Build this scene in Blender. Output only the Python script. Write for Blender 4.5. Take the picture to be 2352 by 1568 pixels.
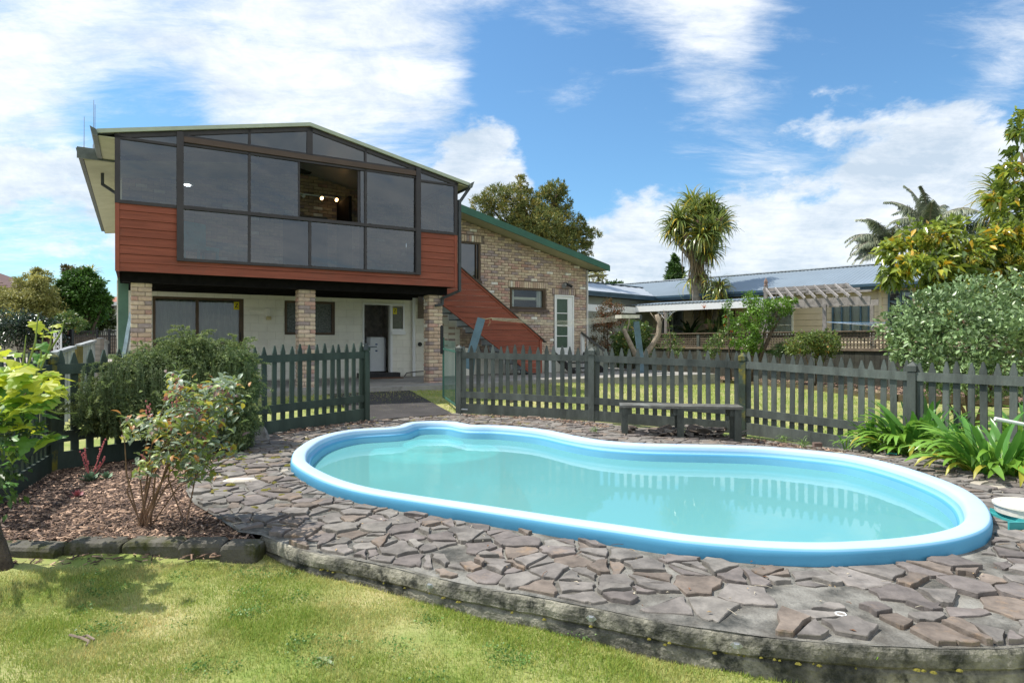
import bpy, math, random
import numpy as np
from mathutils import Vector, Matrix, Euler, geometry, noise
random.seed(7); rng = np.random.default_rng(7)
R = math.radians
for o in list(bpy.data.objects): bpy.data.objects.remove(o)
SC = bpy.context.scene; COL = SC.collection
# ------------------------------------------------------------ camera
cam = bpy.data.cameras.new('camera'); co = bpy.data.objects.new('camera', cam); COL.objects.link(co)
EYE = .98; FV = 1443.1
cam.sensor_width = 36; cam.lens = 22.09; cam.clip_start = .05; cam.clip_end = 3000
co.location = (0, 0, EYE); co.rotation_euler = (R(90), 0, 0); SC.camera = co
SC.view_settings.view_transform = 'Standard'; SC.view_settings.look = 'None'
SC.view_settings.exposure = 1.15; SC.view_settings.gamma = 1
SC.view_settings.use_curve_mapping = False
# ------------------------------------------------------------ sun and sky
SUN = Vector((-.50, .10, .86)).normalized()
el = math.asin(SUN.z); az = math.atan2(SUN.x, SUN.y)
sl = bpy.data.lights.new('sun', 'SUN'); sl.energy = 2.75; sl.angle = R(.6); sl.color = (1, .95, .87)
so = bpy.data.objects.new('sun', sl); COL.objects.link(so); so.rotation_euler = SUN.to_track_quat('Z', 'Y').to_euler()
W = bpy.data.worlds.new('World'); SC.world = W; W.use_nodes = True
nt = W.node_tree; nt.nodes.clear()
def N(t, **k):
    n = nt.nodes.new(t)
    for a, b in k.items(): setattr(n, a, b)
    return n
def L(a, b): nt.links.new(a, b)
def M_(op, a, b=None, c=None, clamp=False):
    n = N('ShaderNodeMath', operation=op, use_clamp=clamp)
    for i, q in enumerate((a, b, c)):
        if q is None: continue
        if isinstance(q, (int, float)): n.inputs[i].default_value = q
        else: L(q, n.inputs[i])
    return n.outputs[0]
sky = N('ShaderNodeTexSky', sky_type='NISHITA'); sky.sun_disc = False
sky.sun_elevation = el; sky.sun_rotation = az; sky.air_density = 1.1; sky.dust_density = .6; sky.ozone_density = 2.5
tc = N('ShaderNodeTexCoord'); D = tc.outputs['Generated']
def vec(x, y):   # direction through a point of the photograph (2352 px wide scale)
    return Vector(((x - 1176) / FV, 1, (784 - y) / FV)).normalized()
def lobe(d, a0, a1):
    n = N('ShaderNodeVectorMath', operation='DOT_PRODUCT'); L(D, n.inputs[0]); n.inputs[1].default_value = d
    m = N('ShaderNodeMapRange', interpolation_type='SMOOTHSTEP'); L(n.outputs['Value'], m.inputs[0])
    m.inputs[1].default_value = math.cos(R(a0)); m.inputs[2].default_value = math.cos(R(a1)); return m.outputs[0]
sep = N('ShaderNodeSeparateXYZ'); L(D, sep.inputs[0])
zz = M_('ADD', M_('MAXIMUM', sep.outputs[2], 0), .16)
cx = M_('DIVIDE', sep.outputs[0], zz); cy = M_('DIVIDE', sep.outputs[1], zz)
cmb = N('ShaderNodeCombineXYZ'); L(cx, cmb.inputs[0]); L(cy, cmb.inputs[1])
def tex(v, scale, detail, rough, dist=0, w=0):
    n = N('ShaderNodeTexNoise', noise_dimensions='4D'); L(v, n.inputs['Vector']); n.inputs['W'].default_value = w
    n.inputs['Scale'].default_value = scale; n.inputs['Detail'].default_value = detail
    n.inputs['Roughness'].default_value = rough; n.inputs['Distortion'].default_value = dist; return n.outputs['Fac']
# high cloud sheet (white masses and wisps)
mp = N('ShaderNodeMapping'); L(cmb.outputs[0], mp.inputs[0]); mp.inputs['Rotation'].default_value = (0, 0, R(28)); mp.inputs['Scale'].default_value = (.58, 1.35, 1)
high = M_('ADD', M_('MULTIPLY', tex(mp.outputs[0], 1.7, 12, .68, .5, 2.3), .6), M_('MULTIPLY', tex(mp.outputs[0], 6, 10, .70, .6, 5.0), .4))
acc = M_('MULTIPLY', lobe(Vector((.1, -1, .55)).normalized(), 88, 40), .42)  # extra unseen cloud behind the camera, added to grey the glass and brighten facades
for x, y, r0, r1, w in [(420, 80, 26, 2, .17), (120, 150, 14, 2, .16), (60, 420, 10, 2, .15), (780, 130, 13, 3, .15), (700, 240, 9, 2, .04), (1080, 60, 13, 2, .12), (1450, 70, 13, 3, .20),
                        (1750, 20, 9, 2, .18), (1300, 260, 11, 3, -.28), (1980, 130, 10, 3, -.3), (2120, 220, 8, 2, .14), (1820, 290, 8, 2, .16), (1560, 330, 8, 2, -.1), (2250, 50, 7, 1, .1),
                        (330, 265, 7, 1, -.22), (560, 215, 4, 1, .06), (1180, 180, 5, 1, -.1), (150, 600, 9, 2, -.1), (240, 350, 9, 2, -.1)]:
    acc = M_('ADD', acc, M_('MULTIPLY', lobe(vec(x, y), r0, r1), w))
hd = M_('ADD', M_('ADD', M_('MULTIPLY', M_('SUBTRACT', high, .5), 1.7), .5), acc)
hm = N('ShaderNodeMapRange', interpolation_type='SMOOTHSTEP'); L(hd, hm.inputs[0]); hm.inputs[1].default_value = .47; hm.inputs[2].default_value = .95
# low cumulus bank with crisp heads
mp2 = N('ShaderNodeMapping'); L(D, mp2.inputs[0]); mp2.inputs['Scale'].default_value = (1, 1, 1.9)
low0 = M_('ADD', M_('MULTIPLY', tex(mp2.outputs[0], 4.2, 12, .62, .25, 1.3), .6), M_('MULTIPLY', tex(mp2.outputs[0], 15, 8, .62, .1, 8.), .4))
low = M_('ADD', M_('MULTIPLY', M_('SUBTRACT', low0, .5), 1.35), .5)
band = N('ShaderNodeMapRange', interpolation_type='SMOOTHSTEP'); L(sep.outputs[2], band.inputs[0])
band.inputs[1].default_value = .36; band.inputs[2].default_value = .12; band.inputs[3].default_value = -.12; band.inputs[4].default_value = .10
acc = band.outputs[0]
for x, y, r0, r1, w in [(1130, 390, 6, 2, .26), (960, 400, 6, 2, .12), (2150, 470, 8, 3, .14), (1950, 520, 12, 4, .10), (1500, 550, 10, 4, .14), (1700, 600, 9, 3, .1), (1330, 380, 7, 2, -.22),
                        (1600, 380, 7, 2, -.12), (120, 480, 7, 3, .16), (120, 570, 5, 1, -.2), (60, 700, 9, 2, -.12)]:
    acc = M_('ADD', acc, M_('MULTIPLY', lobe(vec(x, y), r0, r1), w))
ld = M_('ADD', low, acc)
lm = N('ShaderNodeMapRange', interpolation_type='SMOOTHSTEP'); L(ld, lm.inputs[0]); lm.inputs[1].default_value = .50; lm.inputs[2].default_value = .66
# cloud brightness: sunlit white, grey where thick
gr = N('ShaderNodeMapRange'); L(M_('ADD', M_('ADD', M_('MULTIPLY', tex(mp2.outputs[0], 6.5, 12, .68, .4, 4.1), .7), M_('MULTIPLY', tex(mp.outputs[0], 7, 9, .68, .3, 7.7), .3)), M_('MULTIPLY', M_('SUBTRACT', ld, .12), .30)), gr.inputs[0])
gr.inputs[1].default_value = .55; gr.inputs[2].default_value = .78; gr.inputs[3].default_value = 1.0; gr.inputs[4].default_value = 0.0
cc = N('ShaderNodeMix', data_type='RGBA'); L(gr.outputs[0], cc.inputs[0])
CB = 4.9
cc.inputs[6].default_value = (.56 * CB, .66 * CB, .77 * CB, 1); cc.inputs[7].default_value = (.97 * CB, 1.0 * CB, 1.03 * CB, 1)
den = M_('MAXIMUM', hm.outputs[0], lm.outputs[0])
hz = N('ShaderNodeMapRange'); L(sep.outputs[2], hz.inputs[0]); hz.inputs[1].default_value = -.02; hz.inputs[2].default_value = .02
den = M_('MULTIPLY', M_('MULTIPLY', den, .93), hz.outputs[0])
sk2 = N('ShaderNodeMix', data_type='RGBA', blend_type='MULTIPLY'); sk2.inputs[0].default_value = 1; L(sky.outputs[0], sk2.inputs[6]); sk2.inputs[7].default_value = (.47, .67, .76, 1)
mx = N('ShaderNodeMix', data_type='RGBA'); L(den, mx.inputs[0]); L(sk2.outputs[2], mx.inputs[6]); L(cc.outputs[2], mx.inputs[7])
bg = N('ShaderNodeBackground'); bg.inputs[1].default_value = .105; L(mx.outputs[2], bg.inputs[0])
wo = N('ShaderNodeOutputWorld'); L(bg.outputs[0], wo.inputs[0])

# ------------------------------------------------------------ materials
MATS = {}
def mat(name, col, rough=.7, var=.25, scale=6, bump=.0, bscale=40, col2=None, metal=0, orand=0.0, hrand=0.0, spec=.4, coat=0, detail=6, dirt=None, stretch=None, tint=None, trans=0, mixlo=.35, mixhi=.65, emit=0):
    if name in MATS: return MATS[name]
    m = bpy.data.materials.new(name); m.use_nodes = True; n = m.node_tree; b = n.nodes['Principled BSDF']; out = n.nodes['Material Output']
    nn = n.nodes.new; lk = n.links.new
    b.inputs['Roughness'].default_value = rough; b.inputs['Metallic'].default_value = metal
    b.inputs['Specular IOR Level'].default_value = spec; b.inputs['Coat Weight'].default_value = coat
    geo = nn('ShaderNodeNewGeometry'); src = geo.outputs['Position']
    if stretch:
        mpn = nn('ShaderNodeMapping'); mpn.inputs['Scale'].default_value = stretch; lk(src, mpn.inputs[0]); srcs = mpn.outputs[0]
    else: srcs = src
    tx = nn('ShaderNodeTexNoise'); tx.inputs['Scale'].default_value = scale; tx.inputs['Detail'].default_value = detail; tx.inputs['Roughness'].default_value = .62; lk(srcs, tx.inputs['Vector'])
    mr = nn('ShaderNodeMapRange'); lk(tx.outputs['Fac'], mr.inputs[0]); mr.inputs[1].default_value = mixlo; mr.inputs[2].default_value = mixhi
    c2 = col2 or tuple(min(1, c * (1 + var)) for c in col); c1 = col if col2 else tuple(c * (1 - var) for c in col)
    mxn = nn('ShaderNodeMix'); mxn.data_type = 'RGBA'; lk(mr.outputs[0], mxn.inputs[0]); mxn.inputs[6].default_value = (*c1, 1); mxn.inputs[7].default_value = (*c2, 1)
    cur = mxn.outputs[2]
    if tint:      # ramp over a per-leaf random value
        at = nn('ShaderNodeAttribute'); at.attribute_name = 'tint'
        rp = nn('ShaderNodeValToRGB'); lk(at.outputs['Fac'], rp.inputs[0]); els = rp.color_ramp.elements
        while len(els) > 1: els.remove(els[-1])
        els[0].position = 0; els[0].color = (*tint[0][1], 1)
        for p, c in tint[1:]: e = els.new(p); e.color = (*c, 1)
        m2 = nn('ShaderNodeMix'); m2.data_type = 'RGBA'; m2.blend_type = 'MULTIPLY'; m2.inputs[0].default_value = 1
        lk(cur, m2.inputs[6]); lk(rp.outputs[0], m2.inputs[7]); cur = m2.outputs[2]
    if dirt:      # (colour, scale, lo, hi)
        t2 = nn('ShaderNodeTexNoise'); t2.inputs['Scale'].default_value = dirt[1]; t2.inputs['Detail'].default_value = 9; t2.inputs['Roughness'].default_value = .7; lk(src, t2.inputs['Vector'])
        m3 = nn('ShaderNodeMapRange'); lk(t2.outputs['Fac'], m3.inputs[0]); m3.inputs[1].default_value = dirt[2]; m3.inputs[2].default_value = dirt[3]
        m4 = nn('ShaderNodeMix'); m4.data_type = 'RGBA'; lk(m3.outputs[0], m4.inputs[0]); lk(cur, m4.inputs[6]); m4.inputs[7].default_value = (*dirt[0], 1); cur = m4.outputs[2]
    if orand or hrand:
        oi = nn('ShaderNodeObjectInfo'); hs = nn('ShaderNodeHueSaturation'); lk(cur, hs.inputs['Color'])
        a = nn('ShaderNodeMapRange'); lk(oi.outputs['Random'], a.inputs[0]); a.inputs[3].default_value = 1 - orand; a.inputs[4].default_value = 1 + orand; lk(a.outputs[0], hs.inputs['Value'])
        if hrand:
            q = nn('ShaderNodeMath'); q.operation = 'FRACT'; q2 = nn('ShaderNodeMath'); q2.operation = 'MULTIPLY'; q2.inputs[1].default_value = 7.31; lk(oi.outputs['Random'], q2.inputs[0]); lk(q2.outputs[0], q.inputs[0])
            a2 = nn('ShaderNodeMapRange'); lk(q.outputs[0], a2.inputs[0]); a2.inputs[3].default_value = .5 - hrand; a2.inputs[4].default_value = .5 + hrand; lk(a2.outputs[0], hs.inputs['Hue'])
        cur = hs.outputs[0]
    lk(cur, b.inputs['Base Color'])
    if bump:
        t3 = nn('ShaderNodeTexNoise'); t3.inputs['Scale'].default_value = bscale; t3.inputs['Detail'].default_value = 5; lk(srcs, t3.inputs['Vector'])
        bp = nn('ShaderNodeBump'); bp.inputs['Strength'].default_value = bump; bp.inputs['Distance'].default_value = .01; lk(t3.outputs['Fac'], bp.inputs['Height']); lk(bp.outputs[0], b.inputs['Normal'])
    if trans:
        tr = nn('ShaderNodeBsdfTranslucent'); lk(cur, tr.inputs[0]); ms = nn('ShaderNodeMixShader'); ms.inputs[0].default_value = trans
        lk(b.outputs[0], ms.inputs[1]); lk(tr.outputs[0], ms.inputs[2]); lk(ms.outputs[0], out.inputs[0])
    if emit:
        b.inputs['Emission Color'].default_value = (*col, 1); b.inputs['Emission Strength'].default_value = emit
    MATS[name] = m; return m
def glass(name, tintc, refl, rough=.01, bump=0):
    m = bpy.data.materials.new(name); m.use_nodes = True; n = m.node_tree; n.nodes.clear(); nn = n.nodes.new; lk = n.links.new
    t = nn('ShaderNodeBsdfTransparent'); t.inputs[0].default_value = (*tintc, 1); g = nn('ShaderNodeBsdfGlossy'); g.inputs[1].default_value = rough; g.inputs[0].default_value = (.93, .97, 1, 1)
    lw = nn('ShaderNodeFresnel'); lw.inputs[0].default_value = 1.5; a = nn('ShaderNodeMath'); a.operation = 'ADD'; a.use_clamp = True; a.inputs[1].default_value = refl; lk(lw.outputs[0], a.inputs[0])
    if bump:
        tx = nn('ShaderNodeTexVoronoi'); tx.inputs['Scale'].default_value = 60; bp = nn('ShaderNodeBump'); bp.inputs['Strength'].default_value = bump; bp.inputs['Distance'].default_value = .01
        geo = nn('ShaderNodeNewGeometry'); lk(geo.outputs['Position'], tx.inputs['Vector']); lk(tx.outputs['Distance'], bp.inputs['Height']); lk(bp.outputs[0], g.inputs['Normal'])
    ms = nn('ShaderNodeMixShader'); lk(a.outputs[0], ms.inputs[0]); lk(t.outputs[0], ms.inputs[1]); lk(g.outputs[0], ms.inputs[2]); o = nn('ShaderNodeOutputMaterial'); lk(ms.outputs[0], o.inputs[0]); return m

# ------------------------------------------------------------ mesh helpers
class MB:
    def __init__(s, off=(0, 0, 0)): s.v = []; s.f = []; s.m = []; s.o = Vector(off)
    def add(s, vs, fs, mi=0):
        b = len(s.v); s.v += [tuple(Vector(v) + s.o) for v in vs]; s.f += [tuple(b + i for i in f) for f in fs]; s.m += [mi] * len(fs); return s
    def box(s, a, b, mi=0, M=None):
        x0, y0, z0 = a; x1, y1, z1 = b
        vs = [(x0, y0, z0), (x1, y0, z0), (x1, y1, z0), (x0, y1, z0), (x0, y0, z1), (x1, y0, z1), (x1, y1, z1), (x0, y1, z1)]
        if M is not None: vs = [M @ Vector(v) for v in vs]
        return s.add(vs, [(0, 3, 2, 1), (4, 5, 6, 7), (0, 1, 5, 4), (1, 2, 6, 5), (2, 3, 7, 6), (3, 0, 4, 7)], mi)
    def bar(s, p, q, w, h, mi=0, up=(0, 0, 1)):    # beam from p to q, width w (sideways) and height h
        p = Vector(p); q = Vector(q); d = (q - p); l = d.length; d.normalize(); x = d.cross(Vector(up)); x = x.normalized() if x.length > 1e-5 else Vector((1, 0, 0)); y = x.cross(d)
        M = Matrix((x, d, y)).transposed().to_4x4(); M.translation = p
        return s.box((-w / 2, 0, -h / 2), (w / 2, l, h / 2), mi, M)
    def ext(s, poly, t0, t1, mi=0, ax=1):           # polygon in (x,z) extruded along y (ax=1), or (x,y) along z (ax=2)
        n = len(poly)
        if ax == 1: a = [(p[0], t0, p[1]) for p in poly]; b = [(p[0], t1, p[1]) for p in poly]
        elif ax == 2: a = [(p[0], p[1], t0) for p in poly]; b = [(p[0], p[1], t1) for p in poly]
        else: a = [(t0, p[0], p[1]) for p in poly]; b = [(t1, p[0], p[1]) for p in poly]
        return s.add(a + b, [tuple(range(n)), tuple(range(2 * n - 1, n - 1, -1))] + [(i, i + n, (i + 1) % n + n, (i + 1) % n) for i in range(n)], mi)
    def tube(s, pts, rad, k=8, mi=0, cap=True):
        pts = [Vector(p) for p in pts]; n = len(pts); rad = rad if isinstance(rad, (list, tuple)) else [rad] * n; vs = []; ref = None
        for i, p in enumerate(pts):
            d = (pts[min(i + 1, n - 1)] - pts[max(i - 1, 0)]).normalized()
            if ref is None: ref = d.orthogonal().normalized()
            ref = (ref - d * ref.dot(d)).normalized(); y = d.cross(ref)
            for j in range(k): a = 2 * math.pi * j / k; vs.append(p + (ref * math.cos(a) + y * math.sin(a)) * rad[i])
        fs = [(i * k + j, i * k + (j + 1) % k, (i + 1) * k + (j + 1) % k, (i + 1) * k + j) for i in range(n - 1) for j in range(k)]
        if cap: fs += [tuple(range(k - 1, -1, -1)), tuple((n - 1) * k + j for j in range(k))]
        return s.add(vs, fs, mi)
    def lathe(s, c, prof, k=24, mi=0):
        vs = [(c[0] + r * math.cos(2 * math.pi * j / k), c[1] + r * math.sin(2 * math.pi * j / k), c[2] + z) for r, z in prof for j in range(k)]; n = len(prof)
        return s.add(vs, [(i * k + j, i * k + (j + 1) % k, (i + 1) * k + (j + 1) % k, (i + 1) * k + j) for i in range(n - 1) for j in range(k)] + [tuple(range(k - 1, -1, -1)), tuple((n - 1) * k + j for j in range(k))], mi)
    def mesh(s, name, mats, smooth=False):
        me = bpy.data.meshes.new(name); me.from_pydata(s.v, [], s.f)
        for m in (mats if isinstance(mats, (list, tuple)) else [mats]): me.materials.append(m)
        if len(me.materials) > 1: me.polygons.foreach_set('material_index', s.m)
        if smooth: me.polygons.foreach_set('use_smooth', [True] * len(me.polygons))
        return me
def tag(o, label=None, cat=None, group=None, kind=None):
    if label: o['label'] = label
    if cat: o['category'] = cat
    if group: o['group'] = group
    if kind: o['kind'] = kind
    return o
def link(name, me, parent=None, loc=(0, 0, 0), rot=(0, 0, 0), sc=None):
    o = bpy.data.objects.new(name, me); COL.objects.link(o); o.location = loc; o.rotation_euler = rot
    if sc: o.scale = sc if isinstance(sc, tuple) else (sc,) * 3
    if parent: o.parent = parent
    return o
def root(name, label, cat, loc, rz=0, group=None):
    o = link(name, None, None, loc, (0, 0, rz)); o.empty_display_size = .2; return tag(o, label, cat, group)
def part(name, mb, m, parent, label=None, kind=None, smooth=False):
    return tag(link(name, mb.mesh(name, m, smooth), parent), label, None, None, kind)
def single(name, mb, m, label, cat, loc=(0, 0, 0), group=None, smooth=False, rz=0):
    return tag(link(name, mb.mesh(name, m, smooth), None, loc, (0, 0, rz)), label, cat, group)
def struct(name, mb, m, kind='structure', smooth=False):
    return tag(link(name, mb.mesh(name, m, smooth)), kind=kind)
def npmesh(name, V, F, m, tint=None, smooth=False):   # big triangle/quad mesh from arrays
    me = bpy.data.meshes.new(name); k = F.shape[1]; me.vertices.add(len(V)); me.vertices.foreach_set('co', V.astype(np.float32).ravel())
    me.loops.add(F.size); me.loops.foreach_set('vertex_index', F.astype(np.int32).ravel()); me.polygons.add(len(F))
    me.polygons.foreach_set('loop_start', np.arange(0, F.size, k, dtype=np.int32)); me.polygons.foreach_set('loop_total', np.full(len(F), k, dtype=np.int32))
    me.update(calc_edges=True)
    for q in (m if isinstance(m, (list, tuple)) else [m]): me.materials.append(q)
    if tint is not None:
        a = me.attributes.new('tint', 'FLOAT', 'POINT'); a.data.foreach_set('value', tint.astype(np.float32))
    if smooth: me.polygons.foreach_set('use_smooth', np.ones(len(F), dtype=bool))
    return me
# ------------------------------------------------------------ surveyed positions
def gp(x, y, z): d = (EYE - z) * FV / (y - 784); return Vector(((x - 1176) / FV * d, d, z))     # photo point lying at height z
def at(x, y, d): return Vector(((x - 1176) / FV * d, d, EYE + (784 - y) / FV * d))              # photo point at distance d
TH = math.atan2(.5135, .858)
def hw(s, t, z=0): return Vector((.858 * s - .5135 * t, .5135 * s + .858 * t, z))
def hs(X, Y): return (.858 * X + .5135 * Y, -.5135 * X + .858 * Y)
def sm(x): x = min(1, max(0, x)); return x * x * (3 - 2 * x)
def zdeck(X, Y): return -.26 - .05 * min(4, max(0, X - .5)) * sm((Y - 6) / 2.5) - .02 * sm((Y - 7) / 3)
def zback(X, Y):
    s, t = hs(X, Y); return -.30 - .045 * min(4.5, max(0, X - 1)) * (1 - sm((Y - 9) / 8)) + .2 * sm((t - 9.5) / 3.5) * (1 - sm((s - 9) / 5))
def zlawn(X, Y): return max(-.455, min(-.37, -.40 - .022 * (X + .5)))
def inpoly(px, py, poly):
    px = np.asarray(px); py = np.asarray(py); r = np.zeros(px.shape, bool); n = len(poly)
    for i in range(n):
        x0, y0 = poly[i][0], poly[i][1]; x1, y1 = poly[(i + 1) % n][0], poly[(i + 1) % n][1]
        if y0 == y1: continue
        c = ((y0 > py) != (y1 > py)) & (px < (x1 - x0) * (py - y0) / (y1 - y0) + x0); r ^= c
    return r
def sheet(name, outer, holes, zf, step, m, skirt=0, kind='structure', bumpy=0):
    pts = []; edges = []
    for lp in [outer] + holes:
        b = len(pts); pts += [Vector((p[0], p[1])) for p in lp]; edges += [(b + i, b + (i + 1) % len(lp)) for i in range(len(lp))]
    xs = [p[0] for p in outer]; ys = [p[1] for p in outer]
    gx, gy = np.meshgrid(np.arange(min(xs), max(xs), step), np.arange(min(ys), max(ys), step)); gx = gx.ravel(); gy = gy.ravel()
    ok = inpoly(gx, gy, outer)
    for h in holes: ok &= ~inpoly(gx, gy, h)
    pts += [Vector((a + random.uniform(-.2, .2) * step, b + random.uniform(-.2, .2) * step)) for a, b in zip(gx[ok], gy[ok])]
    vs, es, fs, *_ = geometry.delaunay_2d_cdt(pts, edges, [], 0, 1e-5)
    cx = np.array([sum(vs[i].x for i in f) / len(f) for f in fs]); cy = np.array([sum(vs[i].y for i in f) / len(f) for f in fs])
    ok = inpoly(cx, cy, outer)
    for h in holes: ok &= ~inpoly(cx, cy, h)
    mb = MB(); mb.v = [(v.x, v.y, zf(v.x, v.y) + (bumpy * noise.noise(Vector((v.x * 4, v.y * 4, 0))) if bumpy else 0)) for v in vs]
    mb.f = [tuple(f) for f, k in zip(fs, ok) if k]; mb.m = [0] * len(mb.f)
    if skirt:
        n = len(outer); b = len(mb.v); mb.v += [(p[0], p[1], zf(p[0], p[1]) + .0) for p in outer] + [(p[0], p[1], zf(p[0], p[1]) - skirt) for p in outer]
        mb.f += [(b + i, b + (i + 1) % n, b + n + (i + 1) % n, b + n + i) for i in range(n)]; mb.m += [0] * n
    o = tag(link(name, mb.mesh(name, m, True)), kind=kind); return o
def catmull(P, n, closed=True):
    P = [Vector(p) for p in P]; out = []; k = len(P)
    for i in range(k if closed else k - 1):
        p0, p1, p2, p3 = (P[(i + j - 1) % k] if closed else P[min(max(i + j - 1, 0), k - 1)] for j in range(4))
        for j in range(n):
            t = j / n; out.append(.5 * ((2 * p1) + (p2 - p0) * t + (2 * p0 - 5 * p1 + 4 * p2 - p3) * t * t + (3 * p1 - p0 - 3 * p2 + p3) * t ** 3))
    if not closed: out.append(P[-1])
    return out
# leaf clouds ------------------------------------------------
def leafcloud(blobs, n, L0, asp, clump=26, spread=.16, droop=.3, up=.4, shell=.55, fold=.25, seed=1):
    g = np.random.default_rng(seed); B = np.array(blobs, float); w = (B[:, 3] * B[:, 4] * B[:, 5]) ** (2 / 3); w /= w.sum()
    C = []; S = []; O = []
    for b, wi in zip(B, w):
        k = max(3, int(clump * wi * len(B))); d = g.normal(size=(k, 3)); d /= np.linalg.norm(d, axis=1)[:, None]; r = shell + (1 - shell) * g.random(k) ** .7 + g.normal(size=k) * .05
        c = b[:3] + d * r[:, None] * b[3:6]; C.append(c); S.append(np.full(k, (b[3] * b[4] * b[5]) ** (1 / 3) * spread)); O.append(d)
    C = np.vstack(C); S = np.concatenate(S); O = np.vstack(O); cl = g.random(len(C)); i = g.integers(0, len(C), n)
    P = C[i] + g.normal(size=(n, 3)) * S[i][:, None] * np.array([1, 1, .8]); o = O[i]
    d = g.normal(size=(n, 3)) * .8 + o * .9; d[:, 2] += up * .5 - droop; d /= np.linalg.norm(d, axis=1)[:, None]
    nrm = g.normal(size=(n, 3)) * .7 + o * .4; nrm[:, 2] += .8; x = np.cross(d, nrm); x /= np.linalg.norm(x, axis=1)[:, None] + 1e-9; y = np.cross(x, d)
    l = L0 * (.55 + .75 * g.random(n)); wd = l * asp
    v0 = P; v2 = P + d * l[:, None]; mid = P + d * (l * .48)[:, None] + y * (-fold * wd)[:, None]
    v1 = mid - x * (wd / 2)[:, None] + y * (fold * wd * 1.6)[:, None]; v3 = mid + x * (wd / 2)[:, None] + y * (fold * wd * 1.6)[:, None]
    v2 = v2 - np.array([0, 0, 1]) * (droop * l * .3)[:, None]
    V = np.stack([v0, v1, v2, v3], 1).reshape(-1, 3); k = np.arange(n) * 4
    F = np.stack([np.stack([k, k + 1, k + 2], 1), np.stack([k, k + 2, k + 3], 1)], 1).reshape(-1, 3)
    t = np.clip(.5 + (cl[i] - .5) * .6 + g.normal(size=n) * .2, 0, 1); return V, F, np.repeat(t, 4)
def straps(base, n, Lr, w, el0, el1, droop, seed, seg=5, az0=0, az1=2 * math.pi, jit=.03, wtip=.15):
    g = np.random.default_rng(seed); az = g.uniform(az0, az1, n); elv = g.uniform(el0, el1, n); l = g.uniform(Lr[0], Lr[1], n)
    V = []; hz = np.stack([np.cos(az), np.sin(az), np.zeros(n)], 1); sd = np.stack([-np.sin(az), np.cos(az), np.zeros(n)], 1); p = np.array(base, float) + g.normal(size=(n, 3)) * jit; e = elv.copy()
    tw = g.uniform(-.6, .6, n); sd = sd * np.cos(tw)[:, None] + np.array([0, 0, 1]) * np.sin(tw)[:, None]
    prof = [.5, 1, .95, .75, .5, wtip] if seg == 5 else list(np.linspace(1, wtip, seg + 1))
    for j in range(seg + 1):
        ww = w * prof[j]; V.append(p - sd * ww / 2); V.append(p + sd * ww / 2)
        p = p + (hz * np.cos(e)[:, None] + np.array([0, 0, 1]) * np.sin(e)[:, None]) * (l / seg)[:, None]; e = e - droop * g.uniform(.6, 1.4, n) / seg * (1 + j * .5)
    V = np.stack(V, 1).reshape(-1, 3); m = (seg + 1) * 2; b = np.arange(n) * m; F = []
    for j in range(seg): F.append(np.stack([b + 2 * j, b + 2 * j + 1, b + 2 * j + 3, b + 2 * j + 2], 1))
    return V, np.vstack(F), np.repeat(g.random(n), m)
def merge(lst):
    o = 0; Vs = []; Fs = []; Ts = []
    for V, F, T in lst: Vs.append(V); Fs.append(F + o); Ts.append(T); o += len(V)
    return np.vstack(Vs), np.vstack(Fs), np.concatenate(Ts)
def npart(name, VFT, m, parent, kind=None, label=None):
    V, F, T = VFT; V = V - np.array(parent.location if parent else (0, 0, 0)); return tag(link(name, npmesh(name, V, F, m, T), parent), label, None, None, kind)
def blob(x, y, rx, ry, d, rd=None): p = at(x, y, d); return (*p, rx / FV * d, (rd if rd else rx * 1.0) / FV * d, ry / FV * d)
# ------------------------------------------------------------ material palette
G_FENCE = mat('fence_green_paint', (.088, .100, .088), .62, .34, 5, .45, 60, orand=.22, dirt=((.10, .10, .085), 9, .60, .78), stretch=(1, 1, .25), spec=.3)
G_FENCE2 = mat('fence_bottle_paint', (.046, .066, .050), .55, .25, 5, .3, 60, orand=.14, dirt=((.075, .08, .06), 9, .62, .8), stretch=(1, 1, .25), spec=.3)
MOSSP = mat('mossy_post', (.045, .065, .045), .8, .3, 4, .4, 50, dirt=((.20, .17, .02), 5, .5, .64))
RED = mat('red_weatherboard', (.27, .080, .050), .72, .2, 3, .5, 70, orand=.09, dirt=((.22, .085, .06), 2.2, .52, .75), stretch=(.4, .4, 6), spec=.25)
REDT = mat('red_trim', (.28, .078, .048), .6, .12, 5, spec=.3)
DKBEAM = mat('black_stained_beam', (.008, .007, .007), .85, .4, 8, .3, spec=.15)
BRONZE = mat('dark_bronze_aluminium', (.040, .034, .036), .45, .2, 3, orand=.04, spec=.4, dirt=((.10, .095, .085), 14, .70, .85))
BROWNB = mat('brown_timber_beam', (.090, .058, .044), .6, .15, 4, .3, 50, stretch=(.6, .6, 4))
BROWNF = mat('brown_window_frame', (.085, .055, .030), .5, .2, 4)
CREAMW = mat('cream_block_paint', (.82, .80, .70), .75, .05, 3, .25, 30, orand=.025, spec=.25, dirt=((.56, .55, .46), 3.5, .60, .85))
MORTARW = mat('cream_joint', (.60, .58, .50), .85, .06, 5)
WHITE = mat('white_paint', (.80, .81, .80), .45, .03, 3, spec=.4)
CREAMT = mat('cream_fascia', (.42, .46, .37), .6, .08, 5, dirt=((.18, .2, .13), 20, .62, .8))
SOFFIT = mat('soffit_cream', (.42, .41, .28), .8, .08, 3)
GREENF = mat('green_fascia', (.032, .115, .075), .45, .1, 3, spec=.4)
GREENP = mat('green_post', (.10, .20, .145), .55, .15, 4)
ROOFD = mat('dark_roof_edge', (.045, .045, .04), .8, .3, 20, .3)
ROOFB = mat('blue_grey_steel', (.24, .29, .33), .42, .06, .7, spec=.5, metal=.1)
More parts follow.
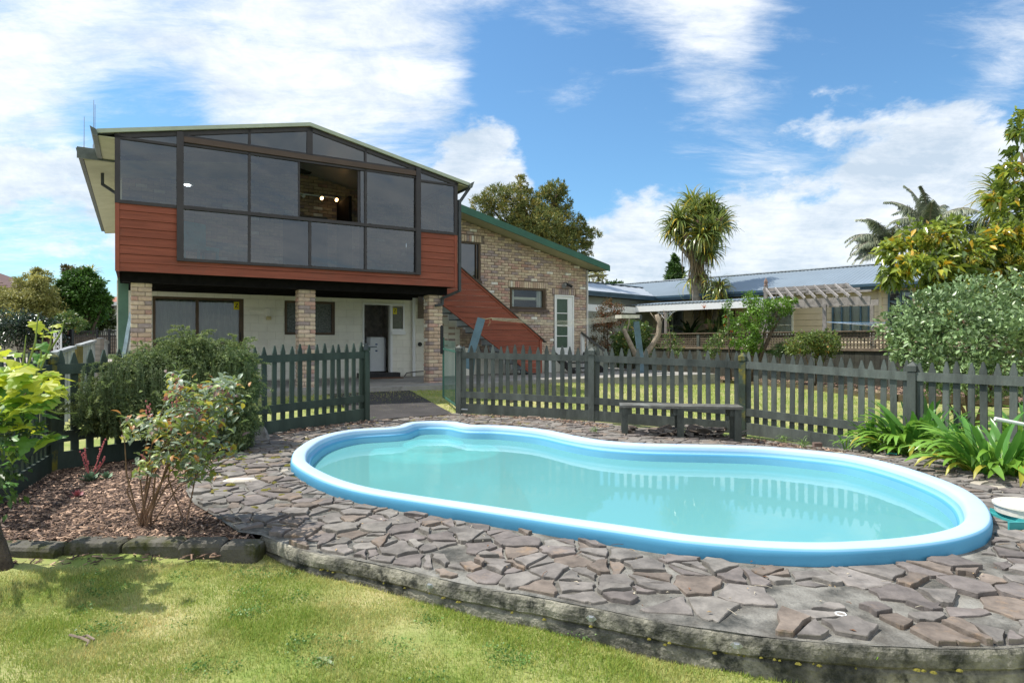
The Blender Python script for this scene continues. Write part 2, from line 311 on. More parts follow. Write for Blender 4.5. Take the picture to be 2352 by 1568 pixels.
ROOFL = mat('pale_grey_steel', (.42, .45, .48), .38, .06, .7, spec=.5, metal=.2)
NAVY = mat('navy_gutter', (.045, .085, .12), .35, .1, 3, spec=.5)
MORTAR = mat('brick_mortar', (.24, .195, .165), .95, .2, 30, .4, 80)
BRK = [mat('brick_tan', (.58, .455, .345), .9, .14, 14, .5, 90, orand=.12, hrand=.01), mat('brick_buff', (.62, .50, .37), .9, .14, 14, .5, 90, orand=.1, hrand=.01), mat('brick_pink', (.50, .31, .25), .9, .16, 14, .5, 90, orand=.12),
       mat('brick_mauve', (.34, .27, .255), .9, .16, 14, .5, 90, orand=.12), mat('brick_cream', (.74, .69, .60), .9, .12, 14, .5, 90, orand=.08), mat('brick_beige', (.52, .38, .28), .9, .14, 14, .5, 90, orand=.12)]
CONC = mat('weathered_concrete', (.10, .092, .078), .95, .3, 5, .9, 70, col2=(.27, .26, .23), dirt=((.045, .047, .042), 4.5, .47, .66))
CONCP = mat('patio_concrete', (.32, .305, .275), .92, .2, 1.5, .6, 60, dirt=((.075, .075, .062), 3, .5, .75))
WALLC = mat('stained_retaining_concrete', (.085, .083, .070), .95, .3, 4.5, 1.0, 60, col2=(.33, .31, .25), dirt=((.030, .032, .026), 7, .50, .62), mixlo=.40, mixhi=.62)
ASPH = mat('dark_asphalt', (.050, .046, .045), .95, .2, 3, .6, 160, dirt=((.10, .09, .075), 2.2, .58, .8))
SLATE = [mat('slate_grey', (.180, .163, .145), .78, .3, 9, .9, 22, orand=.24, hrand=.01, dirt=((.30, .28, .25), 6, .58, .8), spec=.35), mat('slate_mauve', (.155, .134, .122), .78, .28, 9, .9, 22, orand=.22, dirt=((.25, .19, .145), 5, .58, .75), spec=.35),
         mat('slate_brown', (.175, .142, .116), .78, .3, 9, .9, 22, orand=.2, dirt=((.30, .20, .12), 4, .55, .75), spec=.3), mat('slate_pale', (.36, .32, .26), .8, .15, 5, .5, 35, orand=.2)]
POOLM = mat('pool_blue_fibreglass', (.09, .34, .54), .52, .08, 1.2, .03, 3, spec=.4, coat=0, dirt=((.42, .58, .66), 10, .70, .9))
POOLI = mat('pool_inner_blue', (.16, .42, .58), .4, .05, 1.2)
def lawnmat(name, k=1):
    return mat(name, (.19 * k, .25 * k, .055 * k), .95, .2, 1.1, .6, 120, col2=(.42 * k, .38 * k, .18 * k), dirt=((.30 * k, .31 * k, .10 * k), 8, .45, .65), mixlo=.42, mixhi=.62)
LAWN = lawnmat('lawn_soil_grass'); 
BLADE = mat('grass_blades', (.27, .35, .07), .6, .2, 1.8, 0, col2=(.60, .54, .27), tint=[(0, (.75, .95, .7)), (.5, (1, 1, 1)), (.8, (1.1, 1.0, .9)), (1, (1.5, 1.2, 1.1))], trans=.3, mixlo=.42, mixhi=.75, spec=.25)
MULCHG = mat('mulch_soil', (.035, .022, .016), .95, .4, 8, .8, 40)
CHIP = mat('bark_chips', (.165, .115, .088), .85, .2, 20, 0, tint=[(0, (.16, .14, .14)), (.35, (.55, .50, .48)), (.65, (1.1, 1.0, .95)), (.85, (2.1, 2.0, 1.8)), (1, (4.0, 3.9, 3.6))])
WOODG = mat('grey_weathered_timber', (.23, .205, .185), .85, .25, 5, .4, 60, stretch=(.5, .5, 4), orand=.1)
LATT = mat('lattice_timber', (.135, .105, .075), .85, .25, 5, .3, 60, orand=.15)
DKFB = mat('dark_fence_boards', (.045, .045, .035), .85, .3, 5, .3, 60, orand=.12)
BARK = mat('bark_brown', (.12, .09, .065), .95, .35, 9, .8, 40)
BARKG = mat('bark_grey', (.27, .235, .19), .95, .3, 7, .8, 50, dirt=((.14, .12, .09), 14, .5, .7))
STEELB = mat('blue_grey_post', (.10, .17, .225), .5, .15, 5, .2, 40)
BLACK = mat('black_plastic', (.012, .012, .014), .4, .2, 5)
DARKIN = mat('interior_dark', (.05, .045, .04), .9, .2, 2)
GALV = mat('galvanised_metal', (.42, .44, .46), .4, .1, 10, metal=.6)
# ------------------------------------------------------------ ground and lawns
POOLV = [(667, 1054.7), (672, 1036), (688, 1022), (711, 1008), (750, 995), (802, 985.6), (855, 981.7), (903, 979), (918, 974.6), (938, 968.7), (972, 966), (1011, 965.6), (1050, 967.4), (1078, 973), (1096, 974.6), (1149, 975.5), (1217, 980.6), (1268, 987.3),
         (1318, 998), (1369, 1007), (1420, 1012.7), (1488, 1016.8), (1589, 1018.8), (1691, 1021), (1776, 1025), (1877, 1033.7), (1959, 1043), (2040, 1059.5), (2121, 1082.5), (2202, 1112), (2253, 1141), (2274, 1165), (2281, 1185.6), (2276, 1202), (2259, 1216), (2221, 1230),
         (2162, 1242), (2073, 1252.4), (1984, 1258), (1895, 1260.5), (1776, 1257), (1690, 1251), (1570, 1240), (1445, 1221.5), (1320, 1203.5), (1225, 1189), (1094, 1168.8), (960, 1148.7), (826, 1126.8), (742, 1103), (691, 1078), (671.4, 1063)]
ZR = -.16
pool = [gp(x, y, ZR) for x, y in POOLV]
pool = catmull([(p.x, p.y, 0) for p in pool], 5)
# smooth slightly, then make sure the loop runs counter-clockwise
for _ in range(2): pool = [(pool[i - 1] + pool[i] * 2 + pool[(i + 1) % len(pool)]) / 4 for i in range(len(pool))]
area = sum(pool[i].x * pool[(i + 1) % len(pool)].y - pool[(i + 1) % len(pool)].x * pool[i].y for i in range(len(pool)))
if area < 0: pool.reverse()
def inset(P, d):
    n = len(P); o = []
    for i in range(n):
        t = (P[(i + 1) % n] - P[i - 1]).normalized(); o.append(P[i] + Vector((-t.y, t.x, 0)) * d)
    return o
pin = [inset(pool, d) for d in (0, .145)]
hole = inset(pool, .06)
NP = len(pool)
# ground to the horizon
far = [(-700, -250), (900, -250), (900, 1400), (-700, 1400)]
FRW = [(601, 1232.5), (705, 1269), (792, 1285), (893, 1305), (994, 1328), (1094, 1351), (1190, 1368), (1290, 1386), (1400, 1407), (1523, 1433), (1651, 1453), (1776, 1470), (1924, 1481), (2043, 1488.5), (2162, 1493), (2281, 1493), (2352, 1489)]
front = [gp(x, y, -.27) for x, y in FRW]; front = catmull([(p.x, p.y, 0) for p in front] + [(2.6, 2.66, 0), (3.3, 3.0, 0), (4.2, 3.8, 0), (5.0, 4.9, 0), (5.7, 6.0, 0)], 3, False)
FARM = mat('far_ground', (.09, .11, .04), .95, .3, .3, .3, 5)
GH = [(-40, -14), (45, -14), (45, 70), (-40, 70)]
def zfar(x, y): return -.62 if (abs(x) < 39 and y < 69) else -.62 + .0 * y
mbg = MB()
o_ = far; 
sheet('ground', far, [GH], lambda x, y: -.62, 200, FARM)
hole2 = [(p.x, p.y) for p in inset(pool, .03)]
sheet('subsoil', [(-40, -14), (45, -14), (45, 70), (-40, 70)], [hole2], lambda x, y: -.62 if y < 13 else -.62 + .9 * sm((y - 13) / 22) * (1 if x < -8 else sm((-x - 4) / 4)), 3.0, FARM)
fpt = [(p.x, p.y) for p in front]
lawn_poly = [(-9, -6), (9, -6), (9, 5.0)] + [(p[0] + .03, p[1] + .05) for p in fpt[::-1] if p[0] < 5.2] + [(-1.45, 3.97), (-2.4, 4.02), (-3.4, 4.1), (-3.82, 4.4), (-4.68, 6.25), (-12, 6.2), (-14, 4), (-14, -6)]
sheet('front_lawn', lawn_poly, [], lambda x, y: zlawn(x, y) + (.04 + .06 * sm((y - 4) / 2)) * sm((-x - 1.4) / 1.5) * sm((y - 3) / 1), .22, LAWN, bumpy=.02)
# right fence posts, left fence posts
RP = [Vector((-.92, 10.97, -.296)), Vector((1.286, 10.14, -.33)), Vector((3.38, 9.2, -.40)), Vector((4.86, 7.62, -.48)), Vector((5.95, 5.75, -.48)), Vector((6.9, 3.8, -.45))]
LP = [Vector((-2.31, 9.91, -.267)), Vector((-3.53, 8.15, -.30)), Vector((-4.63, 6.30, -.34)), Vector((-3.78, 4.33, -.36))]
back_poly = [(-14, 6.0), (-4.70, 6.2), (-3.55, 8.05), (-2.3, 9.8), (-.92, 10.9), (1.28, 10.06), (3.36, 9.12), (4.82, 7.56), (5.9, 5.7), (7, 3.6), (24, 3), (26, 34), (-14, 34)]
sheet('back_lawn', back_poly, [], lambda x, y: zback(x, y) - (.012 if True else 0), .6, LAWN, bumpy=.02)
# ------------------------------------------------------------ pool surround
leftb = [(549, 1225.6), (482, 1181), (445, 1158.8), (426.6, 1129), (430, 1099.5), (463.7, 1081), (519, 1055), (560, 1030), (585, 1006), (610, 990)]
LB = [gp(x, y, -.27) for x, y in leftb]
dk = [(p.x, p.y) for p in front] + [(5.75, 6.1), (4.86, 7.55), (3.36, 9.1), (1.27, 10.05), (-.92, 10.85), (-1.55, 10.45), (-2.3, 9.95), (-3.1, 8.75)] + [(p.x, p.y) for p in LB[::-1]]
deck_poly = dk; hole_t = [(p.x, p.y) for p in hole]
deck = sheet('pool_deck', deck_poly, [hole_t], zdeck, .16, CONC, bumpy=.008)
deck['label'] = 'weathered concrete pool surround set with broken slate crazy paving'
# retaining wall along the front lawn
frs = []
for i in range(len(front) - 1):
    for q in range(6): frs.append(front[i].lerp(front[i + 1], q / 6))
frs.append(front[-1]); mb = MB(); n = len(frs); VN = [(-.05, .02), (-.008, .0), (.004, .006), (.012, .02), (.017, .045), (.017, .075), (.010, .085), (.004, .092), (.010, .102)] + [(.012 + .008 * q / 6, .115 + .03 * q) for q in range(7)]; k = len(VN)
for i, p in enumerate(frs):
    q0 = frs[max(i - 1, 0)]; q1 = frs[min(i + 1, n - 1)]; t = (q1 - q0).normalized(); nr = Vector((t.y, -t.x, 0)); zt = zdeck(p.x, p.y); cr = .5 + .5 * noise.noise(Vector((p.x * 1.3, p.y * 1.3, 4)))
    for w, (o, dz) in enumerate(VN):
        nz_ = noise.fractal(Vector((p.x * 7, p.y * 7, dz * 9)), 1.0, 2.0, 4); o2 = o + .006 * nz_ + .004 * noise.noise(Vector((p.x * 28, p.y * 28, dz * 40))) + (-.010 * cr if w in (6, 7) else 0); z = zt - dz + (.006 * noise.noise(Vector((p.x * 5, p.y * 5, 1))) if 1 < w < 9 else 0); mb.v.append((p.x + nr.x * o2, p.y + nr.y * o2, z))
mb.f = [(i * k + a, i * k + a + 1, (i + 1) * k + a + 1, (i + 1) * k + a) for i in range(n - 1) for a in range(k - 1)]; mb.m = [0] * len(mb.f)
single('retaining_wall', mb, WALLC, 'low curved stained concrete retaining wall between front lawn and slate paving', 'wall', smooth=False)
# paving stones
def clip(poly, nx, ny, c):
    out = []; m = len(poly)
    for i in range(m):
        a = poly[i]; b = poly[(i + 1) % m]; da = a[0] * nx + a[1] * ny - c; db = b[0] * nx + b[1] * ny - c
        if da <= 0: out.append(a)
        if (da < 0) != (db < 0): t = da / (da - db); out.append((a[0] + (b[0] - a[0]) * t, a[1] + (b[1] - a[1]) * t))
    return out
rs = random.Random(11); seeds = []
tries = 0
pl = [(p.x, p.y) for p in pool]
while tries < 36000:
    tries += 1; x = rs.uniform(-3.6, 6.1); y = rs.uniform(2.4, 11)
    near = sm((4.8 - y) / 1.5) * sm((x + .6) / 2); md = .150 + .035 * near + rs.uniform(-.06, .055)
    a = rs.random()
    if all(((x - u) * .85) ** 2 + (y - v) ** 2 > md * md for u, v in seeds): seeds.append((x, y))
SX = np.array(seeds); okd = inpoly(SX[:, 0], SX[:, 1], deck_poly); okp = inpoly(SX[:, 0], SX[:, 1], pl)
mulch_far = [(-3.1, 8.75), (-2.3, 9.9), (-2.18, 9.72), (-2.75, 8.9), (-3.05, 8.45)]
plv = np.array(pl); dkv = np.array(deck_poly)
pieces = []
def cen(P): return sum(p[0] for p in P) / len(P), sum(p[1] for p in P) / len(P)
def split(P, d=0):
    if len(P) < 3 or rs.random() > (.55, .3, .1, 0, 0)[d]: return [P]
    cx_, cy_ = cen(P); a = rs.uniform(0, math.pi); nx, ny = math.cos(a), math.sin(a); c = cx_ * nx + cy_ * ny + rs.uniform(-.03, .03); gq = .005
    A = clip(P, nx, ny, c - gq); B = clip(P, -nx, -ny, -c - gq)
    return [q for s_ in (A, B) if len(s_) > 2 for q in split(s_, d + 1)]
for i, (x, y) in enumerate(seeds):
    if not okd[i] or okp[i]: continue
    poly = [(x - .25, y - .25), (x + .25, y - .25), (x + .25, y + .25), (x - .25, y + .25)]
    for j, (u, v) in enumerate(seeds):
        if j == i or abs(u - x) > .6 or abs(v - y) > .6: continue
        dx, dy = u - x, v - y; l = math.hypot(dx, dy); gpw = .004 + .006 * rs.random()
        poly = clip(poly, dx / l, dy / l, ((x + u) / 2 * dx + (y + v) / 2 * dy) / l - gpw)
        if len(poly) < 3: break
    if len(poly) < 3: continue
    for arr, inside, mg in ((plv, False, .012), (dkv, True, .015)):
        for k in range(len(arr)):
            a = arr[k]; b = arr[(k + 1) % len(arr)]; m_ = (a + b) / 2; ex = b - a; ll = math.hypot(*ex)
            if ll < 1e-6: continue
            tpar = ((x - a[0]) * ex[0] + (y - a[1]) * ex[1]) / ll ** 2
            if math.hypot(m_[0] - x, m_[1] - y) > .45 + ll / 2: continue
            nx, ny = ex[1] / ll, -ex[0] / ll   # right-hand normal, points outward of ccw loop
            if inside:
                if x * nx + y * ny < a[0] * nx + a[1] * ny: poly = clip(poly, nx, ny, a[0] * nx + a[1] * ny - mg)
            else:
                if x * nx + y * ny > a[0] * nx + a[1] * ny and -.3 < tpar < 1.3: poly = clip(poly, -nx, -ny, -(a[0] * nx + a[1] * ny) - mg)
            if len(poly) < 3: break
        if len(poly) < 3: break
    if len(poly) < 3: continue
    for poly in split(poly):
     x, y = cen(poly)
     ar = abs(sum(poly[k][0] * poly[(k + 1) % len(poly)][1] - poly[(k + 1) % len(poly)][0] * poly[k][1] for k in range(len(poly)))) / 2
     if ar < .0035: continue
     bare = (x > 1.0 and y < 3.7 and rs.random() < .22) or rs.random() < .04
     if bare: continue
     P2 = []
     for k in range(len(poly)):
        a = poly[k]; b = poly[(k + 1) % len(poly)]; l = math.hypot(b[0] - a[0], b[1] - a[1])
        if l < .015: continue
        ch = min(rs.uniform(.001, .007), l * .2); P2.append((a[0] + (b[0] - a[0]) * ch / l, a[1] + (b[1] - a[1]) * ch / l))
        for q in ((.5,) if l < .15 else (.33, .66)): e = rs.uniform(-.016, .010); P2.append((a[0] + (b[0] - a[0]) * q - (b[1] - a[1]) / l * e * -1, a[1] + (b[1] - a[1]) * q - (b[0] - a[0]) / l * e))
        P2.append((b[0] - (b[0] - a[0]) * ch / l, b[1] - (b[1] - a[1]) * ch / l))
     if len(P2) < 4: continue
     if x > -.2 and y < 4.2: f = rs.uniform(.93, 1.0); P2 = [(x + (a - x) * f, y + (b - y) * f) for a, b in P2]
     pieces.append((ar / (y * y) , x, y, P2))
pieces.sort(key=lambda a: -a[0])
stuff = MB(); rest = 0
for idx, (sc_, x, y, P2) in enumerate(pieces):
    h = rs.choice((.005, .008, .011, .015, .021)) + rs.uniform(0, .004); tx_, ty_ = rs.uniform(-.03, .03), rs.uniform(-.03, .03); zb = zdeck(x, y)
    n = len(P2); top = [(a - x, b - y, h + (a - x) * tx_ + (b - y) * ty_ + rs.uniform(-.0025, .0025)) for a, b in P2]
    topi = [(a * .965, b * .965, z + .0035) for a, b, z in top]; bot = [(a * 1.01, b * 1.01, -.03) for a, b, z in top]
    fs = [tuple(range(n))] + [(i + n, (i + 1) % n + n, (i + 1) % n, i) for i in range(n)] + [(i + 2 * n, (i + 1) % n + 2 * n, (i + 1) % n + n, i + n) for i in range(n)]
    r_ = rs.random(); mi = 0 if r_ < .48 else 1 if r_ < .78 else 2 if (r_ < .98 or idx < 120) else 3
    if idx < 300:
        mb = MB(); mb.add(topi + top + bot, fs); o = link('paving_stone', mb.mesh('paving_stone', SLATE[mi]), deck, (x, y, zb))
    else: stuff.add([(a + x, b + y, c + zb) for a, b, c in topi + top + bot], fs, mi)
part('small_paving_stones', stuff, SLATE, deck, kind='stuff')
# ------------------------------------------------------------ swimming pool
pr = root('swimming_pool', 'pale blue kidney shaped fibreglass pool with rounded entry alcove', 'pool', (1.2, 5.6, ZR))
def sweep(profile, m, name, parent, smooth=True):     # profile = [(inset, z)]
    mb = MB(off=(-parent.location.x, -parent.location.y, -parent.location.z)); loops = [inset(pool, d) for d, z in profile]
    for lp, (d, z) in zip(loops, profile): mb.v += [tuple(Vector((p.x, p.y, z)) + mb.o) for p in lp]
    mb.f = [(a * NP + i, a * NP + (i + 1) % NP, (a + 1) * NP + (i + 1) % NP, (a + 1) * NP + i) for a in range(len(profile) - 1) for i in range(NP)]; mb.m = [0] * len(mb.f)
    return part(name, mb, m, parent, smooth=smooth)
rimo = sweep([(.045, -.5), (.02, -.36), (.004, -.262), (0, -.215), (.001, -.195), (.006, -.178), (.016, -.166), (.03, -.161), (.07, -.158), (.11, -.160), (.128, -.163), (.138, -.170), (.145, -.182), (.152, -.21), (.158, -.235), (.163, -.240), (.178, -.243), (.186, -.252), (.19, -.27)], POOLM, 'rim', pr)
rimo.data.materials.append(mat('pool_rim_pale', (.43, .59, .76), .58, .05, 1.5, .03, 3, spec=.5, dirt=((.46, .62, .76), 7, .62, .9)))  # paler blue on the top rings of the rim
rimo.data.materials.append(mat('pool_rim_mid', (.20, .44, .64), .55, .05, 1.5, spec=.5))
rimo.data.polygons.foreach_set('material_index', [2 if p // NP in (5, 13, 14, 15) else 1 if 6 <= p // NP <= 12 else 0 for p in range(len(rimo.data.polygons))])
sweep([(.19, -.268), (.20, -.33), (.23, -.7), (.30, -1.0), (.42, -1.15), (.55, -1.2)], POOLI, 'basin', pr)
fl = MB(off=(-1.2, -5.6, -ZR)); fp = inset(pool, .5); fl.add([(p.x, p.y, -1.19) for p in fp], [tuple(range(NP))]); part('basin_floor', fl, POOLI, pr)
alc = gp(1008, 972, ZR)
st = MB(off=(-1.2, -5.6, -ZR)); st.lathe((alc.x, alc.y - .58, 0), [(.40, -.5), (.40, -.352), (.385, -.341), (.35, -.340), (.02, -.341)], 40); st.lathe((alc.x + .05, alc.y - .80, 0), [(.82, -1.15), (.82, -.415), (.80, -.40), (.02, -.40)], 48)
part('entry_step', st, mat('pale_step', (.78, .90, .93), .5), pr, smooth=True)
wm = bpy.data.materials.new('cloudy_turquoise_water'); wm.use_nodes = True; n_ = wm.node_tree; b_ = n_.nodes['Principled BSDF']
b_.inputs['Base Color'].default_value = (.205, .525, .505, 1); b_.inputs['Roughness'].default_value = .015; b_.inputs['IOR'].default_value = 1.33; b_.inputs['Specular IOR Level'].default_value = .62
tr_ = n_.nodes.new('ShaderNodeBsdfTransparent'); tr_.inputs[0].default_value = (.35, .85, .88, 1); ms_ = n_.nodes.new('ShaderNodeMixShader'); ms_.inputs[0].default_value = .34
nz = n_.nodes.new('ShaderNodeTexNoise'); nz.inputs['Scale'].default_value = 3.2; nz.inputs['Detail'].default_value = 3; ge = n_.nodes.new('ShaderNodeNewGeometry'); n_.links.new(ge.outputs['Position'], nz.inputs['Vector'])
bp_ = n_.nodes.new('ShaderNodeBump'); bp_.inputs['Strength'].default_value = .045; bp_.inputs['Distance'].default_value = .02; n_.links.new(nz.outputs['Fac'], bp_.inputs['Height']); n_.links.new(bp_.outputs[0], b_.inputs['Normal'])
n_.links.new(b_.outputs[0], ms_.inputs[1]); n_.links.new(tr_.outputs[0], ms_.inputs[2]); n_.links.new(ms_.outputs[0], n_.nodes['Material Output'].inputs[0])
mb = MB(); wp_ = inset(pool, .195); mb.add([(p.x, p.y, -.33) for p in wp_], [tuple(range(NP))]); struct('pool_water', mb, wm)
# ------------------------------------------------------------ mulch bed with stone edging
bed = [(-1.62, 4.0)] + [(p.x, p.y) for p in LB[:8]] + [(-3.25, 7.9), (-3.6, 8.05), (-4.6, 6.35), (-3.9, 4.6), (-3.3, 3.95)]
bedz = lambda x, y: -.285 - .03 * sm((y - 6) / 2) - .05 * sm((-x - 3.4) / 1)
sheet('mulch_bed', bed, [], bedz, .3, MULCHG, bumpy=.02)
def chips(poly, n, zf, seed, L=(.02, .075), name='bark_chips'):
    g = np.random.default_rng(seed); xs = [p[0] for p in poly]; ys = [p[1] for p in poly]; x = g.uniform(min(xs), max(xs), n * 3); y = g.uniform(min(ys), max(ys), n * 3); ok = inpoly(x, y, poly); x = x[ok][:n]; y = y[ok][:n]; n = len(x)
    z = np.array([zf(a, b) for a, b in zip(x, y)]) + g.uniform(0, .022, n); az = g.uniform(0, 2 * math.pi, n); tl = g.normal(0, .22, n); l = g.uniform(L[0], L[1], n) ; w = l * g.uniform(.07, .24, n); h = g.uniform(.002, .007, n)
    d = np.stack([np.cos(az) * np.cos(tl), np.sin(az) * np.cos(tl), np.sin(tl)], 1); s = np.stack([-np.sin(az), np.cos(az), g.normal(0, .25, n)], 1); u = np.cross(d, s); c = np.stack([x, y, z], 1); V = []
    for a, b, e in [(-1, -1, 0), (1, -.5, 0), (.9, 1, 0), (-1, .7, 0), (-.9, -.9, 1), (.95, -.4, 1), (.8, .9, 1), (-.9, .6, 1)]: V.append(c + d * (a * l / 2)[:, None] + s * (b * w / 2)[:, None] + u * (e * h)[:, None])
    V = np.stack(V, 1).reshape(-1, 3); b = np.arange(n) * 8; F = np.vstack([np.stack([b + q for q in f], 1) for f in [(4, 5, 6, 7), (0, 1, 5, 4), (1, 2, 6, 5), (2, 3, 7, 6), (3, 0, 4, 7)]])
    return tag(link(name, npmesh(name, V, F, CHIP, np.repeat(g.random(n), 8))), kind='stuff')
chips([p for p in bed], 24000, bedz, 1, L=(.018, .085))
chips([(-4.2, 3.6), (-2.1, 3.75), (-1.7, 3.82), (-1.7, 3.95), (-3.2, 3.95), (-4.2, 4.2)], 420, lambda x, y: zlawn(x, y) + .025, 2, L=(.015, .06), name='stray_bark_chips')
EDGE = mat('mossy_edging_stone', (.105, .098, .082), .95, .25, 6, .8, 45, orand=.12, dirt=((.045, .048, .012), 5, .48, .62))
er = root('garden_edging', 'row of mossy concrete edging blocks between bark bed and lawn', 'garden edging', (-2.4, 3.95, -.37))
ex = [-3.22, -2.78, -2.42, -2.06, -1.79, -1.56]
for i in range(5):
    x0, x1 = ex[i] + .006, ex[i + 1] - .006; y0 = 3.86 + .03 * math.sin(i); mb = MB(off=(2.4, -3.95, .37)); r = .022; zt = -.262 - .012 * (i < 1); M = Matrix.Translation((x0, y0, 0)) @ Matrix.Rotation((-.10, -.03, 0, .05, -.06)[i], 4, 'Z') @ Matrix.Translation((-x0, -y0, 0))
    sec = [(y0, -.45), (y0, zt - r * 1.2), (y0 + r * .5, zt - r * .3), (y0 + r * 1.6, zt), (y0 + .12, zt + .003), (y0 + .145, zt - r), (y0 + .15, -.45)]
    for a, sh in ((x0, -.9), (x0 + r, 0), (x1 - r, 0), (x1, -.9)):
        mb.v += [tuple((M @ Vector((a, yy, zz_ + (sh * .016 if zz_ > -.4 else 0)))) + mb.o) for yy, zz_ in sec]
    mb.f = [(q * 7 + j, q * 7 + (j + 1) % 7, (q + 1) * 7 + (j + 1) % 7, (q + 1) * 7 + j) for q in range(3) for j in range(7)] + [tuple(range(6, -1, -1)), tuple(21 + j for j in range(7))]; mb.m = [0] * len(mb.f)
    part('edging_block', mb, EDGE, er)
chips([(-.85, 10.72), (1.2, 9.95), (1.5, 9.75), (1.5, 9.3), (.9, 9.75), (.2, 10.1), (-.8, 10.45)], 900, lambda x, y: zdeck(x, y) + .01, 3, name='bark_mulch_strip')
chips([(3.4, 9.0), (4.3, 7.9), (4.1, 7.7), (3.3, 8.5)], 400, lambda x, y: zdeck(x, y) + .01, 4, name='bark_mulch_strip')
chips([(-3.1, 8.75), (-2.3, 9.85), (-2.1, 9.7), (-2.75, 8.75), (-3.05, 8.2)], 600, lambda x, y: zdeck(x, y) + .01, 5, name='bark_mulch_strip')
# asphalt path from gate to patio
pa = [(-2.28, 10.25), (-1.02, 10.8), (-2.28, 13.8), (-3.85, 13.1)]
pp = [(-2.36, 9.9), (-1.0, 10.75)] + [(-2.25, 13.75), (-3.8, 12.9)]
sheet('asphalt_path', pp, [], lambda x, y: -.262 + .175 * sm((hs(x, y)[1] - 9.6) / 3.4), .4, ASPH)
mb = MB(); P_ = [hw(-6, 12.95), hw(7.2, 12.93), hw(8.0, 13.4), hw(15.2, 13.2), hw(15.2, 25), hw(-6, 25)]
mb.ext([(p.x, p.y) for p in P_], -.42, 0, ax=2); struct('patio', mb, CONCP)
mb = MB(); P_ = [hw(-9, 9), hw(-.8, 12.9), hw(-.8, 44), hw(-14, 44)]
DRV = mat('driveway_concrete', (.33, .29, .25), .9, .12, 1, .3, 40)
sheet('driveway', [(p.x, p.y) for p in P_], [], lambda x, y: -.16 + .45 * sm((y - 14) / 24), 2, DRV)
# garden bed along the lattice fence
bv = [(1427, 869.5), (1471.7, 864), (1516, 861.8), (1560, 865), (1604.5, 869.5), (1648.8, 880.6), (1693, 885), (1845, 895.6), (1931.7, 906.4), (2026.5, 917), (2113, 922)]
be = [gp(x, y, -.35) for x, y in bv]; be = catmull([(p.x, p.y, 0) for p in be] + [Vector((10.5, 13.2, 0))], 2, False)
fb = [(p.x, p.y) for p in be] + [tuple(hw(18.2, 5)[:2])] + [tuple(hw(18.25, 21)[:2])] + [(3.9, 23.6)]
sheet('rear_garden_bed', fb, [], lambda x, y: -.315, .8, MULCHG, bumpy=.03)
chips(fb, 9000, lambda x, y: -.30, 6, L=(.05, .14), name='rear_bark_chips')
er = root('timber_garden_edging', 'low curved mossy timber edging along back lawn and rose bed', 'garden edging', (be[8].x, be[8].y, -.35))
ED2 = mat('mossy_log', (.11, .085, .05), .95, .3, 6, .6, 40, dirt=((.10, .10, .02), 5, .5, .66))
for i in range(len(be) - 1):
    mb = MB(off=(-be[8].x, -be[8].y, .35)); mb.bar((be[i].x, be[i].y, -.29), (be[i + 1].x, be[i + 1].y, -.29), .12, .16); part('edging_log', mb, ED2, er)
# ------------------------------------------------------------ picket fences
def picket_mesh(m, h=1.15, w=.07, t=.02):
    mb = MB(); sh = h - .105; pts = [(-w / 2, 0), (w / 2, 0), (w / 2, sh), (w * .10, h), (-w * .10, h), (-w / 2, sh)]
    mb.ext(pts, 0, t); return mb.mesh('picket', m)
def post_mesh(m, h=1.22, w=.095):
    mb = MB(); a = w / 2; z1 = h - .14; mb.box((-a, -a, -.25), (a, a, z1)); mb.box((-a + .008, -a + .008, z1), (a - .008, a - .008, z1 + .018)); b = a + .006; mb.box((-b, -b, z1 + .018), (b, b, z1 + .085))
    z2 = z1 + .085; mb.add([(-b, -b, z2), (b, -b, z2), (b, b, z2), (-b, b, z2), (0, 0, h)], [(0, 1, 4), (1, 2, 4), (2, 3, 4), (3, 0, 4)]); return mb.mesh('post', m)
def fence(P, m, label, counts, postmats=None, skip_first=False, side=-1, base_extra=0):
    r = root('picket_fence', label, 'fence', tuple(P[0])); pk = [picket_mesh(m, 1.15 + q, .07 + w_) for q, w_ in ((-.016, .003), (0, -.004), (.012, .0))]; po = post_mesh(m); g = random.Random(len(P) * 7 + counts[0])
    for i, p in enumerate(P):
        if i == 0 and skip_first: continue
        d = (P[min(i + 1, len(P) - 1)] - P[max(i - 1, 0)]); o = link('post', po, r, tuple(p - P[0]), (0, 0, math.atan2(d.y, d.x)))
        if postmats and postmats[i]: o.data = post_mesh(postmats[i])
    for i in range(len(P) - 1):
        a, b = P[i], P[i + 1]; d = b - a; l = math.hypot(d.x, d.y); az_ = math.atan2(d.y, d.x); n = counts[i]; dirv = Vector((d.x, d.y, 0)) / l; nrm = Vector((dirv.y, -dirv.x, 0)) * (1 if side < 0 else -1)
        for k in range(n):
            f = (k + .62) / (n + .24); p = a + d * f + nrm * -.004; o = link('picket', pk[g.randrange(3)], r, tuple(p - P[0] + Vector((0, 0, .07 + g.uniform(-.006, .006)))), (g.uniform(-.012, .012), g.uniform(-.014, .014), az_ + (math.pi if side > 0 else 0)))
        for z0, z1, off in ((.985, 1.09, .028), (.30, .41, .028), (-.03 if side > 0 or counts[0] == 15 else .03, .20, .026)):
            mb = MB(); e0 = a + dirv * .045 - P[0]; e1 = b - dirv * .045 - P[0]; q = nrm * off; q2 = nrm * (off - .026)
            vs = [e0 + q2, e1 + q2, e1 + q, e0 + q]; mb.add([v + Vector((0, 0, z0)) for v in vs] + [v + Vector((0, 0, z1)) for v in vs], [(0, 1, 2, 3), (7, 6, 5, 4), (0, 4, 5, 1), (1, 5, 6, 2), (2, 6, 7, 3), (3, 7, 4, 0)])
            part('rail' if z0 > .1 else 'kickboard', mb, m, r)
    return r
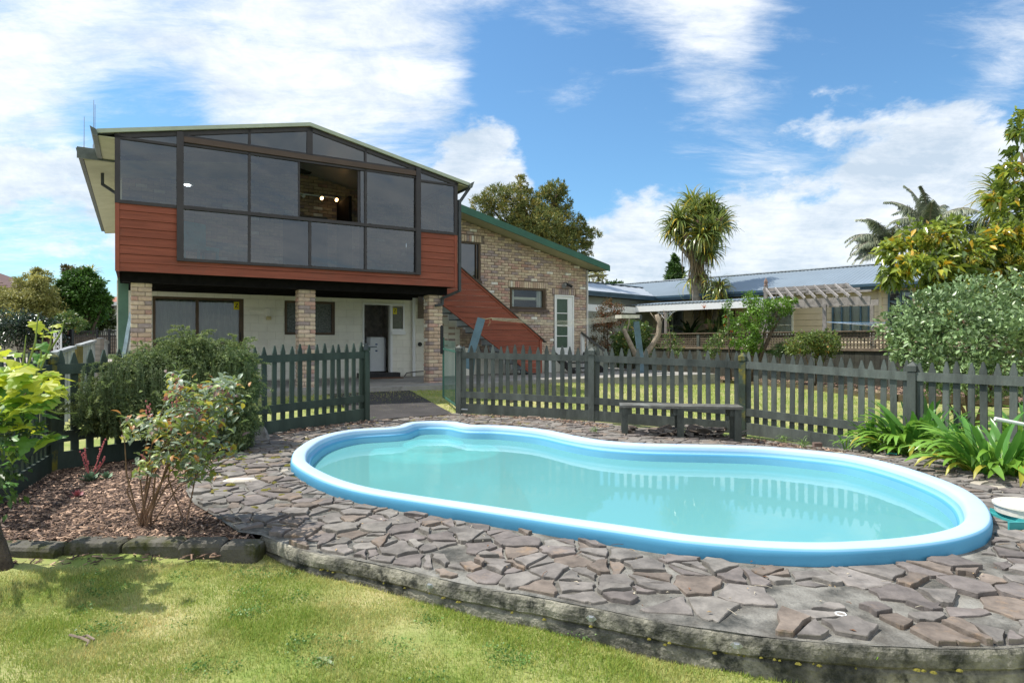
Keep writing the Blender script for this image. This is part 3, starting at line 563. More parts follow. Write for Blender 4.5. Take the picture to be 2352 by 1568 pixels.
fence(RP, G_FENCE, 'grey green picket fence running behind bench and agapanthus on pool far side', [17, 17, 17, 16, 16], [None, None, MOSSP, None, None, None])
fence(LP[1::-1], G_FENCE2, 'dark green picket panel between asphalt path gateway and trailing rosemary', [15], [None, None], side=1 * -1)
lf = fence(LP[1:], G_FENCE2, 'dark green picket fence turning a corner behind rosemary and grapevine', [15, 15], [None, MOSSP, None], skip_first=True, side=1)
# green steel gate standing open
GG = mat('pool_gate_green', (.045, .13, .10), .4, .1, 5)
ga = Vector((-.985, 11.1, -.20)); gb = Vector((-1.36, 12.45, -.16)); r = root('pool_gate', 'open green tubular steel pool gate with tall black latch', 'gate', tuple(ga)); d = gb - ga
mb = MB()
for f, w in ((0, .018), (1, .02)): q = d * f; mb.bar(q + Vector((0, 0, .03)), q + Vector((0, 0, 1.22 if f else 1.03)), .035, .035)
mb.bar((0, 0, .05), d + Vector((0, 0, .05)), .03, .035); mb.bar((0, 0, .995), d + Vector((0, 0, .995)), .03, .035); part('frame', mb, GG, r)
for k in range(1, 11):
    q = d * (k / 11); mb = MB(); mb.tube([q + Vector((0, 0, .05)), q + Vector((0, 0, 1.15)), q + Vector((0, 0, 1.17)) + d * .006], .0055, 5); part('bar', mb, GG, r)
mb = MB(); q = d + Vector((-.03, .0, 0)); mb.box((q.x - .03, q.y - .03, .93), (q.x + .03, q.y + .03, 1.48)); mb.box((q.x - .02, q.y - .02, 1.48), (q.x + .02, q.y + .02, 1.5)); part('latch', mb, BLACK, r)
mb = MB(); mb.tube([(.02, -.08, .03), (.10, -.16, .0), (.22, -.2, .0)], [.03, .022, .02], 8); part('drop_hinge', mb, GALV, r)
r0 = at(1371 / 1.6327 + 1, 796, 9.86); r = root('gate_striker', 'small metal latch striker on the path side of the gate post', 'latch', tuple(r0)); mb = MB(); mb.box((-.03, -.03, -.05), (.03, .02, .05)); mb.tube([(.0, -.01, .0), (.16, .05, .0)], .014, 8); part('striker_pin', mb, mat('latch_grey', (.06, .07, .075), .4), r)
mb = MB(); mb.ext([(-.09, -.05), (.09, -.05), (.095, .05), (-.08, .055)], -.045, .045); single('gate_brick', mb, mat('loose_brick', (.30, .24, .2), .9, .2, 20, .4), 'loose pinkish brick holding the open green gate', 'brick', tuple(gp(1174, 924, -.12) + Vector((0, 0, .05))), rz=.3)
# ------------------------------------------------------------ bench
bl = Vector((1.60, 8.93, -.33)); br = Vector((3.10, 8.70, -.36)); BW = mat('bench_worn_timber', (.075, .085, .072), .75, .3, 5, .5, 50, stretch=(1, 1, .3), dirt=((.03, .035, .03), 8, .5, .7)); BTOP = mat('bench_top_timber', (.14, .135, .115), .5, .25, 7, .6, 50, orand=.2, dirt=((.30, .33, .30), 7, .52, .7), spec=.5)
d = br - bl; l = math.hypot(d.x, d.y); r = root('bench', 'weathered backless timber bench standing in front of picket fence', 'bench', tuple(bl), math.atan2(d.y, d.x))
for q, y0 in (('seat_board', -.10), ('seat_board', .035), ('seat_board', .17)): mb = MB(); mb.box((-.07, y0 - .065, .385), (l + .07, y0 + .062, .42)); part(q, mb, BTOP, r)
for x in (0, l / 2, l):
    for y, h in ((-.12, .385), (.2, .385)): mb = MB(); mb.box((x - .045, y - .03, -.06), (x + .045, y + .045, h)); part('leg', mb, BW, r)
    mb = MB(); off = -.07 if x > .1 else .07; mb.box((x + off - .028, -.13, .29), (x + off + .028, .25, .384)); part('bearer', mb, BW, r)
# loose slates beneath the bench
r = root('slate_pile', 'heap of loose spare slates stacked on the ground under the bench', 'slate pile', (2.3, 8.9, -.36)); g = random.Random(5)
for k in range(46):
    x = g.uniform(-.72, .95); y = g.uniform(-.12, .22); a0 = g.uniform(0, 6); n = g.choice((5, 6, 7)); w = g.uniform(.07, .14); mb = MB(); pts = [(w * g.uniform(.75, 1.15) * math.cos(a0 + 6.283 * j / n), w * .75 * g.uniform(.75, 1.1) * math.sin(a0 + 6.283 * j / n)) for j in range(n)]
    mb.ext(pts, -.008, .009, ax=2); link('slate', mb.mesh('slate', SLATE[g.randrange(3)]), r, (x, y, .02 + g.uniform(0, .09)), (g.uniform(-.1, .6), g.uniform(-.4, .4), g.uniform(0, 6)))
# ------------------------------------------------------------ the house
HR = hw(3.1, 16.7); house = root('house', 'two storey brick and block house with glazed sunroom raised on brick pillars', 'house', tuple(HR), TH); HO = (-3.1, -16.7, 0)
def H(): return MB(off=HO)
def brickm(l, d, h, mats, c=.012, name='brick'):
    out = []
    for m in mats:
        mb = MB(); y0, y1 = 0, d; vs = []
        for y, cc in ((0, c), (c * .8, 0), (d, 0)):
            a = l / 2 - cc; b = h / 2 - cc; k = min(.012, c) if cc == 0 else .004
            vs += [(-a + k, y, -b), (a - k, y, -b), (a, y, -b + k), (a, y, b - k), (a - k, y, b), (-a + k, y, b), (-a, y, b - k), (-a, y, -b + k)]
        fs = [tuple(range(8))[::1]] + [(i, i + 8, (i + 1) % 8 + 8, (i + 1) % 8) for i in range(8)] + [(i + 8, i + 16, (i + 1) % 8 + 16, (i + 1) % 8 + 8) for i in range(8)]
        mb.add(vs, fs); me = mb.mesh(name, m); out.append(me)
    return out
def pickb(g): r_ = g.random(); return 0 if r_ < .24 else 1 if r_ < .46 else 2 if r_ < .58 else 3 if r_ < .72 else 4 if r_ < .755 else 5
ST = brickm(.23, .11, .076, BRK); HD = brickm(.11, .05, .076, BRK)
g = random.Random(21); CH = .086; PW = .35
for ps, pz0 in ((-.086, -.05), (2.974, -.05), (5.971, 0)):
    core = H(); core.box((ps + .012, 13.812, -.3), (ps + PW - .012, 13.8 + PW - .012, 2.09)); p_ = part('brick_pillar', core, MORTAR, house)
    back = H(); base = Vector((ps - 3.1, 13.8 - 16.7, 0))
    for c in range(25):
        z = 2.09 - .041 - c * CH; fl = c % 2
        # pinwheel of four bricks: each shows a long face and, round the corner, its end
        sets = [((.115, 0), 0, 'f'), ((0, .235), -math.pi / 2, 'l'), ((.235, PW), math.pi, 'b'), ((PW, .115), math.pi / 2, 'r')] if fl == 0 else [((.235, 0), 0, 'f'), ((0, .115), -math.pi / 2, 'l'), ((.115, PW), math.pi, 'b'), ((PW, .235), math.pi / 2, 'r')]
        for (x, y), rz, fc in sets:
            mi = pickb(g); mi = 0 if (mi == 4 and ps < 5) else mi; jt = (g.uniform(-.003, .003), g.uniform(-.003, .003))
            if fc in 'bf' or fc in 'lr':
                if fc in 'b': 
                    M = Matrix.Translation(base + Vector((x + 3.1, y + 16.7, z))) @ Matrix.Rotation(rz, 4, 'Z'); me = ST[mi]; back.add([M @ v.co for v in me.vertices], [tuple(p.vertices) for p in me.polygons], mi)
                else: o = link('brick', ST[mi], p_, (base.x + x + jt[0], base.y + y + jt[1], z), (0, 0, rz + g.uniform(-.012, .012)))
    part('rear_bricks', back, BRK, p_, kind='stuff')
# masonry walls
def rects(s0, s1, z0, ztop, ch, bl, gap, opens, half=True, g=None):
    out = []; r_ = 0; z = z0
    while True:
        za, zb_ = z + gap / 2, z + ch - gap / 2
        if all(ztop(s0 + (s1 - s0) * q / 20) < za for q in range(21)): break
        s = s0 - (bl / 2 if r_ % 2 else 0)
        while s < s1:
            a, b = max(s + gap / 2, s0), min(s + bl - gap / 2, s1); segs = [(a, b)]
            for (oa, ob, oc, od) in opens:
                if od <= za + .01 or oc >= zb_ - .01: continue
                ns = []
                for (u, v) in segs:
                    if ob <= u or oa >= v: ns.append((u, v)); continue
                    if oa > u: ns.append((u, oa - gap))
                    if ob < v: ns.append((ob + gap, v))
                segs = ns
            for (u, v) in segs:
                if v - u < .03: continue
                zc = min(zb_, min(ztop(u), ztop(v)))
                if zc - za > .02: out.append((u, v, za, zc))
            s += bl
        z += ch; r_ += 1
        if z > 9: break
    return out
def backing(name, s0, s1, z0, ztop, opens, t, th, m):
    mb = H(); xs = sorted({s0, s1} | {o[0] for o in opens} | {o[1] for o in opens}); xs = [x for x in xs if s0 <= x <= s1]
    for a, b in zip(xs, xs[1:]):
        c = (a + b) / 2; iv = sorted((o[2], o[3]) for o in opens if o[0] < c < o[1]); z = z0
        for lo, hi in iv:
            if lo > z: mb.ext([(a, z), (b, z), (b, lo), (a, lo)], t, t + th)
            z = hi
        mb.ext([(a, z), (b, z), (b, ztop(b)), (a, ztop(a))], t, t + th)
    return part(name, mb, m, house)
BO = [(.33, 2.28, -.1, 2.03), (3.25, 4.52, 1.15, 2.02), (5.30, 6.06, -.1, 1.985), (6.10, 6.42, 1.30, 1.95), (6.87, 7.1, 1.63, 2.3)]
wb = backing('block_wall', -.37, 8.2, -.2, lambda s: 2.35, BO, 16.706, .19, MORTARW)
blk = {}
for (a, b, c, d_) in rects(-.37, 8.2, .03, lambda s: 2.3, .2, .4, .008, BO):
    key = (round(b - a, 2), round(d_ - c, 2))
    if key not in blk: mb = MB(); w, h = b - a, d_ - c; mb.add([(0, 0, 0), (w, 0, 0), (w, 0, h), (0, 0, h), (-.002, .008, -.002), (w + .002, .008, -.002), (w + .002, .008, h + .002), (-.002, .008, h + .002)], [(0, 1, 2, 3), (4, 5, 1, 0), (5, 6, 2, 1), (6, 7, 3, 2), (7, 4, 0, 3)]); blk[key] = mb.mesh('block', CREAMW)
    link('block', blk[key], wb, (a - 3.1, 16.699 - 16.7, c))
# wing with brick veneer
rf = lambda s: 4.905 - .2585 * (s - 7.93)          # roof top along the wing verge
wt = lambda s: min(rf(s) - .22, 5.2)
WO = [(8.18, 8.89, 2.79, 3.95), (9.93, 11.27, 1.99, 2.66), (11.58, 12.38, .50, 2.50)]
SOL = [(8.1, 8.98, 3.95, 4.15), (9.86, 11.34, 2.66, 2.86), (11.52, 12.45, 2.50, 2.68)]
backing('wing_wall', 6.55, 12.91, -.3, wt, [o for o in WO], 16.735, .2, MORTAR)
mbp = H(); mbp.box((8.21, 16.70, -.2), (12.90, 16.74, .46)); mbp.box((11.0, 16.69, .46), (11.4, 16.70, .46)); part('white_base_wall', mbp, CREAMW, house)
bb = MB(off=HO); nb = 0; cache = {}
wl = part('brickwork', MB(off=HO).box((12.905, 16.66, -.2), (12.93, 16.95, 3.35)), WHITE, house)
rc = rects(7.1, 12.88, .47, wt, .086, .24, .010, WO + SOL, g=g) + [(s, s + .07, z, z + .19) for (a, b, z, z2) in SOL for s in np.arange(a + .01, b - .06, .082)]
rc = [q for q in rc if not (q[0] < 8.2 and q[2] < 2.3 and q[0] < 7.1)]
order = sorted(range(len(rc)), key=lambda i: abs(rc[i][0] - 10.2) + abs(rc[i][2] - 2.6) * .9)
lim = set(order[:70])
for i, (a, b, c, d_) in enumerate(rc):
    mi = pickb(g); w, h = b - a, d_ - c; j = g.uniform(-.003, .004)
    if i in lim:
        key = (round(w, 2), round(h, 3), mi)
        if key not in cache: cache[key] = brickm(w, .04, h, [BRK[mi]], .009)[0]
        link('brick', cache[key], wl, ((a + b) / 2 - 3.1, 16.70 + j - 16.7, (c + d_) / 2))
    else:
        x, z = (a + b) / 2, (c + d_) / 2; k = .008; aa, hh = w / 2, h / 2; y = 16.70 + j
        vs = [(x - aa + k, y, z - hh + k), (x + aa - k, y, z - hh + k), (x + aa - k, y, z + hh - k), (x - aa + k, y, z + hh - k), (x - aa, y + .009, z - hh), (x + aa, y + .009, z - hh), (x + aa, y + .009, z + hh), (x - aa, y + .009, z + hh), (x - aa, y + .04, z - hh), (x + aa, y + .04, z - hh), (x + aa, y + .04, z + hh), (x - aa, y + .04, z + hh)]
        bb.add(vs, [(0, 1, 2, 3), (4, 5, 1, 0), (5, 6, 2, 1), (6, 7, 3, 2), (7, 4, 0, 3), (8, 9, 5, 4), (9, 10, 6, 5), (10, 11, 7, 6), (11, 8, 4, 7)], mi)
part('wing_bricks', bb, [mat(m.name + '_wall', tuple(c), .9, .22, 9, .5, 90) for m, c in zip(BRK, [(.56, .44, .335), (.60, .485, .365), (.52, .35, .29), (.38, .305, .29), (.80, .77, .70), (.49, .375, .30)])], house, kind='stuff')
# house body, side and rear walls, roofs
mb = H(); mb.box((-.37, 16.9, -.2), (-.2, 25, 4.7)); mb.box((-.37, 24.8, -.2), (12.9, 25, 3.3)); mb.box((12.75, 16.95, -.2), (12.9, 24.8, 3.25)); mb.box((-.37, 16.9, 2.3), (12.9, 24.9, 2.38)); part('side_walls', mb, CREAMW, house)
mb = H(); RS, RZ = 5.05, 5.62
mb.ext([(-.9, 4.80), (RS, RZ), (RS, RZ - .14), (-.9, 4.62)], 16.45, 25.2); mb.ext([(RS, RZ), (13.37, 3.50), (13.37, 3.36), (RS, RZ - .14)], 16.1, 25.2); part('roof', mb, ROOFD, house)
mb = H(); mb.ext([(-.9, 4.82), (2.4, 5.22), (2.4, 5.0), (-.9, 4.6)], 15.1, 16.5); part('roof', mb, ROOFD, house)
mb = H(); mb.ext([(6.7, rf(6.7) - .03), (13.37, rf(13.37) - .03), (13.37, rf(13.37) - .215), (6.7, rf(6.7) - .25)], 16.06, 16.1); part('fascia', mb, GREENF, house)
mb = H(); mb.ext([(6.7, rf(6.7) - .20), (13.3, rf(13.3) - .20), (13.3, rf(13.3) - .215), (6.7, rf(6.7) - .215)], 16.11, 16.75); mb.box((12.93, 16.11, 3.16), (13.34, 25, 3.18)); part('soffit', mb, SOFFIT, house)
mb = H(); mb.ext([(-.88, 4.6), (2.4, 5.0), (2.4, 4.98), (-.88, 4.58)], 15.1, 25); mb.box((-.9, 15.08, 4.60), (-.32, 15.1, 4.81)); part('soffit', mb, SOFFIT, house)
mb = H(); mb.ext([(-.99, 4.66), (-.87, 4.66), (-.87, 4.80), (-1.02, 4.80)], 15.05, 25.1); mb.box((-1.0, 15.02, 4.60), (-.33, 15.05, 4.82)); part('gutter', mb, mat('gutter_grey', (.10, .115, .105), .5), house)
# sunroom body
SM = .209; zr = lambda s: 5.52 - SM * abs(s - 3.11)
mb = H(); fr = [(-.60, zr(-.60)), (3.11, zr(3.11)), (6.80, zr(6.80)), (6.80, zr(6.8) - .05), (3.11, zr(3.11) - .05), (-.60, zr(-.6) - .05)]
mb.ext(fr, 13.40, 16.72); part('sunroom_roof', mb, ROOFL, house)
for a_, b_ in ((-.34, -.29), (6.50, 6.55)): mb = H(); mb.box((a_, 13.46, 4.70), (b_, 16.72, zr(a_) - .045)); part('wall_plate', mb, BRONZE, house)
mb = H(); mb.ext([(-.60, zr(-.6) + .012), (3.11, zr(3.11) + .012), (6.83, zr(6.83) + .012), (6.83, zr(6.83) - .06), (3.11, zr(3.11) - .06), (-.60, zr(-.6) - .06)], 13.36, 13.40); part('barge_board', mb, CREAMT, house)
mb = H(); mb.box((-.58, 13.42, 4.64), (-.33, 16.7, 4.66)); part('soffit', mb, SOFFIT, house); mb = H(); mb.ext([(6.56, 4.70), (6.80, 4.66), (6.80, 4.68), (6.56, 4.72)], 13.42, 16.7); part('soffit', mb, SOFFIT, house)
mb = H(); mb.ext([(-.70, 4.78), (-.60, 4.73), (-.58, 4.62), (-.66, 4.63)], 13.3, 16.4); mb.ext([(6.80, 4.62), (6.86, 4.63), (6.92, 4.79), (6.82, 4.73)], 13.3, 16.4); part('gutter', mb, mat('gutter_grey', (.10, .115, .105), .5), house)
T0 = 13.45
# weatherboards of the sunroom front
def board(s0, s1, z0, z1, t, m=RED, parent=house, e0=None, e1=None, nm='weatherboard'):
    mb = MB(off=HO); a0, a1 = s0, s1; b0 = e0 if e0 is not None else s0; b1 = e1 if e1 is not None else s1
    mb.add([(a0, t - .016, z0), (a1, t - .016, z0), (b1, t - .004, z1 - .006), (b0, t - .004, z1 - .006), (a0, t + .012, z0), (a1, t + .012, z0), (b1, t + .012, z1 - .006), (b0, t + .012, z1 - .006)], [(0, 1, 2, 3), (4, 5, 1, 0), (5, 6, 2, 1), (6, 7, 3, 2), (7, 4, 0, 3)])
    return part(nm, mb, m, parent)
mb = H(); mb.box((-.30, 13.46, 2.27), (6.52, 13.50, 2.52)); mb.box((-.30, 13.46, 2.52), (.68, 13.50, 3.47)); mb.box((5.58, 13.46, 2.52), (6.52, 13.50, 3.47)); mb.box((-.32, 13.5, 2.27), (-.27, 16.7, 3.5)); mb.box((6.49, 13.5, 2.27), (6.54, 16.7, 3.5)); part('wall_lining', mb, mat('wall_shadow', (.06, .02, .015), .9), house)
for k in range(8):
    z0 = 2.262 + .158 * k; z1 = min(z0 + .158, 3.50)
    if z1 - z0 < .03: continue
    if k == 0: board(-.255, 6.455, z0, z1, T0)
    elif k == 1:
        board(-.255, .69, z0, z1, T0); board(.69, 5.57, z0, 2.512, T0); board(5.57, 6.455, z0, z1, T0)
    else: board(-.255, .69, z0, z1, T0); board(5.57, 6.455, z0, z1, T0)
for a_, b_ in ((-.325, -.257), (6.457, 6.53)): mb = H(); mb.box((a_, T0 - .02, 2.26), (b_, T0 + .05, 3.5)); part('corner_board', mb, REDT, house)
# floor and beams under it
mb = H(); mb.box((-.30, 13.5, 2.36), (6.5, 16.7, 2.42)); part('deck_floor', mb, WOODG, house)
mb = H(); mb.box((-.22, 13.72, 2.09), (6.40, 13.86, 2.34)); mb.box((-.27, 13.5, 2.27), (6.5, 13.72, 2.34))
for t in np.arange(14.3, 16.5, .45): mb.box((-.27, t, 2.14), (6.45, t + .05, 2.36))
mb.box((-.2, 16.45, 2.13), (6.61, 16.6, 2.36)); part('bearer', mb, DKBEAM, house)
# sunroom glazing
wf = H(); F0, F1 = T0 - .03, T0 + .05
def V_(s0, s1, z0, z1, d0=F0, d1=F1): wf.box((s0, d0, z0), (s1, d1, z1))
V_(-.33, -.245, 3.49, 4.72); V_(.66, .775, 2.50, zr(.7) - .08, F0 - .045); V_(5.47, 5.585, 2.50, zr(5.53) - .08, F0 - .045); V_(6.45, 6.535, 3.49, 4.72)
V_(1.915, 1.965, 2.5, 4.74); V_(4.285, 4.335, 2.5, 4.74); V_(3.09, 3.145, 2.5, 3.49); V_(.775, 5.47, 2.50, 2.555, F0 - .03); V_(.775, 5.47, 3.487, 3.555, F0 - .03); V_(.775, 5.47, 4.70, 4.745)
V_(-.245, .66, 3.49, 3.55); V_(5.585, 6.45, 3.49, 3.55); V_(-.245, .66, 4.655, 4.70); V_(5.585, 6.45, 4.64, 4.685)
V_(.775, 5.47, 4.86, 4.90); V_(3.06, 3.175, 4.86, zr(3.11) - .08); V_(1.92, 1.965, 4.9, zr(1.94) - .08); V_(4.285, 4.33, 4.9, zr(4.3) - .08)
for a, b in ((-.33, 3.11), (3.11, 6.535)): wf.ext([(a, zr(a) - .075), (b, zr(b) - .075), (b, zr(b) - .15), (a, zr(a) - .15)], F0, F1)
V_(4.145, 4.20, 3.555, 4.70, T0 + .02, T0 + .05); V_(2.885, 2.915, 3.555, 4.70, T0 - .02, T0 + .02)
for x in (-.33, 6.50):
    for t in (14.5, 15.6): wf.box((x, t, 3.5), (x + .04, t + .06, zr(x) - .15))
    wf.box((x, 13.5, 3.49), (x + .04, 16.7, 3.55)); wf.box((x, 13.5, 4.66), (x + .04, 16.7, 4.70))
wfo = part('window_frame', wf, BRONZE, house)
mb = H(); mb.box((.775, F0 - .035, 4.752), (5.47, F1, 4.855)); part('transom_beam', mb, BROWNB, house)
SG = glass('smoked_glass', (.45, .48, .47), .07)
def pane(poly, t=T0, m=SG): k1, k2 = g.uniform(-.010, .010), g.uniform(-.012, .012); ca, cb = poly[0]; mb = H(); mb.add([(a, t + (a - ca - .5) * k1 + (b - cb - .5) * k2, b) for a, b in poly], [tuple(range(len(poly)))]); return part('pane', mb, m, wfo)
rct = lambda a, b, c, d_: [(a, c), (b, c), (b, d_), (a, d_)]
for q in ((-.245, .66, 3.55, 4.655), (.775, 1.915, 3.555, 4.70), (1.965, 2.885, 3.555, 4.70), (4.20, 4.285, 3.555, 4.70), (4.335, 5.47, 3.555, 4.70), (5.585, 6.45, 3.55, 4.64), (.775, 1.915, 2.555, 3.487), (1.965, 3.09, 2.555, 3.487), (3.145, 4.285, 2.555, 3.487), (4.335, 5.47, 2.555, 3.487)): pane(rct(*q))
zt_ = lambda s: zr(s) - .15
for a, b, z in ((-.05, .66, 4.70), (.775, 1.92, 4.90), (1.965, 3.06, 4.90), (3.175, 4.285, 4.90), (4.33, 5.40, 4.90), (5.585, 6.30, 4.685)): pane([(a, z), (b, z), (b, max(z + .005, zt_(b))), (a, max(z + .005, zt_(a)))])
for x in (-.31, 6.52): mb = H(); mb.add([(x, 13.5, 3.55), (x, 16.7, 3.55), (x, 16.7, 4.66), (x, 13.5, 4.66)], [(0, 1, 2, 3)]); part('pane', mb, SG, wfo)
# inside the sunroom: brick wall with doorway, spotlights, ceiling light, chair
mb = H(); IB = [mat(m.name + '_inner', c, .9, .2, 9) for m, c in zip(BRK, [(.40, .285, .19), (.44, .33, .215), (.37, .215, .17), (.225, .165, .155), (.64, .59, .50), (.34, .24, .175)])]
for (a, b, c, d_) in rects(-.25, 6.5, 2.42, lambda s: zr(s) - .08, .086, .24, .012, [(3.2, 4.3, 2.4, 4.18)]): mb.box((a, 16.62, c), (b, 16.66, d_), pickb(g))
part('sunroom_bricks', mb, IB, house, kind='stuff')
mb = H(); mb.box((-.27, 16.66, 2.4), (6.5, 16.72, 4.75)); mb.ext([(-.27, 4.72), (6.5, 4.72), (6.5, zr(6.5) - .04), (3.11, zr(3.11) - .04), (-.27, zr(-.27) - .04)], 16.66, 16.72); part('sunroom_back_wall', mb, MORTAR, house)
mb = H(); mb.box((3.2, 16.60, 2.42), (3.27, 16.64, 4.18)); mb.box((4.23, 16.60, 2.42), (4.3, 16.64, 4.18)); mb.box((3.2, 16.6, 4.12), (4.3, 16.64, 4.19)); mb.box((3.27, 16.63, 2.42), (4.23, 16.65, 4.12)); part('door', mb, DKBEAM, house)
mb = H(); mb.box((4.55, 15.5, 2.42), (4.62, 16.6, 4.6)); mb.box((4.75, 15.2, 2.42), (4.82, 15.3, 4.7)); part('inner_door_frame', mb, DKBEAM, house)
LAMP = mat('lamp_glow', (1, .55, .22), .5, .02, 1, emit=7)
rl = root('spotlight_bar', 'ceiling spotlight bar with two glowing lamps inside the open sunroom window', 'light', tuple(hw(4.05, 16.5, 4.72)), TH)
mb = MB(); mb.box((-.55, -.02, 0), (.45, .02, .03)); part('bar', mb, WHITE, rl)
for x, on in ((-.45, 0), (0, 1), (.38, 1)):
    mb = MB(); mb.tube([(x, 0, .03), (x + .02, -.04, -.02), (x + .05, -.12, -.06)], [.02, .03, .048], 10); part('lamp_housing', mb, WHITE, rl)
    mb = MB(); mb.tube([(x + .05, -.118, -.058), (x + .056, -.142, -.068)], [.046, .03], 10); part('bulb', mb, LAMP if on else WHITE, rl)
mb = MB(); mb.box((-.10, -.10, 0), (.10, .10, .05)); mb.box((-.045, -.045, -.02), (.045, .045, 0), 1); single('ceiling_light', mb, [WHITE, mat('cool_glow', (.9, .95, 1), .5, .02, 1, emit=10)], 'small square lit ceiling light behind left sunroom glass', 'light', tuple(hw(.95, 15.2, 4.35)))
mb = MB(); mb.box((-.25, -.22, .40), (.25, .22, .48)); mb.box((-.25, .18, .48), (.25, .25, 1.0)); [mb.box((x - .02, y - .02, 0), (x + .02, y + .02, .4)) for x in (-.22, .22) for y in (-.19, .22)]
single('chair', mb, mat('turquoise_cloth', (.10, .38, .36), .9), 'turquoise covered chair inside the lower left sunroom window', 'chair', tuple(hw(1.15, 14.3, 2.42)), rz=TH + .6)
# downpipes
DPM = mat('downpipe_grey', (.045, .05, .055), .45)
mb = H(); q = .035
mb.bar((6.84, 13.42, 4.64), (6.60, 13.42, 4.30), .06, .06, up=(0, 1, 0)); mb.bar((6.58, 13.42, 4.33), (6.58, 13.42, 2.16), .065, .065, up=(0, 1, 0)); mb.bar((6.58, 13.42, 2.18), (6.25, 13.74, 2.00), .06, .06, up=(0, 1, 0)); mb.bar((6.28, 13.74, 2.02), (6.28, 13.74, 1.85), .06, .06, up=(0, 1, 0)); mb.bar((6.28, 13.74, 1.86), (6.1, 13.76, 1.83), .06, .06, up=(0, 1, 0))
part('downpipe', mb, DPM, house); mb = H(); mb.bar((-.62, 16.2, 4.64), (-.62, 16.2, 4.35), .06, .06, up=(0, 1, 0)); mb.bar((-.62, 16.2, 4.37), (-.36, 16.2, 4.2), .06, .06, up=(0, 1, 0)); part('downpipe', mb, DPM, house)
mb = H(); mb.box((-.31, 14.95, -.1), (-.13, 15.0, 2.3)); part('green_post', mb, GREENP, house)
mb = H(); mb.tube([(6.72, 16.62, 2.3), (6.72, 16.62, .0)], .045, 10); part('white_downpipe', mb, WHITE, house); mb = H(); mb.tube([(6.93, 16.66, .9), (6.93, 16.695, .9)], .06, 14); mb.tube([(6.42, 16.55, .02), (6.5, 16.6, .1), (6.75, 16.58, .13), (7.05, 16.6, .14)], .014, 6); part('vent_pipe', mb, BLACK, house)
# ground floor joinery
def frame(s0, s1, z0, z1, t, w, m, name='window', dep=.07):
    mb = H(); mb.box((s0, t - .01, z0), (s0 + w, t + dep, z1)); mb.box((s1 - w, t - .01, z0), (s1, t + dep, z1)); mb.box((s0 + w, t - .012, z1 - w), (s1 - w, t + dep, z1)); mb.box((s0 + w, t - .012, z0), (s1 - w, t + dep, z0 + w)); return mb
CURT = mat('net_curtain', (.50, .50, .46), .95, .2, 20, 0, stretch=(6, 6, .2), trans=.3)
def curtain(s0, s1, z0, z1, t, parent, m=CURT, n=40):
    mb = H(); pts = [(s0 + (s1 - s0) * i / n, t + .045 * math.sin(i * 1.1) + .02 * math.sin(i * .7)) for i in range(n + 1)]
    vs = [(a, b, z0) for a, b in pts] + [(a, b, z1) for a, b in pts]; mb.add(vs, [(i, i + 1, i + n + 2, i + n + 1) for i in range(n)]); return part('curtain', mb, m, parent, smooth=True)
CG = glass('clear_glass', (.75, .80, .78), .03); SF = H(); 
mb = frame(.33, 2.28, .02, 2.03, 16.72, .06, BROWNF); mb.box((1.22, 16.715, .08), (1.29, 16.77, 1.97)); mb.box((.39, 16.71, .88), (2.22, 16.77, .95)); mb.box((2.18, 16.70, .1), (2.22, 16.76, 1.97)); sd = part('sliding_door', mb, BROWNF, house)
for a, b in ((.39, 1.22), (1.29, 2.18)):
    for c, d_ in ((.95, 1.97), (.08, .88)): mb = H(); mb.add([(a, 16.75, c), (b, 16.75, c), (b, 16.75, d_), (a, 16.75, d_)], [(0, 1, 2, 3)]); part('pane', mb, CG, sd)
curtain(.4, 2.2, .06, 1.96, 16.84, sd)
mb = H(); mb.tube([(2.20, 16.69, 1.02), (2.20, 16.67, 1.1), (2.20, 16.69, 1.2)], .012, 6); part('handle', mb, BLACK, sd)
ZY = mat('yellow_sticker', (.72, .62, .02), .6, .02, 2); ZB = mat('sticker_black', (.02, .02, .015), .6, .02, 2)
def sticker(s, z, w, h, t, parent):
    mb = H(); mb.box((s, t, z), (s + w, t + .004, z + h)); y = t - .002; a, b, c, d_ = s + w * .2, s + w * .82, z + h * .25, z + h * .82; k = h * .09
    for p in ([(a, d_), (b, d_), (b, d_ - k), (a, d_ - k)], [(b, d_ - k), (b - w * .22, d_ - k), (a, c + k), (a + w * .22, c + k)], [(a, c + k), (b, c + k), (b, c), (a, c)]): mb.add([(u, y, v) for u, v in p], [(0, 1, 2, 3)], 1)
    return part('sticker', mb, [ZY, ZB], parent)
sticker(2.06, 1.76, .12, .19, 16.738, sd)
OG = mat('obscure_glass_dark', (.03, .04, .035), .25, .5, 30, 1.0, 55, col2=(.13, .15, .14), spec=.6)
mb = frame(3.25, 4.52, 1.16, 2.02, 16.70, .055, BROWNF); mb.box((4.44, 16.69, 1.2), (4.465, 16.75, 2.0)); w_ = part('window', mb, BROWNF, house); mb = H(); mb.box((3.3, 16.74, 1.2), (4.47, 16.75, 1.98)); part('pane', mb, OG, w_); mb = H(); mb.box((3.22, 16.64, 1.10), (4.55, 16.72, 1.15)); mb.box((3.25, 16.67, 1.03), (4.52, 16.7, 1.10)); part('sill', mb, CREAMW, w_)
mb = H(); mb.box((2.36, 16.68, 1.72), (3.2, 16.70, 1.78)); mb.box((2.79, 16.62, 1.60), (2.88, 16.69, 1.80)); mb.box((2.80, 16.60, 1.52), (2.91, 16.68, 1.61), 1); part('wall_lamp', mb, [CREAMW, mat('lamp_cream', (.55, .48, .25), .6)], house)
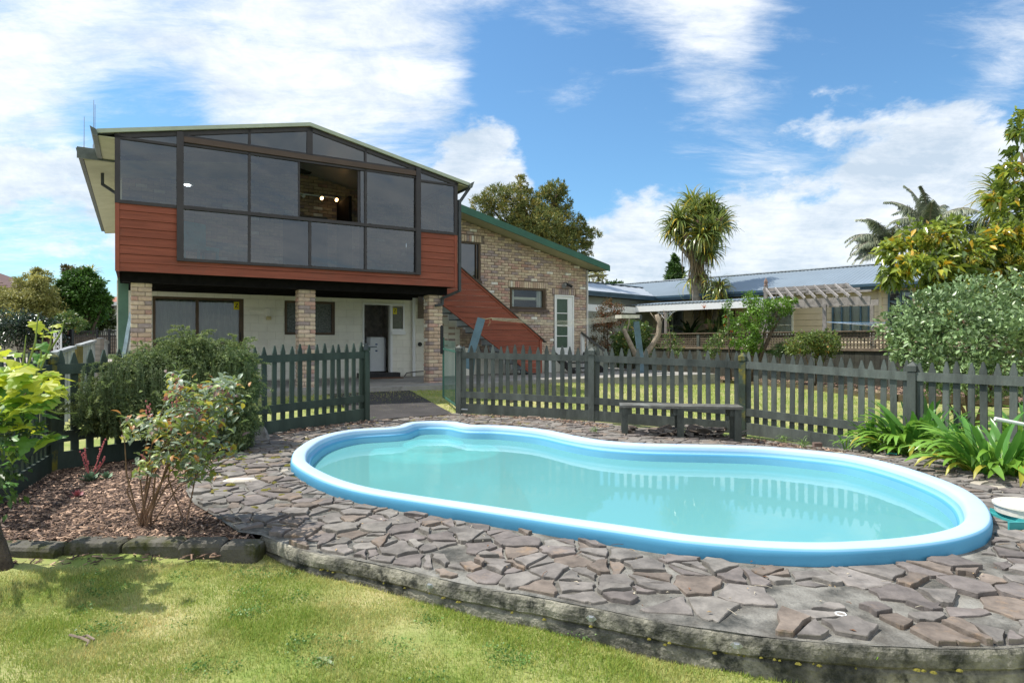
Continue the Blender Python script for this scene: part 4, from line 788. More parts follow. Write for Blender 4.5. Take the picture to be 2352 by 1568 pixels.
DW = H(); DW.box((5.27, 16.66, 0), (5.31, 16.80, 2.0)); DW.box((6.05, 16.66, .0), (6.11, 16.80, 2.0)); DW.box((5.27, 16.655, 1.98), (6.47, 16.80, 2.03)); DW.box((6.42, 16.665, 1.22), (6.47, 16.80, 1.98)); DW.box((6.08, 16.62, 1.17), (6.48, 16.70, 1.26)); DW.box((6.11, 16.665, 1.26), (6.42, 16.69, 1.33)); dr = part('door_frame', DW, WHITE, house)
mb = H(); mb.box((6.13, 16.70, 1.33), (6.40, 16.71, 1.93)); part('sidelight_pane', mb, mat('green_grey_glass', (.07, .08, .05), .3, .3, 20, .6, 60, spec=.6), dr); sticker(6.135, 1.74, .11, .17, 16.69, dr)
# laundry room behind the open door
mb = H(); mb.box((4.6, 16.9, .1), (4.66, 19.2, 2.25)); mb.box((6.7, 16.9, .1), (6.76, 19.2, 2.25)); mb.box((4.6, 19.2, .1), (6.76, 19.26, 2.25)); mb.box((4.6, 16.9, .05), (6.76, 19.2, .1)); mb.box((4.6, 16.9, 2.25), (6.76, 19.2, 2.3)); part('laundry_walls', mb, mat('laundry_wall', (.62, .58, .54), .9), house)
mb = H(); mb.box((5.12, 16.35, 0), (6.22, 16.7, .13)); part('door_step', mb, mat('black_step', (.03, .03, .032), .7), house)
mb = MB(); mb.box((-.42, -.2, 0), (.42, .2, .018)); single('doormat', mb, mat('brown_coir', (.17, .09, .055), .95, .3, 40, .6, 200), 'thin brown doormat below black step of the open door', 'doormat', tuple(hw(5.72, 16.1, .002)), rz=TH)
wm_ = root('washing_machine', 'white rounded top loading washing machine inside the open laundry doorway', 'washing machine', tuple(hw(5.78, 17.25, .1)), TH)
mb = MB(); c_ = [(-.28, -.2), (-.2, -.28), (.2, -.28), (.28, -.2), (.28, .28), (-.28, .28)]; mb.ext(c_, .05, .95, ax=2); part('body', mb, mat('appliance_white', (.62, .65, .68), .3, .03), wm_, smooth=False)
mb = MB(); mb.ext([(a * .96, b * .96) for a, b in c_], .95, 1.0, ax=2); part('lid', mb, mat('appliance_white', (.62, .65, .68), .3, .03), wm_)
mb = MB(); [mb.box((-.06, -.29, z), (.0, -.281, z + .04)) for z in (.78, .60)]; part('label_marks', mb, mat('blue_label', (.03, .08, .2), .5), wm_); mb = MB(); mb.box((-.26, -.25, 0), (.26, .26, .05)); part('base', mb, BLACK, wm_)
# wing joinery
mb = frame(8.19, 8.88, 2.80, 3.94, 16.72, .05, BROWNF); mb.box((8.74, 16.715, 2.85), (8.77, 16.77, 3.9)); w_ = part('window', mb, BROWNF, house); mb = H(); mb.box((8.24, 16.76, 2.85), (8.83, 16.765, 3.89)); DG = mat('dark_reflective_glass', (.02, .022, .025), .03, .1, 2, spec=1.0, coat=1.0); part('pane', mb, DG, w_); mb = H(); mb.box((8.15, 16.66, 2.73), (8.93, 16.74, 2.80)); part('sill', mb, BROWNF, w_)
mb = frame(9.94, 11.26, 2.0, 2.65, 16.72, .06, BROWNF); mb.box((11.15, 16.71, 2.05), (11.18, 16.77, 2.6)); w_ = part('window', mb, BROWNF, house); mb = H(); mb.add([(10.0, 16.76, 2.06), (11.2, 16.76, 2.06), (11.2, 16.76, 2.59), (10.0, 16.76, 2.59)], [(0, 1, 2, 3)]); part('pane', mb, CG, w_)
mb = H(); mb.box((9.88, 16.62, 1.90), (11.34, 16.74, 1.99)); part('sill', mb, mat('brown_tile_sill', (.10, .07, .06), .6), w_); WC = mat('white_curtain', (.75, .75, .74), .9, .1, 20, stretch=(6, 6, .2)); curtain(10.0, 10.16, 2.06, 2.6, 16.85, w_, WC, 8); curtain(11.0, 11.2, 2.06, 2.6, 16.85, w_, WC, 10)
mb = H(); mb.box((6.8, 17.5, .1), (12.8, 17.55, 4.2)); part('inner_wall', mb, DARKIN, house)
mb = frame(11.6, 12.37, .50, 2.49, 16.70, .045, WHITE); mb.box((11.645, 16.72, .55), (11.70, 16.76, 2.44)); mb.box((12.13, 16.72, .55), (12.33, 16.76, 2.44)); mb.box((11.7, 16.721, 2.36), (12.13, 16.76, 2.44)); mb.box((11.7, 16.721, .55), (12.13, 16.76, .78))
for z in (1.88, 1.48, 1.14): mb.box((11.7, 16.722, z - .014 + .02), (12.13, 16.76, z + .034))
wd = part('white_door', mb, WHITE, house); mb = H(); mb.box((11.7, 16.745, .78), (12.13, 16.75, 2.36)); part('pane', mb, mat('green_obscure_glass', (.06, .10, .07), .22, .3, 60, .5, 90, spec=.5), wd)
fl_ = root('security_light', 'black twin head security floodlight on bricks above white door', 'light', tuple(hw(11.98, 16.66, 2.86)), TH); mb = MB(); mb.tube([(0, .03, 0), (0, -.05, 0)], .05, 10); mb.tube([(.0, -.04, 0), (.1, -.08, -.05), (.2, -.12, -.10)], [.05, .04, .05], 10); part('black_head', mb, BLACK, fl_); mb = MB(); mb.tube([(0, -.04, 0), (-.08, -.1, -.05), (-.16, -.16, -.1)], [.03, .055, .075], 12); part('glass_head', mb, GALV, fl_)
# outside steps to the white door
stp = root('timber_steps', 'dark timber steps with white stringer and grey handrail at white door', 'steps', tuple(hw(12.0, 16.2, 0)), TH); DKS = mat('dark_step_timber', (.035, .033, .032), .8, .3, 6)
for k in range(3): mb = MB(); mb.box((-.5, -.62 + .27 * k, .13 + .16 * k), (.5, -.34 + .27 * k, .17 + .16 * k)); part('tread', mb, DKS, stp)
mb = MB(); mb.bar((-.55, -.8, .0), (-.55, .3, .55), .05, .2); mb.bar((.6, -.8, .0), (.6, .3, .55), .05, .2); part('stringer', mb, DKS, stp)
mb = MB(); mb.box((-.9, .25, 0), (-.6, .3, .5)); part('white_panel', mb, WHITE, stp); mb = MB(); mb.ext([(.64, 0), (1.05, 0), (.64, .55)], .1, .14); mb.box((.56, .3, 0), (.66, .4, 1.25)); part('white_panel', mb, WHITE, stp)
mb = MB(); mb.bar((.55, .35, 1.28), (1.25, -.35, .50), .09, .07); part('handrail', mb, mat('grey_handrail', (.07, .07, .065), .6), stp)
# external staircase with red balustrade
TP = 15.6; zlo = lambda s: 1.944 - .684 * (s - 7.175); zhi = lambda s: 3.003 - .731 * (s - 7.682); slo = lambda z: 7.175 + (1.944 - z) / .684; shi = lambda z: 7.682 + (3.003 - z) / .731
sr = root('external_staircase', 'outside stair with slanted red weatherboard balustrade and blue grey steps', 'staircase', tuple(HR), TH)
for k in range(22):
    z0 = .05 + .158 * k; z1 = min(z0 + .158, 3.52)
    if z1 <= z0: break
    a0, a1 = max(6.6, slo(z0)), min(10.28, shi(z0)); b0, b1 = max(6.6, slo(z1)), min(10.28, shi(z1))
    if z0 < .06: a0 = b0 + .2
    if a1 - a0 > .05: board(a0, a1, z0, z1, TP, parent=sr, e0=b0, e1=b1)
mb = H(); mb.ext([(10.28, .04), (10.36, .04), (10.36, zhi(10.36)), (10.28, zhi(10.28))], TP - .03, TP + .04); mb.ext([(6.6, zhi(6.6)), (10.38, zhi(10.38)), (10.38, zhi(10.38) - .07), (6.6, zhi(6.6) - .07)], TP - .03, TP + .05); mb.ext([(6.6, zlo(6.6)+.03), (9.9, zlo(9.9)+.03), (9.9, zlo(9.9)), (6.6, zlo(6.6))], TP - .022, TP + .05); part('trim', mb, REDT, sr)
mb = H(); mb.ext([(6.6, zhi(6.6) + .03), (10.5, zhi(10.5) + .03), (10.5, zhi(10.5)), (6.6, zhi(6.6))], TP - .06, TP + .10); part('capping', mb, mat('grey_capping', (.08, .075, .065), .7), sr)
RB = mat('blue_grey_stair_paint', (.58, .64, .72), .6, .1, 4)
for k in range(13):
    z = 2.36 - .185 * k; s = 6.75 + .27 * k
    if z < .1: break
    mb = H(); mb.box((s, TP + .06, z - .035), (s + .29, 16.66, z)); part('tread', mb, mat('stair_tread_grey', (.15, .17, .20), .65), sr); mb = H(); mb.box((s + .26, TP + .06, z - .19), (s + .28, 16.66, z - .036)); part('riser', mb, RB, sr)
mb = MB(); mb.box((-.4, -.15, 0), (.45, .15, .75)); mb.box((-.45, -.2, .75), (.5, .2, .79)); single('under_stair_cupboard', mb, CREAMW, 'small cream cupboard standing under the outside stairs', 'cupboard', tuple(hw(7.9, 16.4, 0)), rz=TH)
mb = MB(); mb.ext([(-.15, 0), (.12, 0), (.2, .5), (.22, .62), (-.12, .6)], 0, .02); single('white_panel_sheet', mb, WHITE, 'white plastic sheet leaning beneath the stairs behind green gate', 'panel', tuple(hw(7.0, 15.7, .55)), rz=TH)
# leaning blue-grey plank at left pillar
mb = MB(); mb.bar((0, 0, 0), (.16, .25, 1.55), .10, .04); single('leaning_plank', mb, mat('pale_blue_plank', (.22, .30, .33), .6), 'pale blue plank leaning beside the left brick pillar', 'plank', tuple(hw(-.30, 14.2, 0)), rz=.2)
# aerials
for k, (x, yt, yb, dd) in enumerate(((193.5, 268, 345, 15.9), (215.5, 230, 340, 16.4), (218.5, 240, 342, 17))):
    a = at(x, yt, dd); b = at(x - .5, yb, dd); r_ = root('roof_aerial', ('left' 'most thin whip aerial on the grey roof corner' if k == 0 else 'tall whip aerial nearest the cream gable edge' if k == 2 else 'middle thin whip aerial on left roof corner'), 'aerial', tuple(b), 0, 'whip aerials on the left roof corner'); mb = MB(); mb.tube([(0, 0, 0), a - b], [.008, .005], 5); part('whip', mb, WOODG, r_); mb = MB(); mb.tube([(0, 0, -.12), (0, 0, .08)], .022, 6); part('base', mb, GALV, r_)
# ------------------------------------------------------------ lattice fence between the gardens
LFm = root('lattice_fence', 'weathered board fence topped with square lattice behind the rose bed', 'fence', tuple(hw(18.3, 14, -.3)), TH)
Lo = (-18.3, -14, .3); tA, tB = 5.0, 21.5; ZT = 1.27
nP = 7; seg = (tB - tA) / nP
for k in range(nP + 1):
    t = tA + k * seg; mb = MB(off=Lo); mb.box((18.24, t - .06, -.4), (18.36, t + .06, ZT - .0)); part('post', mb, G_FENCE, LFm)
mb = MB(off=Lo); mb.box((18.21, tA, ZT), (18.39, tB, ZT + .035)); mb.box((18.22, tA, .70), (18.30, tB, .79)); part('rail', mb, LATT, LFm)
bd = MB().box((0, 0, 0), (.02, .145, 1.05)).mesh('board', DKFB)
t = tA
while t < tB: link('board', bd, LFm, (18.27 - 18.3, t - 14, 0 - .05)); t += .152
mb = MB(off=Lo)
for t in np.arange(tA, tB, .105): mb.box((18.285, t, .79), (18.297, t + .038, ZT))
for z in np.arange(.815, ZT - .02, .085): mb.box((18.270, tA, z), (18.283, tB, z + .036))
part('lattice', mb, LATT, LFm, kind='stuff')
# ------------------------------------------------------------ neighbouring house
NA = Vector((6.6, 29.0, -.3)); NR = math.atan2(-.714, .7)
nh = root('neighbour_house', 'single storey cream weatherboard house with blue grey steel roof', 'house', tuple(NA), NR); CR = mat('cream_weatherboard', (.68, .57, .43), .75, .05, 2, orand=.02)
NB = lambda: MB(off=(0, 0, .3))
def nwin(a, b, c, d_, m, nm='window', t=.55, w=.06, mull=(), cm=None, trans=None):
    mb = NB(); mb.box((a, t - .05, c), (a + w, t + .04, d_)); mb.box((b - w, t - .05, c), (b, t + .04, d_)); mb.box((a + w, t - .052, d_ - w), (b - w, t + .04, d_)); mb.box((a + w, t - .052, c), (b - w, t + .04, c + w))
    for x in mull: mb.box((x - w / 2, t - .045, c + w), (x + w / 2, t + .03, d_ - w))
    if trans: mb.box((a + w, t - .04, trans), (b - w, t + .03, trans + .035))
    w_ = part(nm, mb, m, nh); mb = NB(); mb.add([(a, t, c), (b, t, c), (b, t, d_), (a, t, d_)], [(0, 1, 2, 3)]); part('pane', mb, DG if cm is None else CG, w_)
    if cm:
        mb = NB(); n = 30; mb.add([(a + (b - a) * i / n, t + .06 + .02 * math.sin(i * 2.1), z) for z in (c, d_) for i in range(n + 1)], [(i, i + 1, i + n + 2, i + n + 1) for i in range(n)]); part('curtain', mb, cm, w_, smooth=True)
NO = [(.05, 1.15, .9, 2.4), (5.1, 6.05, 1.25, 2.42), (7.5, 8.8, 1.3, 2.5), (9.4, 10.15, 1.4, 2.78), (2.6, 3.6, 0, 2.2)]
LC = mat('lace_curtain', (.82, .82, .78), .9, .12, 14, stretch=(5, 5, .3))
nwin(.05, 1.15, .9, 2.4, mat('grey_frame', (.28, .30, .30), .5), mull=(.6,), trans=1.7, cm=mat('dim_curtain', (.10, .11, .11), .9)); nwin(5.1, 6.05, 1.25, 2.42, WHITE, cm=LC, trans=1.62)
BLF = mat('steel_blue_frame', (.075, .13, .18), .5); nwin(7.5, 8.8, 1.3, 2.5, BLF, mull=(7.85, 8.15, 8.5), cm=LC, w=.055); nwin(9.4, 10.15, 1.4, 2.78, BLF, mull=(9.8,), trans=2.4)
mb = NB(); xs = [-3, .05, 1.15, 2.6, 3.6, 5.1, 6.05, 7.5, 8.8, 9.4, 10.15, 16]
mb.box((-3, .57, -.3), (16, .7, .9)); mb.box((-3, .57, 2.42), (9.4, .7, 3.0)); mb.box((10.15, .57, .9), (16, .7, 3.0)); mb.box((9.4, .57, .9), (10.15, .7, 1.4)); mb.box((9.4, .57, 2.78), (10.15, .7, 3.))
for a, b, c in ((-3, .05, .9), (1.15, 2.6, .9), (3.6, 5.1, .9), (6.05, 7.5, .9), (8.8, 9.4, .9), (5.1, 6.05, .9), (7.5, 8.8, .9)): mb.box((a, .57, c), (b, .7, 1.25 if (a, b) == (5.1, 6.05) else 1.3 if a == 7.5 else 2.42))
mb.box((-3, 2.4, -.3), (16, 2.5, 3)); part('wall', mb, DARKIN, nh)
z = .15
while z < 2.95:
    z1 = min(z + .24, 2.98); segs = [(-3, 15.8)]
    for (oa, ob, oc, od) in NO:
        if od <= z or oc >= z1: continue
        segs = [q for (u, v) in segs for q in ([(u, v)] if ob <= u or oa >= v else [(u, oa), (ob, v)])]
    for u, v in segs: mb = NB(); mb.add([(u, .545, z), (v, .545, z), (v, .565, z1 - .008), (u, .565, z1 - .008), (u, .58, z), (v, .58, z)], [(0, 1, 2, 3), (4, 5, 1, 0)]); part('weatherboard', mb, CR, nh)
    z += .24
mb = NB(); mb.box((4.42, .50, -.2), (4.52, .55, 2.95)); mb.box((9.1, .50, -.2), (9.2, .55, 2.95)); part('downpipe', mb, CR, nh)
# corrugated roofs with real profile
def corr(p0, p1, q0, z0, q1, z1, m, name, pitch=.16, amp=.016, parent=nh, mkb=NB, trim=None):
    mb = mkb(); n = int((p1 - p0) / (pitch / 4)); row = []
    for i in range(n + 1): x = p0 + (p1 - p0) * i / n; row.append((x, amp * (0, 1, 0, -1)[i % 4]))
    f = trim or (lambda x: (q0, z0, q1, z1)); vs = []
    for x, dz in row: a, b, c, d_ = f(x); vs += [(x, a, b + dz), (x, c, d_ + dz)]
    mb.add(vs, [(2 * i, 2 * i + 2, 2 * i + 3, 2 * i + 1) for i in range(n)]); return part(name, mb, m, parent)
def mainroof(x):
    k = (4.12 - 3.05) / 3.6
    if x < -2.2: return (0 if x < -99 else 2.2, 3.05 + 2.2 * k, 3.6, 4.12)
    if x < 0: return (-x, 3.05 - x * k, 3.6, 4.12)
    if x > 13: return (0, 3.05, max(.05, 3.6 - (x - 13) * 1.2), 3.05 + max(.05, 3.6 - (x - 13) * 1.2) * k)
    return (0, 3.05, 3.6, 4.12)
corr(-9, 16, 0, 3.05, 3.6, 4.12, ROOFB, 'main_roof', trim=mainroof)
mb = NB(); k = (4.12 - 3.05) / 3.6; mb.add([(16, 7.2, 3.05), (-9, 7.2, 3.05), (-9, 3.6, 4.12), (13, 3.6, 4.12)], [(0, 1, 2, 3)]); part('rear_roof', mb, ROOFB, nh)
mb = NB(); mb.bar((-9, 3.6, 4.14), (13, 3.6, 4.14), .3, .04); mb.bar((13, 3.6, 4.14), (16, .1, 3.1), .2, .04); part('ridge_cap', mb, mat('pale_ridge', (.48, .52, .55), .4), nh)
mb = NB(); n = 60
vs = []
for i in range(n + 1):
    q = -7 + 9.2 * i / n; dz = .014 * (0, 1, 0, -1)[i % 4]; vs += [(min(0, -max(q, 0)), q, 3.05 + max(q, 0) * k + dz), (-2.2, q, 3.05 + 2.2 * .3 + dz)]
mb.add(vs, [(2 * i + 1, 2 * i + 3, 2 * i + 2, 2 * i) for i in range(n)]); part('wing_roof', mb, ROOFL, nh)
mb = NB(); mb.add([(-2.2, -7, 3.71), (-2.2, 2.2, 3.71), (-4.4, 2.2, 3.05), (-4.4, -7, 3.05)], [(0, 1, 2, 3)]); part('wing_roof', mb, ROOFL, nh)
mb = NB(); mb.bar((-2.2, -7, 3.73), (-2.2, 2.25, 3.73), .2, .03); part('ridge_cap', mb, NAVY, nh)
mb = NB()
for z, o, h in ((3.0, -.10, .10), (2.90, -.02, .09)): mb.box((-.02 if o < -.05 else 0, o, z - h / 2), (16, o + .08, z + h / 2)); mb.box((0 - .02, -7, z - h / 2), (.08 + .02 * (o < -.05), 0 + o, z + h / 2))
mb.box((-4.5, -7.05, 2.9), (.1, -6.95, 3.06)); part('gutter', mb, NAVY, nh)
mb = NB(); mb.box((.09, .0, 2.86), (16, .6, 2.88)); mb.box((-.5, -6.9, 2.86), (0, .0, 2.88)); part('soffit', mb, mat('dark_soffit', (.10, .09, .08), .9), nh)
mb = NB(); mb.box((-.56, -6.9, -.3), (-.5, .55, 2.86)); mb.box((-4.2, -6.9, -.3), (-.5, -6.85, 2.86)); part('wing_wall', mb, mat('pale_grey_wall', (.42, .44, .40), .8, .05, 3), nh)
corr(-.3, 6.3, -2.02, 2.56, .5, 2.80, ROOFB, 'porch_roof')
mb = NB(); mb.box((.3, -2.0, 2.26), (6.2, -1.95, 2.53)); mb.box((.25, -5.4, 2.20), (.30, -1.95, 2.47)); part('porch_fascia', mb, WHITE, nh)
for p in (1.78, 5.9): mb = NB(); mb.box((p - .06, -1.98, -.2), (p + .06, -1.86, 2.27)); part('porch_post', mb, WOODG, nh)
for sg in (-1, 1):
    mb = NB(); p = 1.78 + sg * .06
    mb.tube([(p, -1.92, 1.92), (p + sg * .1, -1.92, 2.02), (p + sg * .2, -1.92, 2.15), (p + sg * .42, -1.92, 2.25)], .018, 5)
    for c, r_ in (((p + sg * .13, 2.14), .075), ((p + sg * .28, 2.21), .04)): mb.tube([(c[0] + r_ * (1 - j / 22) * math.cos(j * .6), -1.92, c[1] + r_ * (1 - j / 22) * math.sin(j * .6)) for j in range(16)], .013, 4)
    mb.box((min(p, p + sg * .42), -1.93, 2.24), (max(p, p + sg * .42), -1.91, 2.26)); mb.box((min(p, p + sg * .02), -1.93, 1.9), (max(p, p + sg * .02), -1.91, 2.25)); part('fretwork_bracket', mb, WHITE, nh)
# pergola
WOODG2 = mat('grey_pergola_timber', (.27, .25, .235), .85, .3, 5, .4, 60, orand=.15)
pg = root('pergola', 'grey weathered timber pergola with gabled open rafters in front of cream house', 'pergola', (NA.x + 7.5 * .7 - 2.4 * .714, NA.y - 7.5 * .714 - 2.4 * .7, -.3), NR); PB = lambda: MB(off=(-7.5, 2.4, .3))
mb = PB(); mb.bar((6.6, -3.4, 2.26), (9.95, -3.4, 2.26), .06, .26); part('front_beam', mb, WOODG2, pg); mb = PB(); mb.bar((5.3, -1.3, 2.30), (9.6, -1.3, 2.30), .06, .2); part('rear_beam', mb, WOODG2, pg); mb = PB(); mb.bar((6.1, -2.35, 2.85), (9.0, -2.35, 2.85), .04, .14); part('ridge_beam', mb, WOODG2, pg)
for k in range(9):
    p = 6.2 + 2.7 * k / 8
    for q, pe in ((-3.75, p + .9), (-.95, p - .5)): mb = PB(); mb.bar((p, -2.35, 2.90), (pe, q, 2.38), .035, .085); part('rafter', mb, WOODG2, pg)
for a in (6.5, 7.5, 8.5): 
    mb = PB(); mb.bar((a, -2.9, 2.68), (a + 1.0, -2.9, 2.68), .03, .07); part('batten', mb, WOODG2, pg); mb = PB(); mb.bar((a, -1.75, 2.68), (a + 1.0, -1.75, 2.68), .03, .07); part('batten', mb, WOODG2, pg)
for p, q, h in ((8.6, -3.4, 2.2), (6.7, -3.4, 2.2), (9.4, -1.3, 2.2), (6.2, -2.35, 3.0)): mb = PB(); mb.box((p - .055, q - .055, -.3), (p + .055, q + .055, h)); part('post', mb, WOODG2, pg)
mb = PB(); mb.lathe((6.2, -2.35, 3.0), [(.07, 0), (.085, .03), (.05, .06), (.07, .10), (.075, .16), (.0, .32)], 4); part('finial', mb, mat('reddish_grey_wood', (.25, .17, .14), .85), pg)
# ------------------------------------------------------------ clothesline
cl = at(1468, 800, 19.5); cz = zback(cl.x, cl.y); c0 = at(1462, 728, 19.0); c1 = at(1106, 731, 13.6)
cr = root('clothesline', 'folding line clothesline strung between blue grey posts over back lawn', 'clothesline', (cl.x, cl.y, cz)); o_ = Vector((-cl.x, -cl.y, -cz))
mb = MB(off=o_); mb.bar((cl.x + .15, cl.y, cz), tuple(at(1461, 738, 19.2)), .17, .10, up=(0, 1, 0)); part('post', mb, STEELB, cr)
b0 = at(1084, 812, 13.55); mb = MB(off=o_); b0.z = zback(b0.x, b0.y); mb.bar(tuple(at(1072, 846, 13.6)), tuple(c1), .17, .09, up=(0, 1, 0)); mb.bar(tuple(at(1083, 870, 13.8)), tuple(at(1090, 800, 13.7)), .07, .05, up=(0, 1, 0)); part('leaning_post', mb, STEELB, cr)
mb = MB(off=o_); e = at(1420, 727, 18.8); mb.bar(tuple(e), tuple(at(1465, 727, 19.3)), .26, .10); part('reel_box', mb, mat('cream_plastic', (.62, .60, .52), .5), cr)
mb = MB(off=o_); f_ = at(1462, 729, 19.3); mb.bar(tuple(f_), tuple(f_ + Vector((.12, .02, 0))), .3, .14); part('end_cap', mb, mat('dark_cap', (.05, .06, .07), .5), cr)
LN = mat('line_cord', (.55, .52, .45), .8); s_ = at(1130, 730, 13.9)
for k in range(5):
    mb = MB(off=o_); a = s_ + Vector((0, .02 * k, -.01 * k)); b = e + Vector((0, .06 * k - .1, -.03 * k)); mb.tube([a, (a + b) / 2 + Vector((0, 0, -.10 - .015 * k)), b], .0055, 4); part('line', mb, LN, cr)
mb = MB(off=o_); mb.tube([c1, c1 + Vector((.1, .1, -.01)), s_], .012, 5); mb.tube([s_ + Vector((-.06, 0, 0)), s_ + Vector((-.04, 0, -.1)), s_ + Vector((-.09, 0, -.18))], .007, 4); part('rope', mb, mat('rope', (.42, .33, .2), .9), cr)
a, b = hw(0, 0), None; bl_ = root('blue_clothesline', 'thin blue and white washing lines in front of neighbour cream wall', 'clothesline', tuple(at(1900, 740, 19.6)))
for k in range(4): mb = MB(off=-bl_.location); mb.tube([at(1898, 739.5, 19.5), at(2040, 741 + 3.2 * k, 17.2)], .006, 4); part('line', mb, mat('blue_cord', (.08, .30, .62), .6) if k % 2 == 0 else LN, bl_)
# ------------------------------------------------------------ left background
rw = root('ramp_railing', 'grey timber ramp railing with sloping handrails beyond the dark picket fence', 'railing', tuple(at(170, 820, 9.5))); o_ = -rw.location; PGM = mat('pale_grey_railing', (.30, .32, .33), .75, .2, 6, stretch=(1, 1, .3), orand=.1)
def rail(x0, y0, d0, x1, y1, d1, n, drop=1.0):
    a, b = at(x0, y0, d0), at(x1, y1, d1); mb = MB(off=o_); mb.bar(a, b, .09, .045); part('handrail', mb, PGM, rw)
    for k in range(n): p = a + (b - a) * ((k + .5) / n); mb = MB(off=o_); mb.box((p.x - .035, p.y - .01, p.z - drop), (p.x + .035, p.y + .01, p.z - .02)); part('baluster', mb, PGM, rw)
rail(122, 812, 8.6, 168.8, 797.5, 9.8, 6, 1.15); rail(179.3, 794.5, 10.2, 215.7, 783.5, 11.4, 7, 1.1); rail(230, 778, 11.6, 245, 786, 12.2, 5, .55)
for x, y, d_, w in ((174, 795, 10.0, .14), (227.5, 777, 11.6, .12)): p = at(x, y, d_); mb = MB(off=o_); mb.box((p.x - w / 2, p.y - w / 2, p.z - 1.2), (p.x + w / 2, p.y + w / 2, p.z)); part('post', mb, mat('mossy_yellow_post', (.16, .13, .05), .9, .3, 5) if x < 200 else WOODG, rw)
FD = 34.0
def bx(nm, label, cat, x0, x1, y0, y1, d, th, m, extra=None):
    a, b = at(x0, y1, d), at(x1, y0, d); c = ((a.x + b.x) / 2, d, a.z); mb = MB(off=(-c[0], -c[1], -c[2])); mb.box((a.x, d - th / 2, a.z), (b.x, d + th / 2, b.z)); return single(nm, mb, m, label, cat, c)
gp_ = root('gate_pillar', 'brick gate pillar with pale pyramid cap beyond the driveway', 'pillar', tuple(at(117, 812, 26))); o_ = -gp_.location; a, b = at(108, 815, 26), at(125, 764, 26)
mb = MB(off=o_)
for k in range(13):
    for j in range(2): mb.box((a.x + (b.x - a.x) * j / 2 + .004, 25.8, a.z + .075 * k), (a.x + (b.x - a.x) * (j + 1) / 2 - .004, 26.2, a.z + .075 * k + .065))
part('brick', mb, mat('dark_brown_brick', (.11, .07, .06), .9, .2, 8), gp_, kind='stuff'); mb = MB(off=o_); z0 = b.z; mb.add([(a.x - .05, 25.7, z0), (b.x + .05, 25.7, z0), (b.x + .05, 26.3, z0), (a.x - .05, 26.3, z0), (a.x - .05, 25.7, z0 + .06), (b.x + .05, 25.7, z0 + .06), (b.x + .05, 26.3, z0 + .06), (a.x - .05, 26.3, z0 + .06), ((a.x + b.x) / 2, 26, z0 + .22)], [(0, 1, 5, 4), (1, 2, 6, 5), (2, 3, 7, 6), (3, 0, 4, 7), (4, 5, 8), (5, 6, 8), (6, 7, 8), (7, 4, 8)]); part('cap', mb, mat('pale_cap', (.5, .5, .5), .6), gp_)
tr = root('white_trellis', 'white diamond pattern metal trellis beside the brown gate', 'trellis', tuple(at(132, 810, 25.5))); o_ = -tr.location; a, b = at(124.5, 808, 25.5), at(140.5, 759, 25.5); mb = MB(off=o_)
for x in (a.x, b.x): mb.box((x - .02, 25.48, a.z), (x + .02, 25.52, b.z))
for k in range(5): z = a.z + (b.z - a.z) * k / 4; mb.box((a.x, 25.485, z - .015), (b.x, 25.515, z + .015))
for k in range(4):
    z = a.z + (b.z - a.z) * k / 4; z2 = a.z + (b.z - a.z) * (k + 1) / 4; xm = (a.x + b.x) / 2
    for p, q in (((a.x, z), (xm, z2)), ((b.x, z), (xm, z2)), ((a.x, z2), (xm, z)), ((b.x, z2), (xm, z))): mb.bar((p[0], 25.5, p[1]), (q[0], 25.5, q[1]), .015, .015, up=(0, 1, 0))
part('bars', mb, WHITE, tr)
gt = root('brown_gate', 'reddish brown boarded timber gate beside black metal fence', 'gate', tuple(at(152, 812, 27))); o_ = -gt.location; a, b = at(141, 814, 27), at(162, 760, 27)
for k in range(4): w = (b.x - a.x) / 4; mb = MB(off=o_); mb.box((a.x + w * k + .004, 27, a.z), (a.x + w * (k + 1) - .004, 27.03, b.z)); part('board', mb, mat('red_brown_timber', (.20, .08, .045), .7, .2, 5, orand=.1), gt)
mb = MB(off=o_); mb.box((a.x, 26.96, b.z - .25), (b.x, 27, b.z - .15)); mb.box((b.x, 26.9, a.z - .1), (b.x + .12, 27.05, b.z + .08)); part('frame', mb, BLACK, gt)
bf = root('black_metal_fence', 'black metal bar fence and sliding gate across the driveway', 'fence', tuple(at(215, 812, FD))); o_ = -bf.location; a, b = at(165, 813, FD), at(275, 759, FD); mb = MB(off=o_)
for z in (a.z + .03, b.z - .03, b.z - .3): mb.box((a.x, FD - .02, z - .025), (b.x, FD + .02, z + .025))
part('rail', mb, BLACK, bf); bm = MB().box((-.011, -.011, 0), (.011, .011, b.z - a.z)).mesh('bar', BLACK)
n = int((b.x - a.x) / .11)
for k in range(n): link('bar', bm, bf, (a.x + .11 * k - bf.location.x, 0, a.z - bf.location.z))
for x in (166, 224, 252): p = at(x, 813, FD); mb = MB(off=o_); mb.box((p.x - .05, FD - .08, p.z), (p.x + .05, FD, b.z + .08)); part('post', mb, BLACK, bf)
wl_ = root('low_stone_wall', 'low terraced timber and stone retaining wall behind black fence', 'wall', tuple(at(215, 800, 38))); mb = MB(off=-wl_.location); g = random.Random(4)
for k in range(6):
    x = -30.0
    while x < -20: w = g.uniform(.5, 1.1); mb.box((x, 38 + .25 * k, .2 + .2 * k), (x + w - .02, 38.3 + .25 * k, .38 + .2 * k)); x += w
part('stone_blocks', mb, mat('terrace_stone', (.20, .155, .12), .9, .3, 3), wl_, kind='stuff')
